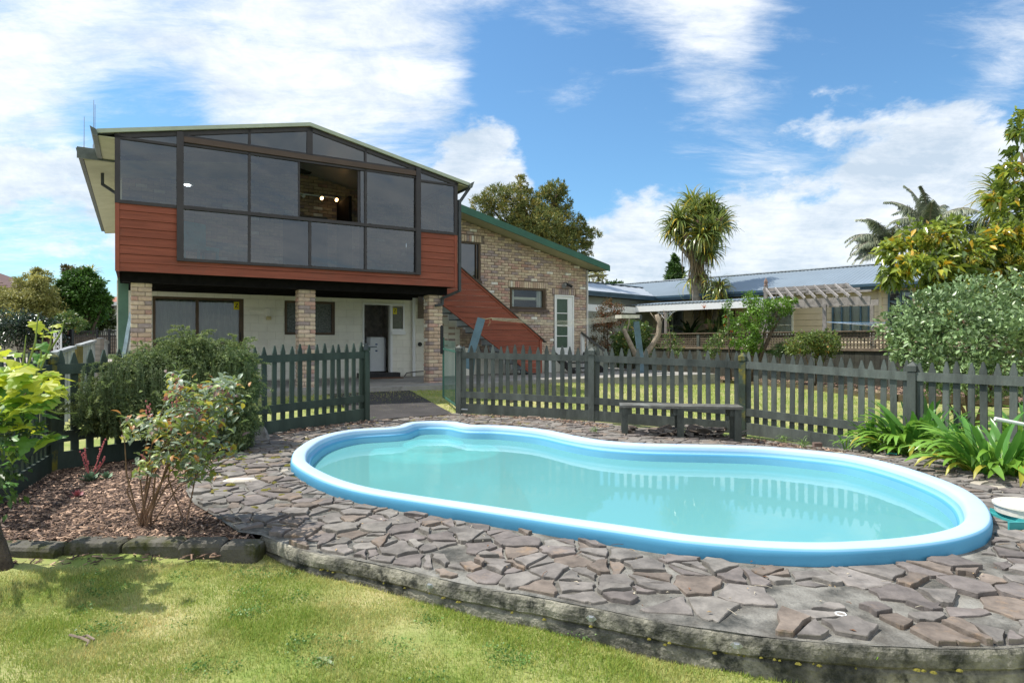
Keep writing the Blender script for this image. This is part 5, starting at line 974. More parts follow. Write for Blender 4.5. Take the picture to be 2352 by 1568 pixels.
# far houses on the left
TILE = mat('brown_roof_tiles', (.14, .085, .075), .8, .15, 3); fh = root('tiled_roof_house', 'brown tiled roof of a house at the left edge behind yellow tree', 'house', (-45, 52, 0)); o_ = -fh.location
n = 14
for k in range(n):
    f0, f1 = k / n, (k + 1) / n; P0 = Vector((-38.1, 50, 4.2)).lerp(Vector((-44.5, 52, 7.2)), f0); P1 = Vector((-38.1, 50, 4.2)).lerp(Vector((-44.5, 52, 7.2)), f1); mb = MB(off=o_)
    mb.add([(-62, P0.y, P0.z + .05), (P0.x, P0.y, P0.z + .05), P1, (-62, P1.y, P1.z), (-62, P0.y, P0.z - .08), (P0.x, P0.y, P0.z - .08)], [(0, 1, 2, 3), (4, 5, 1, 0)]); part('tile_course', mb, TILE, fh)
mb = MB(off=o_); mb.add([(-38.1, 50, 4.2), (-38.6, 58, 4.2), (-44.5, 53, 7.2), (-44.5, 52, 7.2)], [(0, 1, 2, 3)]); part('hip_roof', mb, TILE, fh); mb = MB(off=o_); mb.box((-60, 50.6, -.4), (-39, 57, 4.2)); part('wall', mb, mat('beige_render', (.45, .38, .3), .9), fh)
fh = root('far_red_roof_house', 'distant house with terracotta roof and white fascia beside the sunroom corner', 'house', tuple(at(250, 760, 60))); o_ = -fh.location; D_ = 60
a, b = at(232, 760, D_), at(300, 699, D_); mb = MB(off=o_); mb.box((a.x, D_, -.3), (b.x, D_ + 8, b.z)); part('wall', mb, mat('grey_render', (.42, .40, .38), .9), fh); mb = MB(off=o_); z0 = at(0, 694, D_).z; zt = at(0, 684, D_).z + .5; mb.add([(a.x - .6, D_ - .6, z0), (b.x + 2, D_ - .6, z0), (b.x + 2, D_ + 4, zt + .8), (a.x + 3.5, D_ + 4, zt + .8), (a.x - .6, D_ + 8, z0)], [(0, 1, 2, 3), (0, 3, 4)]); part('roof', mb, mat('terracotta_roof', (.33, .13, .085), .8, .15, 2), fh)
mb = MB(off=o_); mb.box((a.x - .6, D_ - .65, z0 - .35), (b.x + 2, D_ - .6, z0)); part('fascia', mb, WHITE, fh); mb = MB(off=o_); a, b = at(246, 713, D_), at(262, 704, D_); mb.box((a.x, D_ - .05, a.z), (b.x, D_ - .01, b.z)); part('window', mb, DG, fh)
# ------------------------------------------------------------ vegetation
def leafm(name, base, tint, rough=.45, trans=.3, spec=.45, var=.12): return mat(name, base, rough, var, 2.5, 0, tint=tint, trans=trans, spec=spec)
GT = [(0, (.55, .62, .5)), (.5, (1, 1, 1)), (1, (1.55, 1.45, 1.3))]
def tree(name, label, cat, base, trunks, parts_, bark=BARK, group=None):
    r = root(name, label, cat, tuple(base), 0, group); o = -Vector(base)
    for i, (pts, rad) in enumerate(trunks): mb = MB(off=o); mb.tube(pts, rad, 9); part('trunk' if i == 0 else 'branch', mb, bark, r, smooth=True)
    for nm, vft, m in parts_: npart(nm, vft, m, r, kind='stuff')
    return r
def limbs(base, tips, r0, seed=0, mid=.55, wob=.25):
    g = random.Random(seed); out = []; base = Vector(base)
    for i, t in enumerate(tips):
        t = Vector(t); m1 = base.lerp(t, .3) + Vector((g.uniform(-wob, wob), g.uniform(-wob, wob), g.uniform(0, wob))) * .4; m2 = base.lerp(t, .65) + Vector((g.uniform(-wob, wob), g.uniform(-wob, wob), g.uniform(0, wob))) * .6
        k = 1 if i == 0 else .6; out.append(([base, m1, m2, t], [r0 * k, r0 * k * .75, r0 * k * .5, r0 * k * .2]))
    return out
# grapevine at the left edge: trunk, tendrils, big lobed leaves
gv = Vector((-3.02, 3.72, -.38)); VINE_ = 1
r = root('grapevine', 'leafy grapevine with bright yellow green lobed leaves and gnarled trunk at left edge', 'vine', tuple(gv)); o_ = -gv
mb = MB(off=o_); mb.tube([(-3.0, 3.62, -.45), (-3.0, 3.66, -.33), (-3.07, 3.70, -.15), (-3.16, 3.75, .1), (-3.1, 3.7, .4), (-3.12, 3.6, .62)], [.10, .075, .055, .045, .04, .03], 9); mb.tube([(-2.98, 3.66, -.45), (-2.93, 3.64, -.38), (-3.02, 3.7, -.2), (-3.2, 3.72, .0)], [.07, .05, .035, .03], 8); part('trunk', mb, mat('vine_bark', (.085, .065, .05), .95, .4, 14, 1, 60), r, smooth=True)
g = random.Random(9); tw = []
for k in range(16):
    p = Vector((-3.08 + g.uniform(-.15, .1), 3.6 + g.uniform(-.2, .2), g.uniform(.2, .6))); pts = [p]
    dx = Vector((g.uniform(-.1, .12), g.uniform(-.12, .1), g.uniform(-.02, .15)))
    for j in range(4): pts.append(pts[-1] + dx * .7 + Vector((g.uniform(-.05, .05), g.uniform(-.05, .05), g.uniform(-.06, .04)))); 
    mb = MB(off=o_); mb.tube(pts, [.010, .008, .006, .005, .003], 5); part('cane', mb, mat('vine_cane', (.14, .10, .07), .9, .3, 12) if k % 2 else mat('green_cane', (.22, .28, .06), .6, .2, 9), r)
for x, y0, y1, dd in ((88, 860, 718, 3.5), (122, 850, 745, 3.55), (100, 900, 760, 3.6), (60, 900, 770, 3.5), (148, 800, 730, 3.6)):
    a, b = at(x - 30, y0, dd), at(x, y1, dd); mb = MB(off=o_); mb.tube([a, (a + b) / 2 + Vector((.02, 0, .01)), b], [.006, .005, .002], 5); part('shoot', mb, mat('green_cane', (.22, .28, .06), .6), r)
VL = [leafm('vine_leaf_yellow', (.52, .56, .05), [(0, (1, 1, 1)), (1, (1, 1, 1))], .45, .5), leafm('vine_leaf_lime', (.36, .50, .07), [(0, (1, 1, 1)), (1, (1, 1, 1))], .4, .45), leafm('vine_leaf_green', (.11, .25, .04), [(0, (1, 1, 1)), (1, (1, 1, 1))], .4, .35)]
def vineleaf(m, sd):
    g = random.Random(sd); lob = [(0, 0), (.22, -.16), (.42, -.10), (.36, .06), (.52, .22), (.40, .34), (.24, .42), (.28, .62), (.12, .74), (0, 1.0)]
    mb = MB(); half = lob; z = lambda x, y: -.25 * abs(x) ** 1.4 - .22 * y * y + .03 * math.sin(9 * x + 7 * y) + .08 * y
    pts = [(x, y, z(x, y)) for x, y in half] + [(-x, y, z(-x, y)) for x, y in half[-2:0:-1]]; c = [(0, .2, z(0, .2) + .02), (0, .55, z(0, .55) + .01)]
    n = len(pts); mb.add(pts + c, [(i, (i + 1) % n, n) for i in range(0, 4)] + [(4, 5, n + 1), (4, n + 1, n)] + [(i, i + 1, n + 1) for i in range(5, 13)] + [(13, 14, n + 1), (14, n, n + 1)] + [(i, (i + 1) % n, n) for i in range(14, n)])
    me = mb.mesh('leaf', m); a = me.attributes.new('tint', 'FLOAT', 'POINT'); return me
vl = [vineleaf(m, i) for i, m in enumerate(VL)]; g = random.Random(33)
cl_ = [(5, 800, 30, 25, 8), (20, 860, 50, 30, 18), (55, 880, 50, 35, 22), (20, 910, 50, 40, 16), (90, 920, 40, 30, 12), (30, 930, 50, 40, 16), (60, 980, 50, 25, 10), (15, 960, 40, 35, 10), (110, 870, 25, 30, 7), (125, 905, 22, 20, 5), (85, 800, 30, 30, 5), (120, 760, 25, 18, 4), (85, 735, 12, 10, 2), (120, 1000, 18, 8, 2), (20, 1050, 30, 22, 4), (15, 1010, 30, 25, 5), (10, 1130, 25, 30, 2), (150, 1005, 6, 4, 1)]
for x, y, rx, ry, n in cl_:
    for k in range(int(n * 1.1)):
        px, py = x + g.gauss(0, rx * .5), y + g.gauss(0, ry * .5); d_ = g.uniform(3.3, 4.0); p = at(px, py, d_); s = g.uniform(.085, .145) * (.6 if y < 810 else 1)
        mi = 0 if g.random() < .42 else 1 if g.random() < .6 else 2
        if py > 985: mi = 1 if g.random() < .4 else 2
        link('leaf', vl[mi], r, tuple(p - gv), (g.uniform(-.9, .5), g.uniform(-.5, .5), g.uniform(-2.6, 2.6) if g.random() < .6 else g.uniform(2, 4.2)), s)
V, F, T = leafcloud([blob(15, 1070, 40, 90, 3.5), blob(40, 1000, 40, 50, 3.4)], 260, .05, .5, seed=4); npart('small_leaf', (V, F, T), leafm('vine_dark_leaf', (.05, .10, .025), GT), r, kind='stuff')
# trailing rosemary over the fence
RM = leafm('rosemary_needles', (.155, .20, .09), [(0, (.45, .55, .5)), (.45, (.9, 1, .9)), (.8, (1.3, 1.35, .8)), (1, (1.9, 1.7, 1.3))], .6, .25)
rb = Vector((-3.9, 7.0, -.3)); RBL = [(240, 930, 34, 36, 6.6, .22), (292, 885, 44, 36, 6.85, .3), (350, 850, 60, 42, 7.1, .4), (430, 828, 62, 38, 7.4, .45), (505, 850, 52, 45, 7.5, .4), (548, 890, 34, 50, 7.45, .35), (556, 965, 26, 65, 7.15, .25), (500, 930, 58, 55, 7.2, .4), (420, 920, 62, 58, 7.1, .45), (330, 940, 60, 52, 6.8, .4), (262, 970, 34, 26, 6.6, .2), (200, 965, 16, 26, 6.4, .12), (540, 830, 25, 30, 7.5, .3), (450, 798, 40, 18, 7.4, .3)]
bl6 = [blob(x, y, a, b, d_, rd * FV / d_ * d_ / FV * FV / d_ if 0 else rd / d_ * FV) for x, y, a, b, d_, rd in RBL]
V1 = merge([leafcloud(bl6, 90000, .034, .24, clump=75, spread=.19, droop=.5, up=.5, shell=.8, fold=.1, seed=5), leafcloud([(b[0], b[1], b[2], b[3] * .9, b[4] * .9, b[5] * .9) for b in bl6], 30000, .05, .4, clump=160, spread=.16, droop=.5, shell=.75, seed=6)]); g = np.random.default_rng(8); st_ = []
tree('rosemary', 'large grey green trailing rosemary bush draped over the dark picket fence', 'bush', rb, [([(-3.9, 7.0, -.35), (-3.8, 7.05, .2), (-3.7, 7.1, .6)], [.06, .04, .03])], [('foliage', V1, RM)])
ros = bpy.data.objects['rosemary']; mb = MB(off=-rb); g2 = random.Random(6); NV = []
for k in range(230):
    f = g2.random(); x = 190 + 385 * f ** .8; d_ = 6.35 + 1.0 * (x - 190) / 385; yb = (1035 if x > 520 else 985 + 15 * math.sin(x * .05)) + g2.uniform(-35, 12); yt = 850 + g2.uniform(-20, 60); a, b = at(x, yt, d_ - .05), at(x + g2.uniform(-10, 10), yb, d_ - .12)
    m_ = (a + b) / 2 + Vector((g2.uniform(-.05, .05), -.06, .03)); pts = [a, m_, b]; mb.tube(pts, .0035, 4, cap=False); n = int((a - b).length / .0035); u = g.random(n); P = np.array([tuple(a.lerp(m_, q * 2) if q < .5 else m_.lerp(b, q * 2 - 1)) for q in u]); d = g.normal(size=(n, 3)); d[:, 2] -= .3; d /= np.linalg.norm(d, axis=1)[:, None]; l = .020 + .016 * g.random(n); x_ = np.cross(d, g.normal(size=(n, 3))); x_ /= np.linalg.norm(x_, axis=1)[:, None]; Vt = np.stack([P, P + d * (l * .5)[:, None] - x_ * .0034, P + d * l[:, None], P + d * (l * .5)[:, None] + x_ * .0034], 1).reshape(-1, 3); kk = np.arange(n) * 4; NV.append((Vt, np.stack([np.stack([kk, kk + 1, kk + 2], 1), np.stack([kk, kk + 2, kk + 3], 1)], 1).reshape(-1, 3), np.repeat(np.clip(g.random() * .6 + .1 + g.normal(size=n) * .1, 0, 1), 4)))
part('hanging_stems', mb, mat('rosemary_stem', (.11, .14, .06), .9, .3, 20), ros, kind='stuff'); npart('hanging_needles', merge(NV), RM, ros, kind='stuff')
pt = [at(448, 850, 7.3), at(447, 815, 7.25), at(452, 790, 7.2), at(462, 780, 7.2), at(475, 781, 7.2), at(482, 792, 7.2)]; mb = MB(off=-rb); mb.tube(pt, .012, 6); part('arching_stem', mb, mat('rosemary_stem', (.11, .14, .06), .9, .3, 20), ros)
mb = MB(off=-rb); NS = []
for k in range(460):
    b_l = bl6[g2.randrange(len(bl6))]; a_ = g2.uniform(0, 6.28); e_ = g2.uniform(.0, 1.3); nn_ = Vector((math.cos(a_) * math.cos(e_), math.sin(a_) * math.cos(e_) , math.sin(e_))); p0 = Vector((b_l[0] + nn_.x * b_l[3] * .85, b_l[1] + nn_.y * b_l[4] * .85, b_l[2] + nn_.z * b_l[5] * .85)); L3 = g2.uniform(.08, .32); p1 = p0 + nn_ * L3 * .6 + Vector((0, 0, .02)); p2 = p1 + (nn_ + Vector((g2.uniform(-.6, .6), g2.uniform(-.5, .2), -.9))) * L3 * .5
    mb.tube([p0, p1, p2], .003, 4, cap=False); n = int(L3 * 420); u = g.random(n); P = np.array([tuple(p0.lerp(p1, q * 2) if q < .5 else p1.lerp(p2, q * 2 - 1)) for q in u]); d = g.normal(size=(n, 3)) + np.array(nn_) * .5; d /= np.linalg.norm(d, axis=1)[:, None]; l = .020 + .014 * g.random(n); x_ = np.cross(d, g.normal(size=(n, 3))); x_ /= np.linalg.norm(x_, axis=1)[:, None]; Vt = np.stack([P, P + d * (l * .5)[:, None] - x_ * .0034, P + d * l[:, None], P + d * (l * .5)[:, None] + x_ * .0034], 1).reshape(-1, 3); kk = np.arange(n) * 4; NS.append((Vt, np.stack([np.stack([kk, kk + 1, kk + 2], 1), np.stack([kk, kk + 2, kk + 3], 1)], 1).reshape(-1, 3), np.repeat(np.clip(.55 + g.random() * .5 + g.normal(size=n) * .1, 0, 1), 4)))
part('sprig_stems', mb, mat('rosemary_stem', (.11, .14, .06), .9, .3, 20), ros, kind='stuff'); npart('sprig_needles', merge(NS), RM, ros, kind='stuff')
V, F, T = leafcloud([(*p, .03, .03, .035) for p in pt], 900, .022, .16, clump=30, spread=.3, shell=.2, seed=12); npart('arching_foliage', (V, F, T), RM, ros, kind='stuff')
# blueberry bush in the bark bed
bb_ = gp(330, 1213, -.28); r = root('blueberry_bush', 'blueberry bush with orange tipped blue green leaves in the bark bed', 'bush', tuple(bb_)); o_ = -bb_; D_ = 4.2; BS = mat('blueberry_stem', (.20, .12, .075), .8, .3, 20); g = random.Random(14)
tips = [(400, 850), (415, 900), (455, 900), (505, 880), (540, 868), (500, 960), (545, 1040), (460, 1010), (350, 950), (275, 965), (300, 1060), (380, 1000), (430, 960), (350, 1070), (490, 1030), (520, 920), (440, 1080)]
segs = []
for i, (x, y) in enumerate(tips):
    b = bb_ + Vector((g.uniform(-.04, .06) + (.22 if i % 6 == 5 else 0), g.uniform(-.05, .05), -.02)); t = at(x, y, D_ + g.uniform(-.22, .22)); m1 = b.lerp(t, .45) + Vector((-.05 + g.uniform(-.03, .03), g.uniform(-.05, .05), .06)); mb = MB(off=o_); mb.tube([b, m1, b.lerp(t, .75) + Vector((g.uniform(-.03, .03), 0, .03)), t], [.008 if i < 5 else .004, .005, .003, .0015], 6); part('stem', mb, BS, r); segs += [(m1, t)] * 2
LBm = [leafm('blueberry_blue_green', (.26, .33, .23), [(0, (1, 1, 1))], .42, .3, .5), leafm('blueberry_green', (.26, .34, .08), [(0, (1, 1, 1))], .4, .35, .5), leafm('blueberry_orange', (.50, .24, .08), [(0, (1, 1, 1))], .45, .4), leafm('blueberry_mauve', (.24, .16, .14), [(0, (1, 1, 1))], .42, .3), leafm('blueberry_yellow', (.45, .40, .06), [(0, (1, 1, 1))], .42, .4)]
def oval(m, w=.46, n=4):
    mb = MB(); ys = [i / n for i in range(n + 1)]; prof = [0, .8, 1, .7, 0] if n == 4 else [0, .75, 1, .95, .6, 0]; vs = [(0, y, .10 * math.sin(y * 2.6) - .22 * y * y) for y in ys]; L_ = [(-w / 2 * p, y, .10 * math.sin(y * 2.6) - .22 * y * y + .07 * p) for y, p in zip(ys, prof)]; Rr = [(w / 2 * p, y, v[2]) for (y, p, v) in zip(ys, prof, L_)]
    k = n + 1; mb.add(vs + L_ + Rr, [(i, i + 1, k + i + 1, k + i) for i in range(n)] + [(i, 2 * k + i, 2 * k + i + 1, i + 1) for i in range(n)]); me = mb.mesh('leaf', m, True); me.attributes.new('tint', 'FLOAT', 'POINT'); return me
ol = [oval(m) for m in LBm]
clus = [(410, 905, 26, 28), (432, 962, 52, 40), (365, 985, 45, 32), (482, 935, 45, 40), (498, 905, 32, 28), (523, 883, 22, 14), (425, 1035, 55, 38), (362, 1060, 38, 26), (302, 968, 22, 12), (478, 1002, 40, 40), (332, 1085, 22, 12), (404, 862, 12, 14), (530, 1040, 14, 12), (450, 1085, 30, 22), (300, 1000, 16, 10), (450, 1060, 40, 30)]
wt_ = [a * b for _, _, a, b in clus]; ends = []
def lf(n, real):
    out = MB(off=o_) if not real else None
    for k in range(n):
        c = g.choices(clus, wt_)[0]; x = c[0] + g.gauss(0, c[2] * .62); y = c[1] + g.gauss(0, c[3] * .62); d_ = D_ + g.uniform(-.28, .28) - (.12 if real else -.05); p = at(x, y, d_); top = (y < c[1] - c[3] * .1)
        mi = g.choices([0, 1, 2, 3, 4], [7, 6, 1.8 if top else .5, 1.0, 1.6])[0]; s = g.uniform(.042, .075); e = (g.uniform(-.6, 1.2), g.uniform(-.5, .5), g.uniform(0, 6.28))
        if real: link('leaf', ol[mi], r, tuple(p - bb_), e, s)
        else: M = Matrix.LocRotScale(p, Euler(e), Vector((s, s, s))); out.add([M @ v.co for v in ol[mi].vertices], [tuple(q.vertices) for q in ol[mi].polygons], mi)
    return out
lf(300, True); o2 = lf(1500, False); ob = part('small_leaves', o2, LBm, r, kind='stuff')
mb = MB(off=o_); PK = leafm('pink_flower_buds', (.50, .18, .19), [(0, (1, 1, 1))], .5, .2)
for x, y in ((338, 938), (340, 950), (390, 907), (400, 925), (408, 870), (412, 885), (435, 950), (450, 945), (330, 1050), (500, 895), (520, 905), (380, 915), (470, 1010), (395, 985)):
    for k in range(8): p = at(x + g.gauss(0, 5), y + g.gauss(0, 6), D_ - .2 + g.uniform(-.06, .06)); mb.lathe(tuple(p), [(.0025, 0), (.005, .004), (.0045, .010), (.002, .013)], 5)
part('flower_buds', mb, PK, r, kind='stuff')
# succulents
def rosette(pos, R_, n, m, name, label, flowers=0):
    r = root(name, label, 'succulent', tuple(pos)); g = random.Random(int(pos.x * 100)); me = []
    mb = MB(); mb.add([(-.12, 0, 0), (.12, 0, 0), (-.24, .6, .05), (.24, .6, .05), (0, 1, .12), (0, .6, -.06), (0, 0, -.08)], [(0, 1, 3, 2), (2, 3, 4), (0, 2, 5, 6), (1, 6, 5, 3), (2, 4, 5), (3, 5, 4)]); me = mb.mesh('leaf', m)
    for k in range(n): f = k / n; link('leaf', me, r, (0, 0, .01 + .04 * f), (.25 + 1.0 * f, 0, k * 2.399), R_ * (1 - .6 * f))
    for k in range(flowers):
        mb = MB(); a = k * 2.2 + .5; tip = (math.cos(a) * .12, math.sin(a) * .1, .2 + .05 * k); mb.tube([(0, 0, .02), (tip[0] * .5, tip[1] * .5, tip[2] * .5), tip], [.005, .005, .004], 5); 
        for q in range(9): mb.lathe((tip[0] * (.5 + .06 * q) + g.uniform(-.01, .01), tip[1] * (.5 + .06 * q) + g.uniform(-.01, .01), tip[2] * (.55 + .06 * q)), [(.004, 0), (.009, .01), (.003, .02)], 5)
        part('flower_stalk', mb, mat('coral_pink_stem', (.48, .13, .13), .6), r)
SCM = mat('succulent_green', (.17, .27, .16), .5, .2, 12); p = gp(207, 1106, -.29)
rosette(p, .11, 22, SCM, 'green_succulent', 'pale green succulent rosettes with pink flower stalks in the bark bed', 4); rosette(p + Vector((.11, .06, 0)), .09, 16, SCM, 'green_succulent', 'right hand smaller rosette of the green succulent pair', 0)
rosette(gp(178, 1146, -.285), .075, 16, mat('succulent_pink', (.30, .10, .11), .5, .2, 12), 'pink_succulent', 'small dark pink succulent rosette in front of the green ones')
rk = MB(); rk.add([(-.13, -.1, -.1), (.12, -.12, -.1), (.14, .1, -.1), (-.12, .1, -.1), (-.08, -.07, .16), (.05, -.07, .20), (.09, .07, .12), (-.08, .08, .14), (.13, -.05, .02), (-.13, 0, .06)], [(0, 1, 8, 5, 4), (0, 4, 9), (1, 2, 8), (8, 2, 6, 5), (4, 5, 6, 7), (2, 3, 7, 6), (3, 0, 9), (3, 9, 7), (9, 4, 7)]); single('lichen_rock', rk, mat('lichen_grey_rock', (.25, .24, .22), .95, .35, 9, .8, 40), 'grey lichen covered upright rock at the end of the dark fence kickboard', 'rock', tuple(gp(596, 1012, -.28)), rz=.4)
wr = MB()
for k in range(2): q = [(math.cos(a) * w, math.sin(a) * w * .45, z) for z, w in ((0, .16), (.02, .155), (.035, .12)) for a in [j * .63 for j in range(10)]]
wr.add(q, [(i * 10 + j, i * 10 + (j + 1) % 10, (i + 1) * 10 + (j + 1) % 10, (i + 1) * 10 + j) for i in range(2) for j in range(10)] + [tuple(20 + j for j in range(10))]); single('white_rock', wr, mat('cream_quartz_stone', (.55, .50, .42), .85, .15, 6, .5, 30), 'cream white quartz stone set among the slates left of the pool', 'rock', tuple(gp(553, 1108, -.262)), rz=.1)
# agapanthus clumps, every leaf a part
AGL = [leafm('agapanthus_leaf', (.20, .38, .05), [(0, (1, 1, 1))], .3, .35, .6), leafm('agapanthus_dark', (.10, .26, .04), [(0, (1, 1, 1))], .3, .3, .6), leafm('agapanthus_yellowing', (.42, .40, .05), [(0, (1, 1, 1))], .4, .35, .5)]
def strapmesh(m, sd, L_=1.0, w=.055, e0=1.1, droop=2.0, seg=8):
    g = random.Random(sd); mb = MB(); y, z, e = 0, 0, e0; vs = []
    for j in range(seg + 1):
        f = j / seg; ww = w * (.65 + .5 * math.sin(min(1, f * 1.5) * 1.57)) * (1 - max(0, (f - .7) / .3) ** 2 * .85); x = .04 * math.sin(f * 3 + sd); vs += [(x - ww / 2, y, z + .012), (x, y, z), (x + ww / 2, y, z + .012)]; y += math.cos(e) * L_ / seg; z += math.sin(e) * L_ / seg; e -= droop / seg * (.3 + 1.4 * f)
    mb.add(vs, [(3 * j + q, 3 * j + q + 1, 3 * j + q + 4, 3 * j + q + 3) for j in range(seg) for q in (0, 1)]); me = mb.mesh('leaf', m, True); me.attributes.new('tint', 'FLOAT', 'POINT'); return me
am = [strapmesh(AGL[(0, 0, 1, 0, 1, 0, 2, 0)[i]], i, w=(.072, .085, .08, .075)[i % 4], e0=(1.2, 1.0, 1.35, .8, 1.25, .6, .7, 1.1)[i], droop=(1.7, 2.1, .8, 1.9, 1.2, 1.5, 2.4, 2.6)[i]) for i in range(8)]
def aga(pos, R_, n, label, Ls, sd):
    r = root('agapanthus', label, 'agapanthus', tuple(pos), 0, 'agapanthus clumps by the fence'); g = random.Random(sd)
    for k in range(n):
        a = g.uniform(0, 6.283); rr_ = R_ * math.sqrt(g.random()); j = g.randrange(8); j = g.randrange(8) if j == 6 and g.random() < .5 else j; link('leaf', am[j], r, (math.cos(a) * rr_ * 1.2, math.sin(a) * rr_ * .8, g.uniform(-.02, .03)), (g.uniform(-.12, .12), g.uniform(-.35, .35), a - math.pi / 2 + g.gauss(0, .5)), g.uniform(*Ls))
aga(gp(2020, 1032, -.36), .16, 80, 'leftmost low part of the agapanthus clump reaching toward the pool', (.28, .5), 1); aga(gp(2110, 1042, -.34), .26, 180, 'large bright green agapanthus clump in front of the picket fence post', (.42, .72), 2)
aga(gp(2300, 1090, -.28), .30, 180, 'large agapanthus clump at the right edge nearest the skimmer', (.42, .74), 3); aga(gp(2400, 1040, -.30), .3, 120, 'agapanthus clump cut by the right frame edge behind white pipe', (.45, .8), 7); aga(gp(1940, 1030, -.38), .06, 14, 'small grassy agapanthus seedling at foot of the kickboard', (.16, .3), 4)
for x, y, n_, L_, lb in ((1800, 1010, 12, .16, 'small variegated spider plant beside right fence foot'), (1845, 1024, 16, .20, 'small grass tuft beside the brick by the pool edge'), (1365, 992, 14, .14, 'green weed at the foot of the front left bench leg'), (856, 966, 14, .12, 'weeds growing at foot of gate post by path'), (1130, 962, 10, .10, 'small weed in bark strip near gate hinge post'), (795, 958, 10, .10, 'weeds in bark strip along left fence kickboard')):
    p = gp(x, y, -.30 if x < 1500 else -.38); r = root('weed_tuft', lb, 'weed', tuple(p)); npart('blades', straps(tuple(p), n_ * 3, (L_ * .5, L_), .007, .5, 1.4, 1.6, int(x), jit=.02), leafm('weed_green', (.16, .26, .07), GT), r, kind='stuff')
# feijoa
FJ = leafm('feijoa_leaf', (.20, .28, .125), [(0, (.4, .5, .4)), (.5, (.95, 1, .9)), (.85, (1.6, 1.6, 1.6)), (1, (2.3, 2.3, 2.4))], .35, .2, .6)
fj = [blob(x, y, a, b, d_) for x, y, a, b, d_ in ((2090, 745, 60, 55, 10), (2130, 790, 70, 60, 9.6), (2170, 720, 70, 55, 10), (2240, 700, 75, 65, 10), (2330, 700, 70, 70, 10), (2230, 770, 80, 70, 9.4), (2320, 790, 80, 80, 9.2), (2180, 850, 70, 50, 9.4), (2110, 700, 30, 30, 10), (2280, 860, 80, 50, 9.6), (2075, 790, 35, 40, 9.8), (2420, 740, 80, 90, 9.6), (2130, 850, 40, 40, 9.5))]
fb_ = Vector((7.1, 9.7, -.5)); tree('feijoa_bush', 'big silvery green feijoa bush overhanging right end of picket fence', 'bush', fb_, limbs(fb_, [at(2240, 740, 9.8), at(2130, 780, 9.8), at(2330, 740, 9.8), at(2180, 830, 9.6), at(2290, 820, 9.5), at(2200, 700, 10)], .06, 3), [('foliage', leafcloud(fj, 15000, .085, .5, clump=60, spread=.14, droop=.1, up=.6, shell=.72, seed=21), FJ)], bark=mat('feijoa_bark', (.16, .10, .06), .9, .3, 12))
# broad leaved tree at the right
AV = leafm('glossy_yellow_green_leaf', (.22, .27, .05), [(0, (.4, .55, .6)), (.4, (.9, 1, .9)), (.8, (1.5, 1.45, 1)), (.93, (2.2, 1.7, .8)), (1, (3.0, 1.5, .6))], .22, .3, .8)
av = [blob(x, y, a, b, d_) for x, y, a, b, d_ in ((2085, 580, 45, 38, 12), (2140, 545, 55, 38, 12.2), (2200, 590, 60, 48, 12), (2125, 625, 60, 32, 11.8), (2060, 628, 30, 24, 12), (2180, 650, 60, 30, 11.8), (2270, 620, 60, 48, 12), (2330, 560, 48, 55, 12), (2340, 490, 40, 50, 12.2), (2345, 400, 38, 55, 12.4), (2348, 310, 26, 55, 12.5), (2300, 545, 38, 36, 12), (2300, 660, 70, 35, 11.8), (2420, 500, 80, 160, 12.5), (2290, 460, 18, 16, 12), (2160, 690, 40, 15, 11.6))]
ab = Vector((10.6, 12.4, -.4)); tree('avocado_tree', 'tall glossy yellow green broad leaved tree filling the right edge', 'tree', ab, limbs(ab, [at(2345, 350, 12.4), at(2100, 585, 12.1), at(2200, 600, 12), at(2300, 560, 12), at(2160, 640, 11.9), at(2330, 650, 12)], .13, 5, wob=.4), [('foliage', leafcloud(av, 10500, .18, .42, clump=16, spread=.22, droop=.7, up=.5, shell=.6, seed=31), AV), ('flowers', leafcloud([blob(2145, 560, 30, 22, 11.9), blob(2180, 720, 20, 12, 9.6), blob(2240, 590, 30, 20, 11.6), blob(2330, 600, 25, 20, 11.6), blob(2110, 590, 20, 12, 11.8)], 1400, .03, .6, clump=8, spread=.25, seed=32), leafm('yellow_blossom', (.55, .45, .06), [(0, (1, 1, 1))]))], bark=BARK)
# cabbage trees
CT = leafm('cabbage_tree_leaf', (.22, .27, .08), [(0, (.45, .6, .5)), (.5, (1, 1, 1)), (.82, (1.7, 1.6, 1.1)), (.93, (2.6, 1.5, .5)), (1, (2.9, 1.8, .8))], .35, .25, .6); CTD = leafm('dead_cabbage_leaf', (.26, .19, .10), GT, .8, .2)
D_ = 27.5; base = at(1611, 775, D_); base.z = -.3; heads = [(1598, 492, 1.15), (1560, 505, 1.0), (1640, 500, 1.1), (1590, 470, .95), (1625, 475, .9), (1640, 530, 1.15), (1570, 540, .95), (1610, 540, 1.1), (1545, 530, .8), (1660, 515, .85), (1625, 580, .9)]
hv = [at(x, y, D_ + q) for (x, y, s), q in zip(heads, (0, -.4, .2, .6, .4, -.6, .2, -.8, 0, .2, -.3))]
lst = [straps(tuple(h), 150, (.72 * s, 1.12 * s), .08, -.8, 1.5, .7, 40 + i, jit=.07) for i, (h, (x, y, s)) in enumerate(zip(hv, heads))]; lst.append(straps(tuple(at(1607, 640, D_)), 80, (.5, 1.2), .06, -1.4, .5, .9, 70, jit=.25))
dead = merge([straps(tuple(at(x, y, D_)), 70, (.6, 1.3), .06, -1.5, -.9, .3, 80 + i, jit=.14) for i, (x, y) in enumerate(((1600, 600), (1618, 640), (1622, 560), (1590, 560), (1615, 690)))])
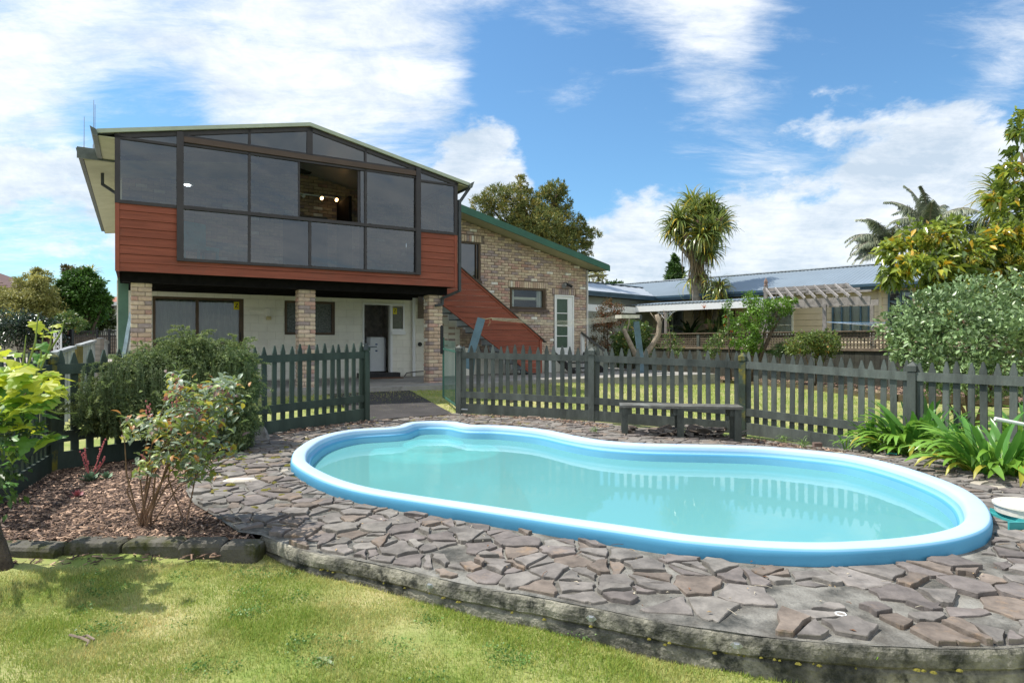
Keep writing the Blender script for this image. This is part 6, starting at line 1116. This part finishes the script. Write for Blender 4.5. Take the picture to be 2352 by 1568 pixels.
fk = at(1600, 690, D_); tr_ = [([base, at(1608, 720, D_), at(1600, 680, D_), at(1596, 640, D_), at(1590, 590, D_), at(1575, 550, D_), hv[1]], [.33, .27, .2, .17, .14, .11, .08]), ([at(1603, 700, D_), at(1606, 650, D_), at(1612, 600, D_), at(1625, 550, D_), hv[2]], [.2, .17, .14, .11, .08]), ([at(1608, 620, D_), at(1605, 570, D_), hv[0]], [.13, .11, .08]), ([at(1592, 600, D_), at(1565, 570, D_), hv[8]], [.1, .08, .06]), ([at(1620, 580, D_), at(1640, 545, D_), hv[9]], [.1, .08, .06]), ([at(1598, 570, D_), at(1592, 520, D_), hv[3]], [.1, .08, .06])]
tree('cabbage_tree', 'tall cabbage tree with spiky heads on thick forked trunk behind lattice fence', 'tree', base, tr_, [('leaf_heads', merge(lst), CT), ('dead_leaves', dead, CTD), ('seed_heads', leafcloud([blob(1608, 505, 8, 10, D_ - 1), blob(1575, 545, 7, 7, D_ - 1), blob(1655, 500, 7, 6, D_ - 1)], 500, .1, .2, clump=6, seed=3), mat('seed_brown', (.25, .17, .12), .9))], bark=BARKG)
D_ = 26.5; b2 = at(1636, 775, D_); b2.z = -.3; h2 = at(1652, 665, D_)
tree('small_cabbage_tree', 'small thin cabbage tree leaning right of the large one', 'tree', b2, [([b2, at(1640, 740, D_), at(1648, 705, D_), h2], [.16, .13, .1, .07])], [('leaf_heads', merge([straps(tuple(h2), 170, (.5, 1.0), .06, -.6, 1.5, 1.2, 90, jit=.06), straps(tuple(h2 + Vector((0, 0, -.3))), 60, (.6, 1.0), .06, -1.2, .3, .8, 91)]), CT), ('seed_heads', leafcloud([(*h2, .35, .3, .3)], 500, .09, .15, clump=20, seed=9), mat('seed_brown', (.25, .17, .12), .9))], bark=BARKG)
D_ = 13.5; h3 = at(2296, 450, D_); b3 = Vector((h3.x, h3.y, -.4)); tree('right_cabbage_tree', 'slender cabbage tree rising behind the broad leaved tree at right', 'tree', b3, [([b3, at(2298, 600, D_), h3], [.09, .07, .06])], [('leaf_heads', merge([straps(tuple(h3), 130, (.45, .85), .045, .1, 1.5, .9, 95, jit=.05), straps(tuple(at(2294, 480, D_)), 40, (.5, .9), .04, -.6, .3, .9, 96, jit=.05)]), CT), ('dead_leaves', straps(tuple(at(2296, 480, D_)), 40, (.4, .7), .04, -1.4, -.6, .2, 97, jit=.04), leafm('yellow_dead_leaf', (.42, .30, .10), GT))], bark=BARKG)
# queen palms
PM = leafm('palm_leaflet', (.24, .27, .19), [(0, (.5, .6, .6)), (.5, (1, 1, 1)), (1, (1.7, 1.6, 1.5))], .45, .2)
def fronds(c, spec, L_, seed):
    g = np.random.default_rng(seed); out = []; ra = []
    for az_, el_, dr in spec:
        n = 90; l = L_ * g.uniform(.85, 1.1); p = np.array(c, float); e = el_; P = []; dv = []
        for j in range(n): P.append(p.copy()); d = np.array([math.cos(az_) * math.cos(e), math.sin(az_) * math.cos(e), math.sin(e)]); dv.append(d); p = p + d * l / n; e -= dr / n * (.4 + 1.2 * j / n)
        P = np.array(P); dv = np.array(dv); ra.append([Vector(q) for q in P[::10]]); sd = np.array([-math.sin(az_), math.cos(az_), 0.])
        for s in (-1, 1):
            k = np.repeat(np.arange(8, n), 2); m = len(k); f = k / n; ll = L_ * .22 * np.sin(np.clip(f * 1.1 + .15, 0, 1) * math.pi * .85 + .3) * g.uniform(.7, 1.15, m) + .05; d = dv[k] * .55 + sd * s * .85 + g.normal(size=(m, 3)) * .22; d[:, 2] -= .25 + .5 * f; d /= np.linalg.norm(d, axis=1)[:, None]; w = .045; a = P[k]; b = a + d * (ll * .5)[:, None]; c_ = b + (d + np.array([0, 0, -.9])) * (ll * .38)[:, None]; u = dv[k] * w
            V = np.stack([a - u / 2, a + u / 2, b - u / 2, b + u / 2, c_ - u * .15, c_ + u * .15], 1).reshape(-1, 3); q = np.arange(m) * 6; out.append((V, np.vstack([np.stack([q, q + 1, q + 3, q + 2], 1), np.stack([q + 2, q + 3, q + 5, q + 4], 1)]), np.repeat(g.random(m), 6)))
    return merge(out), ra
for nm, lb, x, y, D_, L_, sp, sd in (('palm_tree', 'taller queen palm with upright feathery fronds above grey roof', 2135, 520, 33, 2.7, [(2.5, 1.35, .6), (.1, .75, 1.5), (3.0, .6, 1.5), (1.2, 1.25, .8), (4.2, .9, 1.4), (5.3, .7, 1.8), (.6, 1.0, 1.2), (-.2, .3, 1.6), (3.4, .2, 1.5), (1.8, .9, 1.2), (2.8, 1.0, 1.0), (.3, .45, 1.8), (3.9, 1.2, 1.0), (6.0, .9, 1.4)], 1),
                                     ('palm_tree', 'lower queen palm with drooping fronds left above the roof ridge', 2045, 562, 35, 2.7, [(3.0, .8, 1.9), (3.3, .35, 1.6), (.3, .9, 1.6), (2.2, 1.2, 1.2), (4.3, .8, 1.7), (5.4, .7, 1.8), (1.2, 1.0, 1.4), (3.1, -.1, 1.0), (.1, .3, 1.5), (2.7, .5, 1.8), (3.1, .6, 1.6), (3.6, 1.0, 1.4), (2.9, .15, 1.3), (.8, .6, 1.8), (3.4, -.2, .9), (2.4, .8, 1.6)], 2)):
    c = at(x, y, D_); vf, ra = fronds(tuple(c), sp, L_, sd); b = Vector((c.x, c.y, -.5)); r = tree(nm, lb, 'palm tree', b, [([b, c], [.2, .14])] + [(q, [.03] * len(q)) for q in ra], [('fronds', vf, PM)], bark=BARKG, group='queen palms beyond the roof')
# totara behind the wing
TO = leafm('totara_needles', (.23, .24, .08), [(0, (.35, .5, .45)), (.35, (.75, .9, .8)), (.65, (1.1, 1.05, .8)), (1, (1.9, 1.35, .7))], .6, .2)
D_ = 29; tb = at(1230, 780, D_); tb.z = -.3; tbl = [blob(x, y, a, b, D_ + q) for x, y, a, b, q in ((1110, 480, 30, 35, 0), (1140, 455, 35, 28, 0), (1175, 470, 35, 45, -.5), (1195, 425, 14, 24, 0), (1212, 440, 12, 12, 0), (1210, 490, 40, 50, 0), (1255, 470, 36, 42, .5), (1275, 440, 28, 24, 0), (1292, 460, 20, 30, 0), (1250, 520, 50, 45, -.5), (1300, 520, 35, 40, 0), (1320, 555, 28, 34, 0), (1345, 545, 18, 26, 0), (1365, 535, 16, 9, 0), (1350, 575, 14, 18, 0), (1270, 560, 60, 40, 0), (1200, 540, 60, 40, 0), (1295, 430, 8, 12, 0), (1335, 510, 12, 12, 0))]
tree('totara_tree', 'dark olive conifer tree with ragged branches rising behind the brick wing roof', 'tree', tb, [([tb, at(1235, 600, D_), at(1250, 520, D_), at(1280, 445, D_)], [.5, .35, .2, .05])] + limbs(at(1235, 580, D_), [at(1195, 425, D_), at(1120, 470, D_), at(1365, 535, D_), at(1350, 560, D_), at(1300, 470, D_)], .22, 4, wob=.5), [('foliage', leafcloud(tbl, 52000, .15, .26, clump=150, spread=.09, droop=0, up=.6, shell=.5, fold=.1, seed=41), TO)])
# remaining trees and shrubs: (name, label, kind, base photo x, distance, blobs, leaf count, leaf length, aspect, material, seed)
M1 = leafm('leaf_olive', (.085, .115, .035), GT); M2 = leafm('leaf_green', (.06, .12, .028), GT); M3 = leafm('leaf_bright', (.13, .25, .03), GT, .35, .35, .6); M4 = leafm('leaf_yellow_green', (.34, .33, .11), GT, .5, .3); M5 = leafm('leaf_dark', (.025, .05, .018), [(0, (.5, .5, .5)), (.7, (1, 1, 1)), (1, (3, 3, 3))], .25, .1, .8); M6 = leafm('leaf_reddish', (.14, .10, .045), [(0, (.5, .6, .5)), (.5, (1, 1, 1)), (.9, (1.5, 1.1, .9)), (1, (3.2, .7, .8))]); M7 = leafm('leaf_mixed_tips', (.12, .19, .05), [(0, (.5, .6, .5)), (.6, (1, 1, 1)), (.9, (1.5, 1.4, 1)), (1, (2.6, 1.1, .8))], .4, .3)
VEG = [
 ('spire_conifer', 'narrow dark green spire conifer beyond the grey roof left of cabbage tree', 'tree', 1550, 48, [(1550, 640, 17, 22), (1550, 620, 12, 22), (1549, 603, 7, 16), (1548, 592, 3, 8), (1550, 665, 20, 22)], 9000, .28, .35, M2, 1),
 ('dark_tree', 'dark glossy leaved tree behind the broad leaved tree near right edge', 'tree', 2255, 16, [(2240, 545, 22, 40), (2262, 560, 22, 45), (2235, 510, 12, 22), (2265, 520, 16, 20), (2250, 600, 25, 30)], 2600, .09, .45, M5, 2),
 ('birch_tree', 'thin light green weeping tree tip between brick wing and grey roof', 'tree', 1368, 45, [(1362, 640, 14, 22), (1375, 628, 10, 10), (1385, 640, 6, 16), (1358, 665, 14, 15)], 1500, .18, .4, M4, 3),
 ('round_tree', 'small distant treetop just above the pale steel roof', 'tree', 1415, 60, [(1415, 655, 14, 6), (1398, 654, 6, 5)], 900, .25, .5, M2, 4),
 ('plum_tree', 'slim bright green leafy tree standing before the lattice fence', 'tree', 1722, 19.0, [(1725, 690, 16, 20), (1745, 705, 30, 18), (1790, 700, 30, 12), (1815, 690, 14, 10), (1730, 730, 26, 26), (1760, 740, 18, 20), (1722, 770, 22, 24), (1700, 745, 10, 26), (1712, 795, 24, 14), (1740, 790, 14, 30), (1690, 790, 12, 10), (1800, 712, 18, 10)], 5200, .085, .5, M3, 5),
 ('fuchsia_bush', 'reddish brown flowering bush against the brick wing corner', 'bush', 1392, 22.5, [(1400, 710, 28, 16), (1385, 735, 26, 24), (1410, 735, 30, 20), (1375, 765, 20, 30), (1400, 780, 18, 26), (1395, 700, 12, 12)], 5200, .07, .45, M6, 6),
 ('hibiscus_bush', 'dark green shrub with reddish tips behind the clothesline post', 'bush', 1450, 21.5, [(1430, 780, 26, 28), (1465, 765, 28, 30), (1450, 800, 40, 30), (1490, 790, 16, 24), (1420, 815, 16, 20), (1455, 745, 14, 10)], 5200, .10, .5, M7, 7),
 ('rose_bush', 'sparse rose bush with blue green leaves before lattice near clothesline', 'bush', 1541, 20.5, [(1535, 740, 6, 20), (1540, 775, 14, 14), (1535, 795, 16, 10), (1550, 805, 18, 12), (1560, 790, 10, 10)], 700, .075, .5, M7, 8),
 ('rose_bush', 'upright rose bush with yellow rosebud left of the plum tree', 'bush', 1645, 19.2, [(1650, 780, 20, 12), (1640, 800, 18, 14), (1655, 765, 10, 8), (1635, 815, 12, 10)], 900, .08, .5, M7, 9),
 ('climbing_rose', 'bushy rose with lime leaves and red tips right of the plum tree', 'bush', 1870, 17.8, [(1850, 790, 40, 18), (1890, 785, 36, 18), (1870, 775, 40, 10), (1900, 800, 30, 14), (1830, 805, 26, 10), (1905, 760, 8, 6), (1830, 770, 14, 5), (1890, 820, 16, 10)], 4200, .075, .6, leafm('rose_lime', (.16, .22, .06), [(0, (.5, .6, .5)), (.6, (1, 1, 1)), (.92, (1.5, 1.4, 1)), (1, (2.6, 1.0, .8))], .35, .35), 10),
 ('fern', 'feathery green fern below the lattice right of plum tree', 'fern', 1795, 18.5, [(1790, 805, 20, 10), (1800, 795, 14, 8)], 900, .12, .15, M2, 11),
 ('climbing_shrub', 'thin leafy climber on cream wall left of plum tree', 'bush', 1680, 20, [(1672, 730, 10, 16), (1680, 755, 12, 14), (1668, 705, 8, 10), (1675, 690, 5, 8)], 700, .08, .5, M3, 12),
 ('yellow_green_tree', 'billowing yellow green tree left of the driveway', 'tree', 80, 38, [(85, 640, 22, 24), (60, 670, 34, 26), (95, 665, 32, 28), (30, 700, 34, 26), (75, 705, 50, 30), (110, 700, 22, 30), (78, 622, 8, 10), (5, 690, 26, 22), (60, 735, 60, 24), (130, 730, 20, 16)], 24000, .20, .35, M4, 13),
 ('green_tree', 'dense bright green tree beside the driveway gate', 'tree', 185, 40, [(165, 655, 24, 30), (195, 670, 30, 28), (215, 665, 20, 30), (175, 700, 36, 26), (215, 700, 26, 22), (240, 690, 12, 20), (190, 730, 40, 24), (150, 690, 16, 30), (180, 638, 26, 14), (205, 635, 16, 14)], 22000, .24, .45, leafm('leaf_fresh', (.075, .16, .03), GT), 14),
 ('brownish_tree', 'wispy brownish treetop behind the bright green driveway tree', 'tree', 175, 46, [(160, 625, 14, 12), (185, 630, 18, 12), (200, 650, 26, 20), (150, 620, 8, 8)], 3500, .22, .35, leafm('leaf_brownish', (.15, .13, .05), GT), 15),
 ('camellia_hedge', 'dark glossy camellia hedge behind the grapevine', 'hedge', 60, 26, [(20, 740, 50, 22), (80, 750, 50, 24), (30, 770, 60, 24), (100, 770, 40, 22), (130, 775, 20, 22)], 9000, .13, .5, M5, 16),
 ('orange_shrub', 'mixed orange tipped shrub behind brown gate', 'bush', 160, 30, [(155, 735, 22, 18), (175, 745, 18, 14), (140, 745, 16, 14)], 2600, .12, .45, M7, 17),
 ('grey_shrub', 'grey green rounded shrub behind black fence near pale corner', 'bush', 240, 44, [(235, 725, 14, 26), (252, 735, 12, 24), (225, 745, 14, 16)], 5200, .20, .4, M1, 18),
 ('yucca_tree', 'spiky topped tree just left of the sunroom corner', 'tree', 208, 43, [(212, 660, 10, 20), (222, 690, 14, 26)], 1600, .3, .2, M1, 19)]
for nm, lb, cat, bx_, d_, bls, n, L_, asp, m, sd in VEG:
    b = at(bx_, 790, d_); b.z = -.35 if d_ < 33 else .2; tip = at(bls[0][0], bls[0][1], d_); bl_ = [blob(x, y, a, c, d_ + random.uniform(-.3, .3)) for x, y, a, c in bls]
    r0 = .03 if cat in ('bush', 'fern', 'hedge') else .006 * d_; tips = [at(q[0], q[1], d_) for q in bls[:6]]
    tree(nm, lb, cat, b, limbs(b, tips, r0, sd, wob=.15), [('foliage', leafcloud(bl_, n, L_, asp, clump=30, spread=.2, droop=.15, up=.4, shell=.55, seed=100 + sd), m)])
h = at(209, 628, 42); yc = bpy.data.objects['yucca_tree']; npart('spiky_head', straps(tuple(h), 90, (.5, .95), .07, -.3, 1.5, .8, 55), CT, yc, kind='stuff')
# pruned tree with bare forked limbs
D_ = 20.6; b = at(1476, 830, D_); b.z = -.35; r = root('pruned_tree', 'pruned pale barked tree with bare forked limbs behind clothesline', 'tree', tuple(b)); o_ = -b
for pts, rd in (([b, at(1476, 838, D_)], [.13, .12]), ([at(1476, 838, D_), at(1460, 815, D_), at(1448, 790, D_), at(1432, 755, D_)], [.11, .09, .08, .065]), ([at(1476, 838, D_), at(1484, 812, D_), at(1500, 790, D_), at(1512, 770, D_), at(1515, 742, D_), at(1508, 722, D_)], [.11, .10, .09, .08, .085, .07]), ([at(1500, 785, D_), at(1512, 755, D_), at(1520, 722, D_)], [.03, .025, .012]), ([at(1438, 765, D_), at(1444, 745, D_), at(1446, 728, D_)], [.03, .022, .02]), ([at(1508, 738, D_), at(1494, 718, D_)], [.02, .01]), ([at(1514, 750, D_), at(1526, 725, D_), at(1524, 710, D_)], [.02, .012, .006])):
    mb = MB(off=o_); mb.tube(pts, rd, 8); part('branch' if len(pts) > 2 else 'trunk', mb, mat('pale_lichen_bark', (.30, .25, .19), .95, .3, 9, .7, 40), r, smooth=True)
# strelitzia, cycad and hanging basket on the porch
r = root('strelitzia', 'bird of paradise plant with orange flowers behind cabbage tree trunk', 'plant', tuple(at(1655, 790, 25.6))); p = at(1650, 790, 25.6); npart('leaves', straps(tuple(p), 26, (1.0, 1.7), .22, .9, 1.5, .4, 61, jit=.3), M5, r, kind='stuff')
for x, y in ((1573, 665), (1678, 719), (1675, 731), (1591, 715), (1688, 742), (1617, 709)):
    pass
for x, y in ((1617, 709), (1667, 733), (1665, 752), (1680, 765)):
    q = at(x, y, 25.0); mb = MB(off=-r.location); 
    for k in range(4): mb.add([q, q + Vector((.03, 0, .02)), q + Vector((-.12 + .09 * k, 0, .2 + .03 * k))], [(0, 1, 2)])
    part('flower', mb, mat('orange_petals', (.75, .16, .02), .5), r)
r = root('cycad', 'dark spiky cycad against the cream wall left of cabbage tree trunk', 'plant', tuple(at(1582, 790, 26.8))); npart('leaves', straps(tuple(at(1585, 778, 26.8)), 22, (.9, 1.5), .14, .15, 1.3, .6, 62, jit=.05), M5, r, kind='stuff')
r = root('hanging_basket', 'woven hanging basket with green plant under the porch', 'basket', tuple(at(1629, 745, 25.4))); q = at(1629, 745, 25.4); mb = MB(off=-q); mb.lathe(tuple(q), [(.05, -.2), (.16, -.14), (.22, 0), (.23, .02)], 14); part('basket', mb, mat('wicker', (.20, .13, .09), .9, .3, 40), r); mb = MB(off=-q); [mb.tube([q + Vector((.2 * math.cos(a), .2 * math.sin(a), 0)), q + Vector((0, 0, .75))], .006, 4) for a in (0, 2.1, 4.2)]; part('chain', mb, BLACK, r); npart('plant', leafcloud([(*(q + Vector((0, 0, .06))), .2, .2, .1)], 160, .08, .4, seed=2), M3, r, kind='stuff')
# far tree belt closing the horizon
g = random.Random(77); BLT = []
for k in range(60):
    a = math.radians(-62 + 124 * k / 59); d_ = g.uniform(75, 100); BLT.append((math.sin(a) * d_, math.cos(a) * d_, 1.2, 5.5, 4, g.uniform(1.6, 2.6)))
V, F, T = leafcloud(BLT, 26000, .8, .5, clump=16, spread=.25, seed=78); tag(link('tree_belt', npmesh('tree_belt', V, F, M1, T)), kind='stuff')
# ------------------------------------------------------------ pool side small things
sk = gp(2352, 1195, -.22); r = root('pool_skimmer', 'teal skimmer housing with round cream lid at the right pool edge', 'skimmer', (3.42, 4.12, -.24)); o_ = (-3.42, -4.12, .24); TE = mat('teal_plastic', (.05, .30, .30), .4, .15, 6)
mb = MB(off=o_); mb.box((3.37, 4.12, -.31), (4.0, 4.46, -.225)); [mb.box((3.39 + .12 * k, 4.12, -.225), (3.40 + .12 * k, 4.46, -.20)) for k in range(5)]; mb.box((3.25, 4.105, -.26), (4.0, 4.12, -.20)); part('housing', mb, TE, r)
mb = MB(off=o_); mb.lathe((3.56, 4.31, -.20), [(.20, 0), (.205, .045), (.215, .05), (.215, .062), (.17, .068), (.16, .06), (.0, .06)], 36); part('lid', mb, mat('cream_lid', (.72, .68, .58), .45), r)
mb = MB(); mb.tube([(-.12, .03, .0), (1.15, -.2, -.26)], .018, 12); single('white_pipe', mb, WHITE, 'white plastic pipe lying across the agapanthus at right edge', 'pipe', tuple(at(2320, 962, 5.9)))
mb = MB(); a = [(math.cos(j * .3927) * .022, math.sin(j * .3927) * .022, .004) for j in range(17)]; mb.tube(a, .0028, 6, cap=False); single('white_ring', mb, WHITE, 'small white plastic ring lying on bare concrete of pool surround', 'ring', tuple(gp(1931, 1411, -.255)))
fr_ = [Vector((p[0], p[1], 0)) for p in fpt]
for k, (x, y) in enumerate(((1352, 1428), (1697, 1469), (1018, 1338))):
    p = gp(x, y, -.30); j = min(range(len(fr_)), key=lambda i: (fr_[i].x - p.x) ** 2 + (fr_[i].y - p.y) ** 2); q = fr_[j]; t_ = (fr_[min(j + 1, len(fr_) - 1)] - fr_[max(j - 1, 0)]).normalized(); mb = MB(); mb.ext([(-.026, 0), (-.012, -.012), (.012, -.012), (.026, 0), (.012, .013), (-.012, .013)], -.004, 0); mb.lathe((0, -.004, 0), [(.012, -.009), (.012, .009)], 8)
    single('anchor_bracket', mb, GALV, ('small metal anchor bracket on middle of the retaining wall', 'small metal anchor bracket on retaining wall nearest the white ring', 'small metal anchor bracket at the left part of the retaining wall')[k], 'bracket', (q.x + t_.y * .024, q.y - t_.x * .024, -.30), 'cover brackets on the retaining wall', rz=math.atan2(t_.y, t_.x))
p = at(2014, 1500, 2.57); r = root('wall_seedling', 'tiny green seedling sprouting from the retaining wall face', 'weed', tuple(p)); npart('leaves', leafcloud([(*p, .018, .01, .03)], 16, .022, .7, clump=6, seed=5), M3, r, kind='stuff')
r = root('lawn_twig', 'forked dry brown twig lying on the front lawn', 'twig', tuple(gp(175, 1462, -.37))); mb = MB(off=-r.location); P_ = [gp(x, y, -.355) for x, y in ((160, 1457), (185, 1463), (205, 1472))]; mb.tube(P_, .006, 5); mb.tube([P_[1], gp(200, 1458, -.35), gp(217, 1468, -.355)], .005, 5); mb.tube([P_[2], gp(198, 1482, -.36)], .004, 5); part('stem', mb, mat('dry_twig', (.22, .17, .13), .9), r)
mb = MB(); mb.tube([(0, 0, 0), (.1, .02, .02), (.45, .08, .05)], .006, 5); single('dry_stick', mb, mat('dry_stalk', (.38, .30, .2), .9), 'thin dry stalk on slates beneath the large agapanthus clump', 'stick', tuple(gp(1990, 1063, -.27)), rz=.1)
mb = MB(); mb.ext([(-.05, -.03), (.05, -.03), (.05, .03), (-.05, .03)], 0, .05, ax=2); single('pool_side_brick', mb, mat('dull_brick', (.16, .11, .09), .9), 'small dark brick at fence foot left of the agapanthus', 'brick', tuple(gp(1877, 1025, -.36)))
mb = MB(); mb.tube([(0, 0, .0), (.06, .01, .012), (.12, 0, 0)], .008, 6); mb.tube([(.03, 0, 0), (.05, .03, .01)], .005, 5); single('rope_scrap', mb, TE, 'scrap of teal cord on the slates beside agapanthus', 'cord', tuple(gp(2035, 1043, -.30)))
# dry leaves and twigs scattered on the slates
def litter(poly, n, seed, name, zf):
    g = np.random.default_rng(seed); xs = [p[0] for p in poly]; ys = [p[1] for p in poly]; x = g.uniform(min(xs), max(xs), n * 4); y = g.uniform(min(ys), max(ys), n * 4); ok = inpoly(x, y, poly) & ~inpoly(x, y, pl); x = x[ok][:n]; y = y[ok][:n]; mb = MB(); rq = random.Random(seed)
    for a, b in zip(x, y):
        z = zf(a, b) + .022; az_ = rq.uniform(0, 6.28); c, s = math.cos(az_), math.sin(az_)
        if rq.random() < .45: l = rq.uniform(.02, .09); mb.tube([(a, b, z), (a + c * l * .5, b + s * l * .5, z + .004), (a + c * l + rq.uniform(-.01, .01), b + s * l, z)], .0014, 4, mi=rq.randrange(3))
        else: l = rq.uniform(.012, .035); w = l * .4; mb.add([(a, b, z), (a + c * l * .5 - s * w * .5, b + s * l * .5 + c * w * .5, z + .006), (a + c * l, b + s * l, z + .002), (a + c * l * .5 + s * w * .5, b + s * l * .5 - c * w * .5, z + .005)], [(0, 1, 2), (0, 2, 3)], rq.randrange(3))
    return tag(link(name, mb.mesh(name, [mat('dry_leaf_tan', (.42, .30, .16), .8), mat('dry_leaf_brown', (.17, .085, .045), .8), mat('dry_leaf_pale', (.50, .44, .33), .8)])), kind='stuff')
litter(deck_poly, 520, 8, 'leaf_litter', lambda x, y: zdeck(x, y))
# moss cushions between the stones and on the wall
g = random.Random(55); mb = MB(); MOSS = mat('yellow_moss', (.15, .135, .02), .95, .35, 30, .8, 120)
def mossb(x, y, z, r_, h): n = 7; a0 = g.uniform(0, 6); ring = [(x + r_ * g.uniform(.7, 1.2) * math.cos(a0 + 6.283 * j / n), y + r_ * g.uniform(.5, 1) * math.sin(a0 + 6.283 * j / n), z) for j in range(n)]; r2 = [(x + (a - x) * .6, y + (b - y) * .6, z + h) for a, b, c in ring]; mb.add(ring + r2 + [(x, y, z + h * 1.3)], [(j, (j + 1) % n, n + (j + 1) % n, n + j) for j in range(n)] + [(n + j, n + (j + 1) % n, 2 * n) for j in range(n)])
for k in range(420):
    x, y = g.gauss(-2.6, .9), g.gauss(7.0, 1.3)
    if g.random() < .3: x, y = g.gauss(-1, .8), g.gauss(9.6, .6)
    if inpoly(np.array([x]), np.array([y]), deck_poly)[0] and not inpoly(np.array([x]), np.array([y]), pl)[0]: mossb(x, y, zdeck(x, y) + .006, g.uniform(.015, .06), .006 + g.random() * .01)
for k in range(34):
    q = fr_[g.randrange(2, 44)]; nx = fr_[min(len(fr_) - 1, 3)]
    mossb(q.x + g.uniform(-.03, .03), q.y - .024 + g.uniform(-.005, .01), -.345 + g.uniform(-.008, .006), g.uniform(.005, .016), .006)
tag(link('moss', mb.mesh('moss', MOSS, True)), kind='stuff')
# grass blades
def blades(poly, n, zf, h, w, seed, name, m=BLADE, lim=None):
    g = np.random.default_rng(seed); xs = [p[0] for p in poly]; ys = [p[1] for p in poly]; x = g.uniform(min(xs), max(xs), n * 3); y = g.uniform(min(ys), max(ys), n * 3); ok = inpoly(x, y, poly)
    if lim is not None: ok &= lim(x, y, g)
    x = x[ok][:n]; y = y[ok][:n]; n = len(x); z = np.array([zf(a, b) for a, b in zip(x, y)]); az = g.uniform(0, 6.283, n); l = h * g.uniform(.4, 1.25, n); ln = g.uniform(.15, 1.1, n); d = np.stack([np.cos(az) * np.sin(ln), np.sin(az) * np.sin(ln), np.cos(ln)], 1); s = np.stack([-np.sin(az), np.cos(az), 0 * az], 1); p = np.stack([x, y, z - .004], 1); ww = w * g.uniform(.6, 1.3, n)
    m_ = p + d * (l * .5)[:, None] + np.array([0, 0, .12]) * l[:, None]; t = p + d * l[:, None]; V = np.stack([p - s * ww[:, None] / 2, p + s * ww[:, None] / 2, m_ + s * ww[:, None] * .42, m_ - s * ww[:, None] * .42, t], 1).reshape(-1, 3); b = np.arange(n) * 5
    F = np.vstack([np.stack([b, b + 1, b + 2], 1), np.stack([b, b + 2, b + 3], 1), np.stack([b + 3, b + 2, b + 4], 1)]); return tag(link(name, npmesh(name, V, F, m, np.repeat(g.random(n), 5))), kind='stuff')
zl = lambda x, y: zlawn(x, y) + .04 * sm((-x - 1.4) / 1.5) * sm((y - 3) / 1) + .012 * noise.noise(Vector((x * 4, y * 4, 0)))
def limf(x, y, g): k = np.sin(x * 5.1 + 2 * np.sin(y * 4.3)) + np.sin(y * 6.7 + 1.7 * np.sin(x * 3.1)); return g.random(len(x)) < np.clip(.78 + .25 * k, .25, 1) * np.clip(2.2 - .22 * y, .4, 1)
near_poly = [(-3.6, 2.2), (1.6, 2.2), (1.35, 2.55)] + [(p[0], p[1]) for p in fpt[::-1] if p[0] < .9] + [(-1.5, 3.82), (-2.1, 3.78), (-2.6, 3.66), (-3.4, 3.5)]
blades(near_poly, 230000, zl, .027, .0023, 3, 'lawn_grass', lim=limf)
bp2 = [(-2.9, 10.2), (-.9, 11.1), (1.3, 10.3), (3.4, 9.4), (5.0, 7.8), (9, 12.5), (8.4, 14), (7.8, 17), (6.7, 20), (5, 23.5), (3.6, 21), (2.6, 17), (.5, 16), (-2, 14), (-5.5, 12)]
blades(bp2, 60000, lambda x, y: zback(x, y), .04, .008, 4, 'back_grass')
CLV = leafm('clover_leaf', (.13, .25, .06), GT); g = np.random.default_rng(5); cb = []
for k in range(34):
    x = g.uniform(-2.6, .6); y = g.uniform(2.55, 3.7)
    if inpoly(np.array([x]), np.array([y]), near_poly)[0]: cb.append((x, y, zl(x, y) + .012, g.uniform(.05, .16), g.uniform(.04, .1), .008))
npo = leafcloud(cb, 3000, .011, .9, clump=120, spread=.5, up=1, shell=.1, seed=6); tag(link('clover_patches', npmesh('clover_patches', npo[0], npo[1], CLV, npo[2])), kind='stuff')
for k, (x, y) in enumerate(((530, 1535), (745, 1520))):
    p = gp(x, y, -.40); r = root('dandelion_weed', ('flat pale green rosette weed at the bottom left part of lawn', 'flat pale green rosette weed right of the other in lawn')[k], 'weed', tuple(p)); npart('leaves', straps(tuple(p), 22, (.04, .075), .018, .1, .5, .6, 30 + k, jit=.004), leafm('pale_weed', (.26, .34, .16), GT), r, kind='stuff')
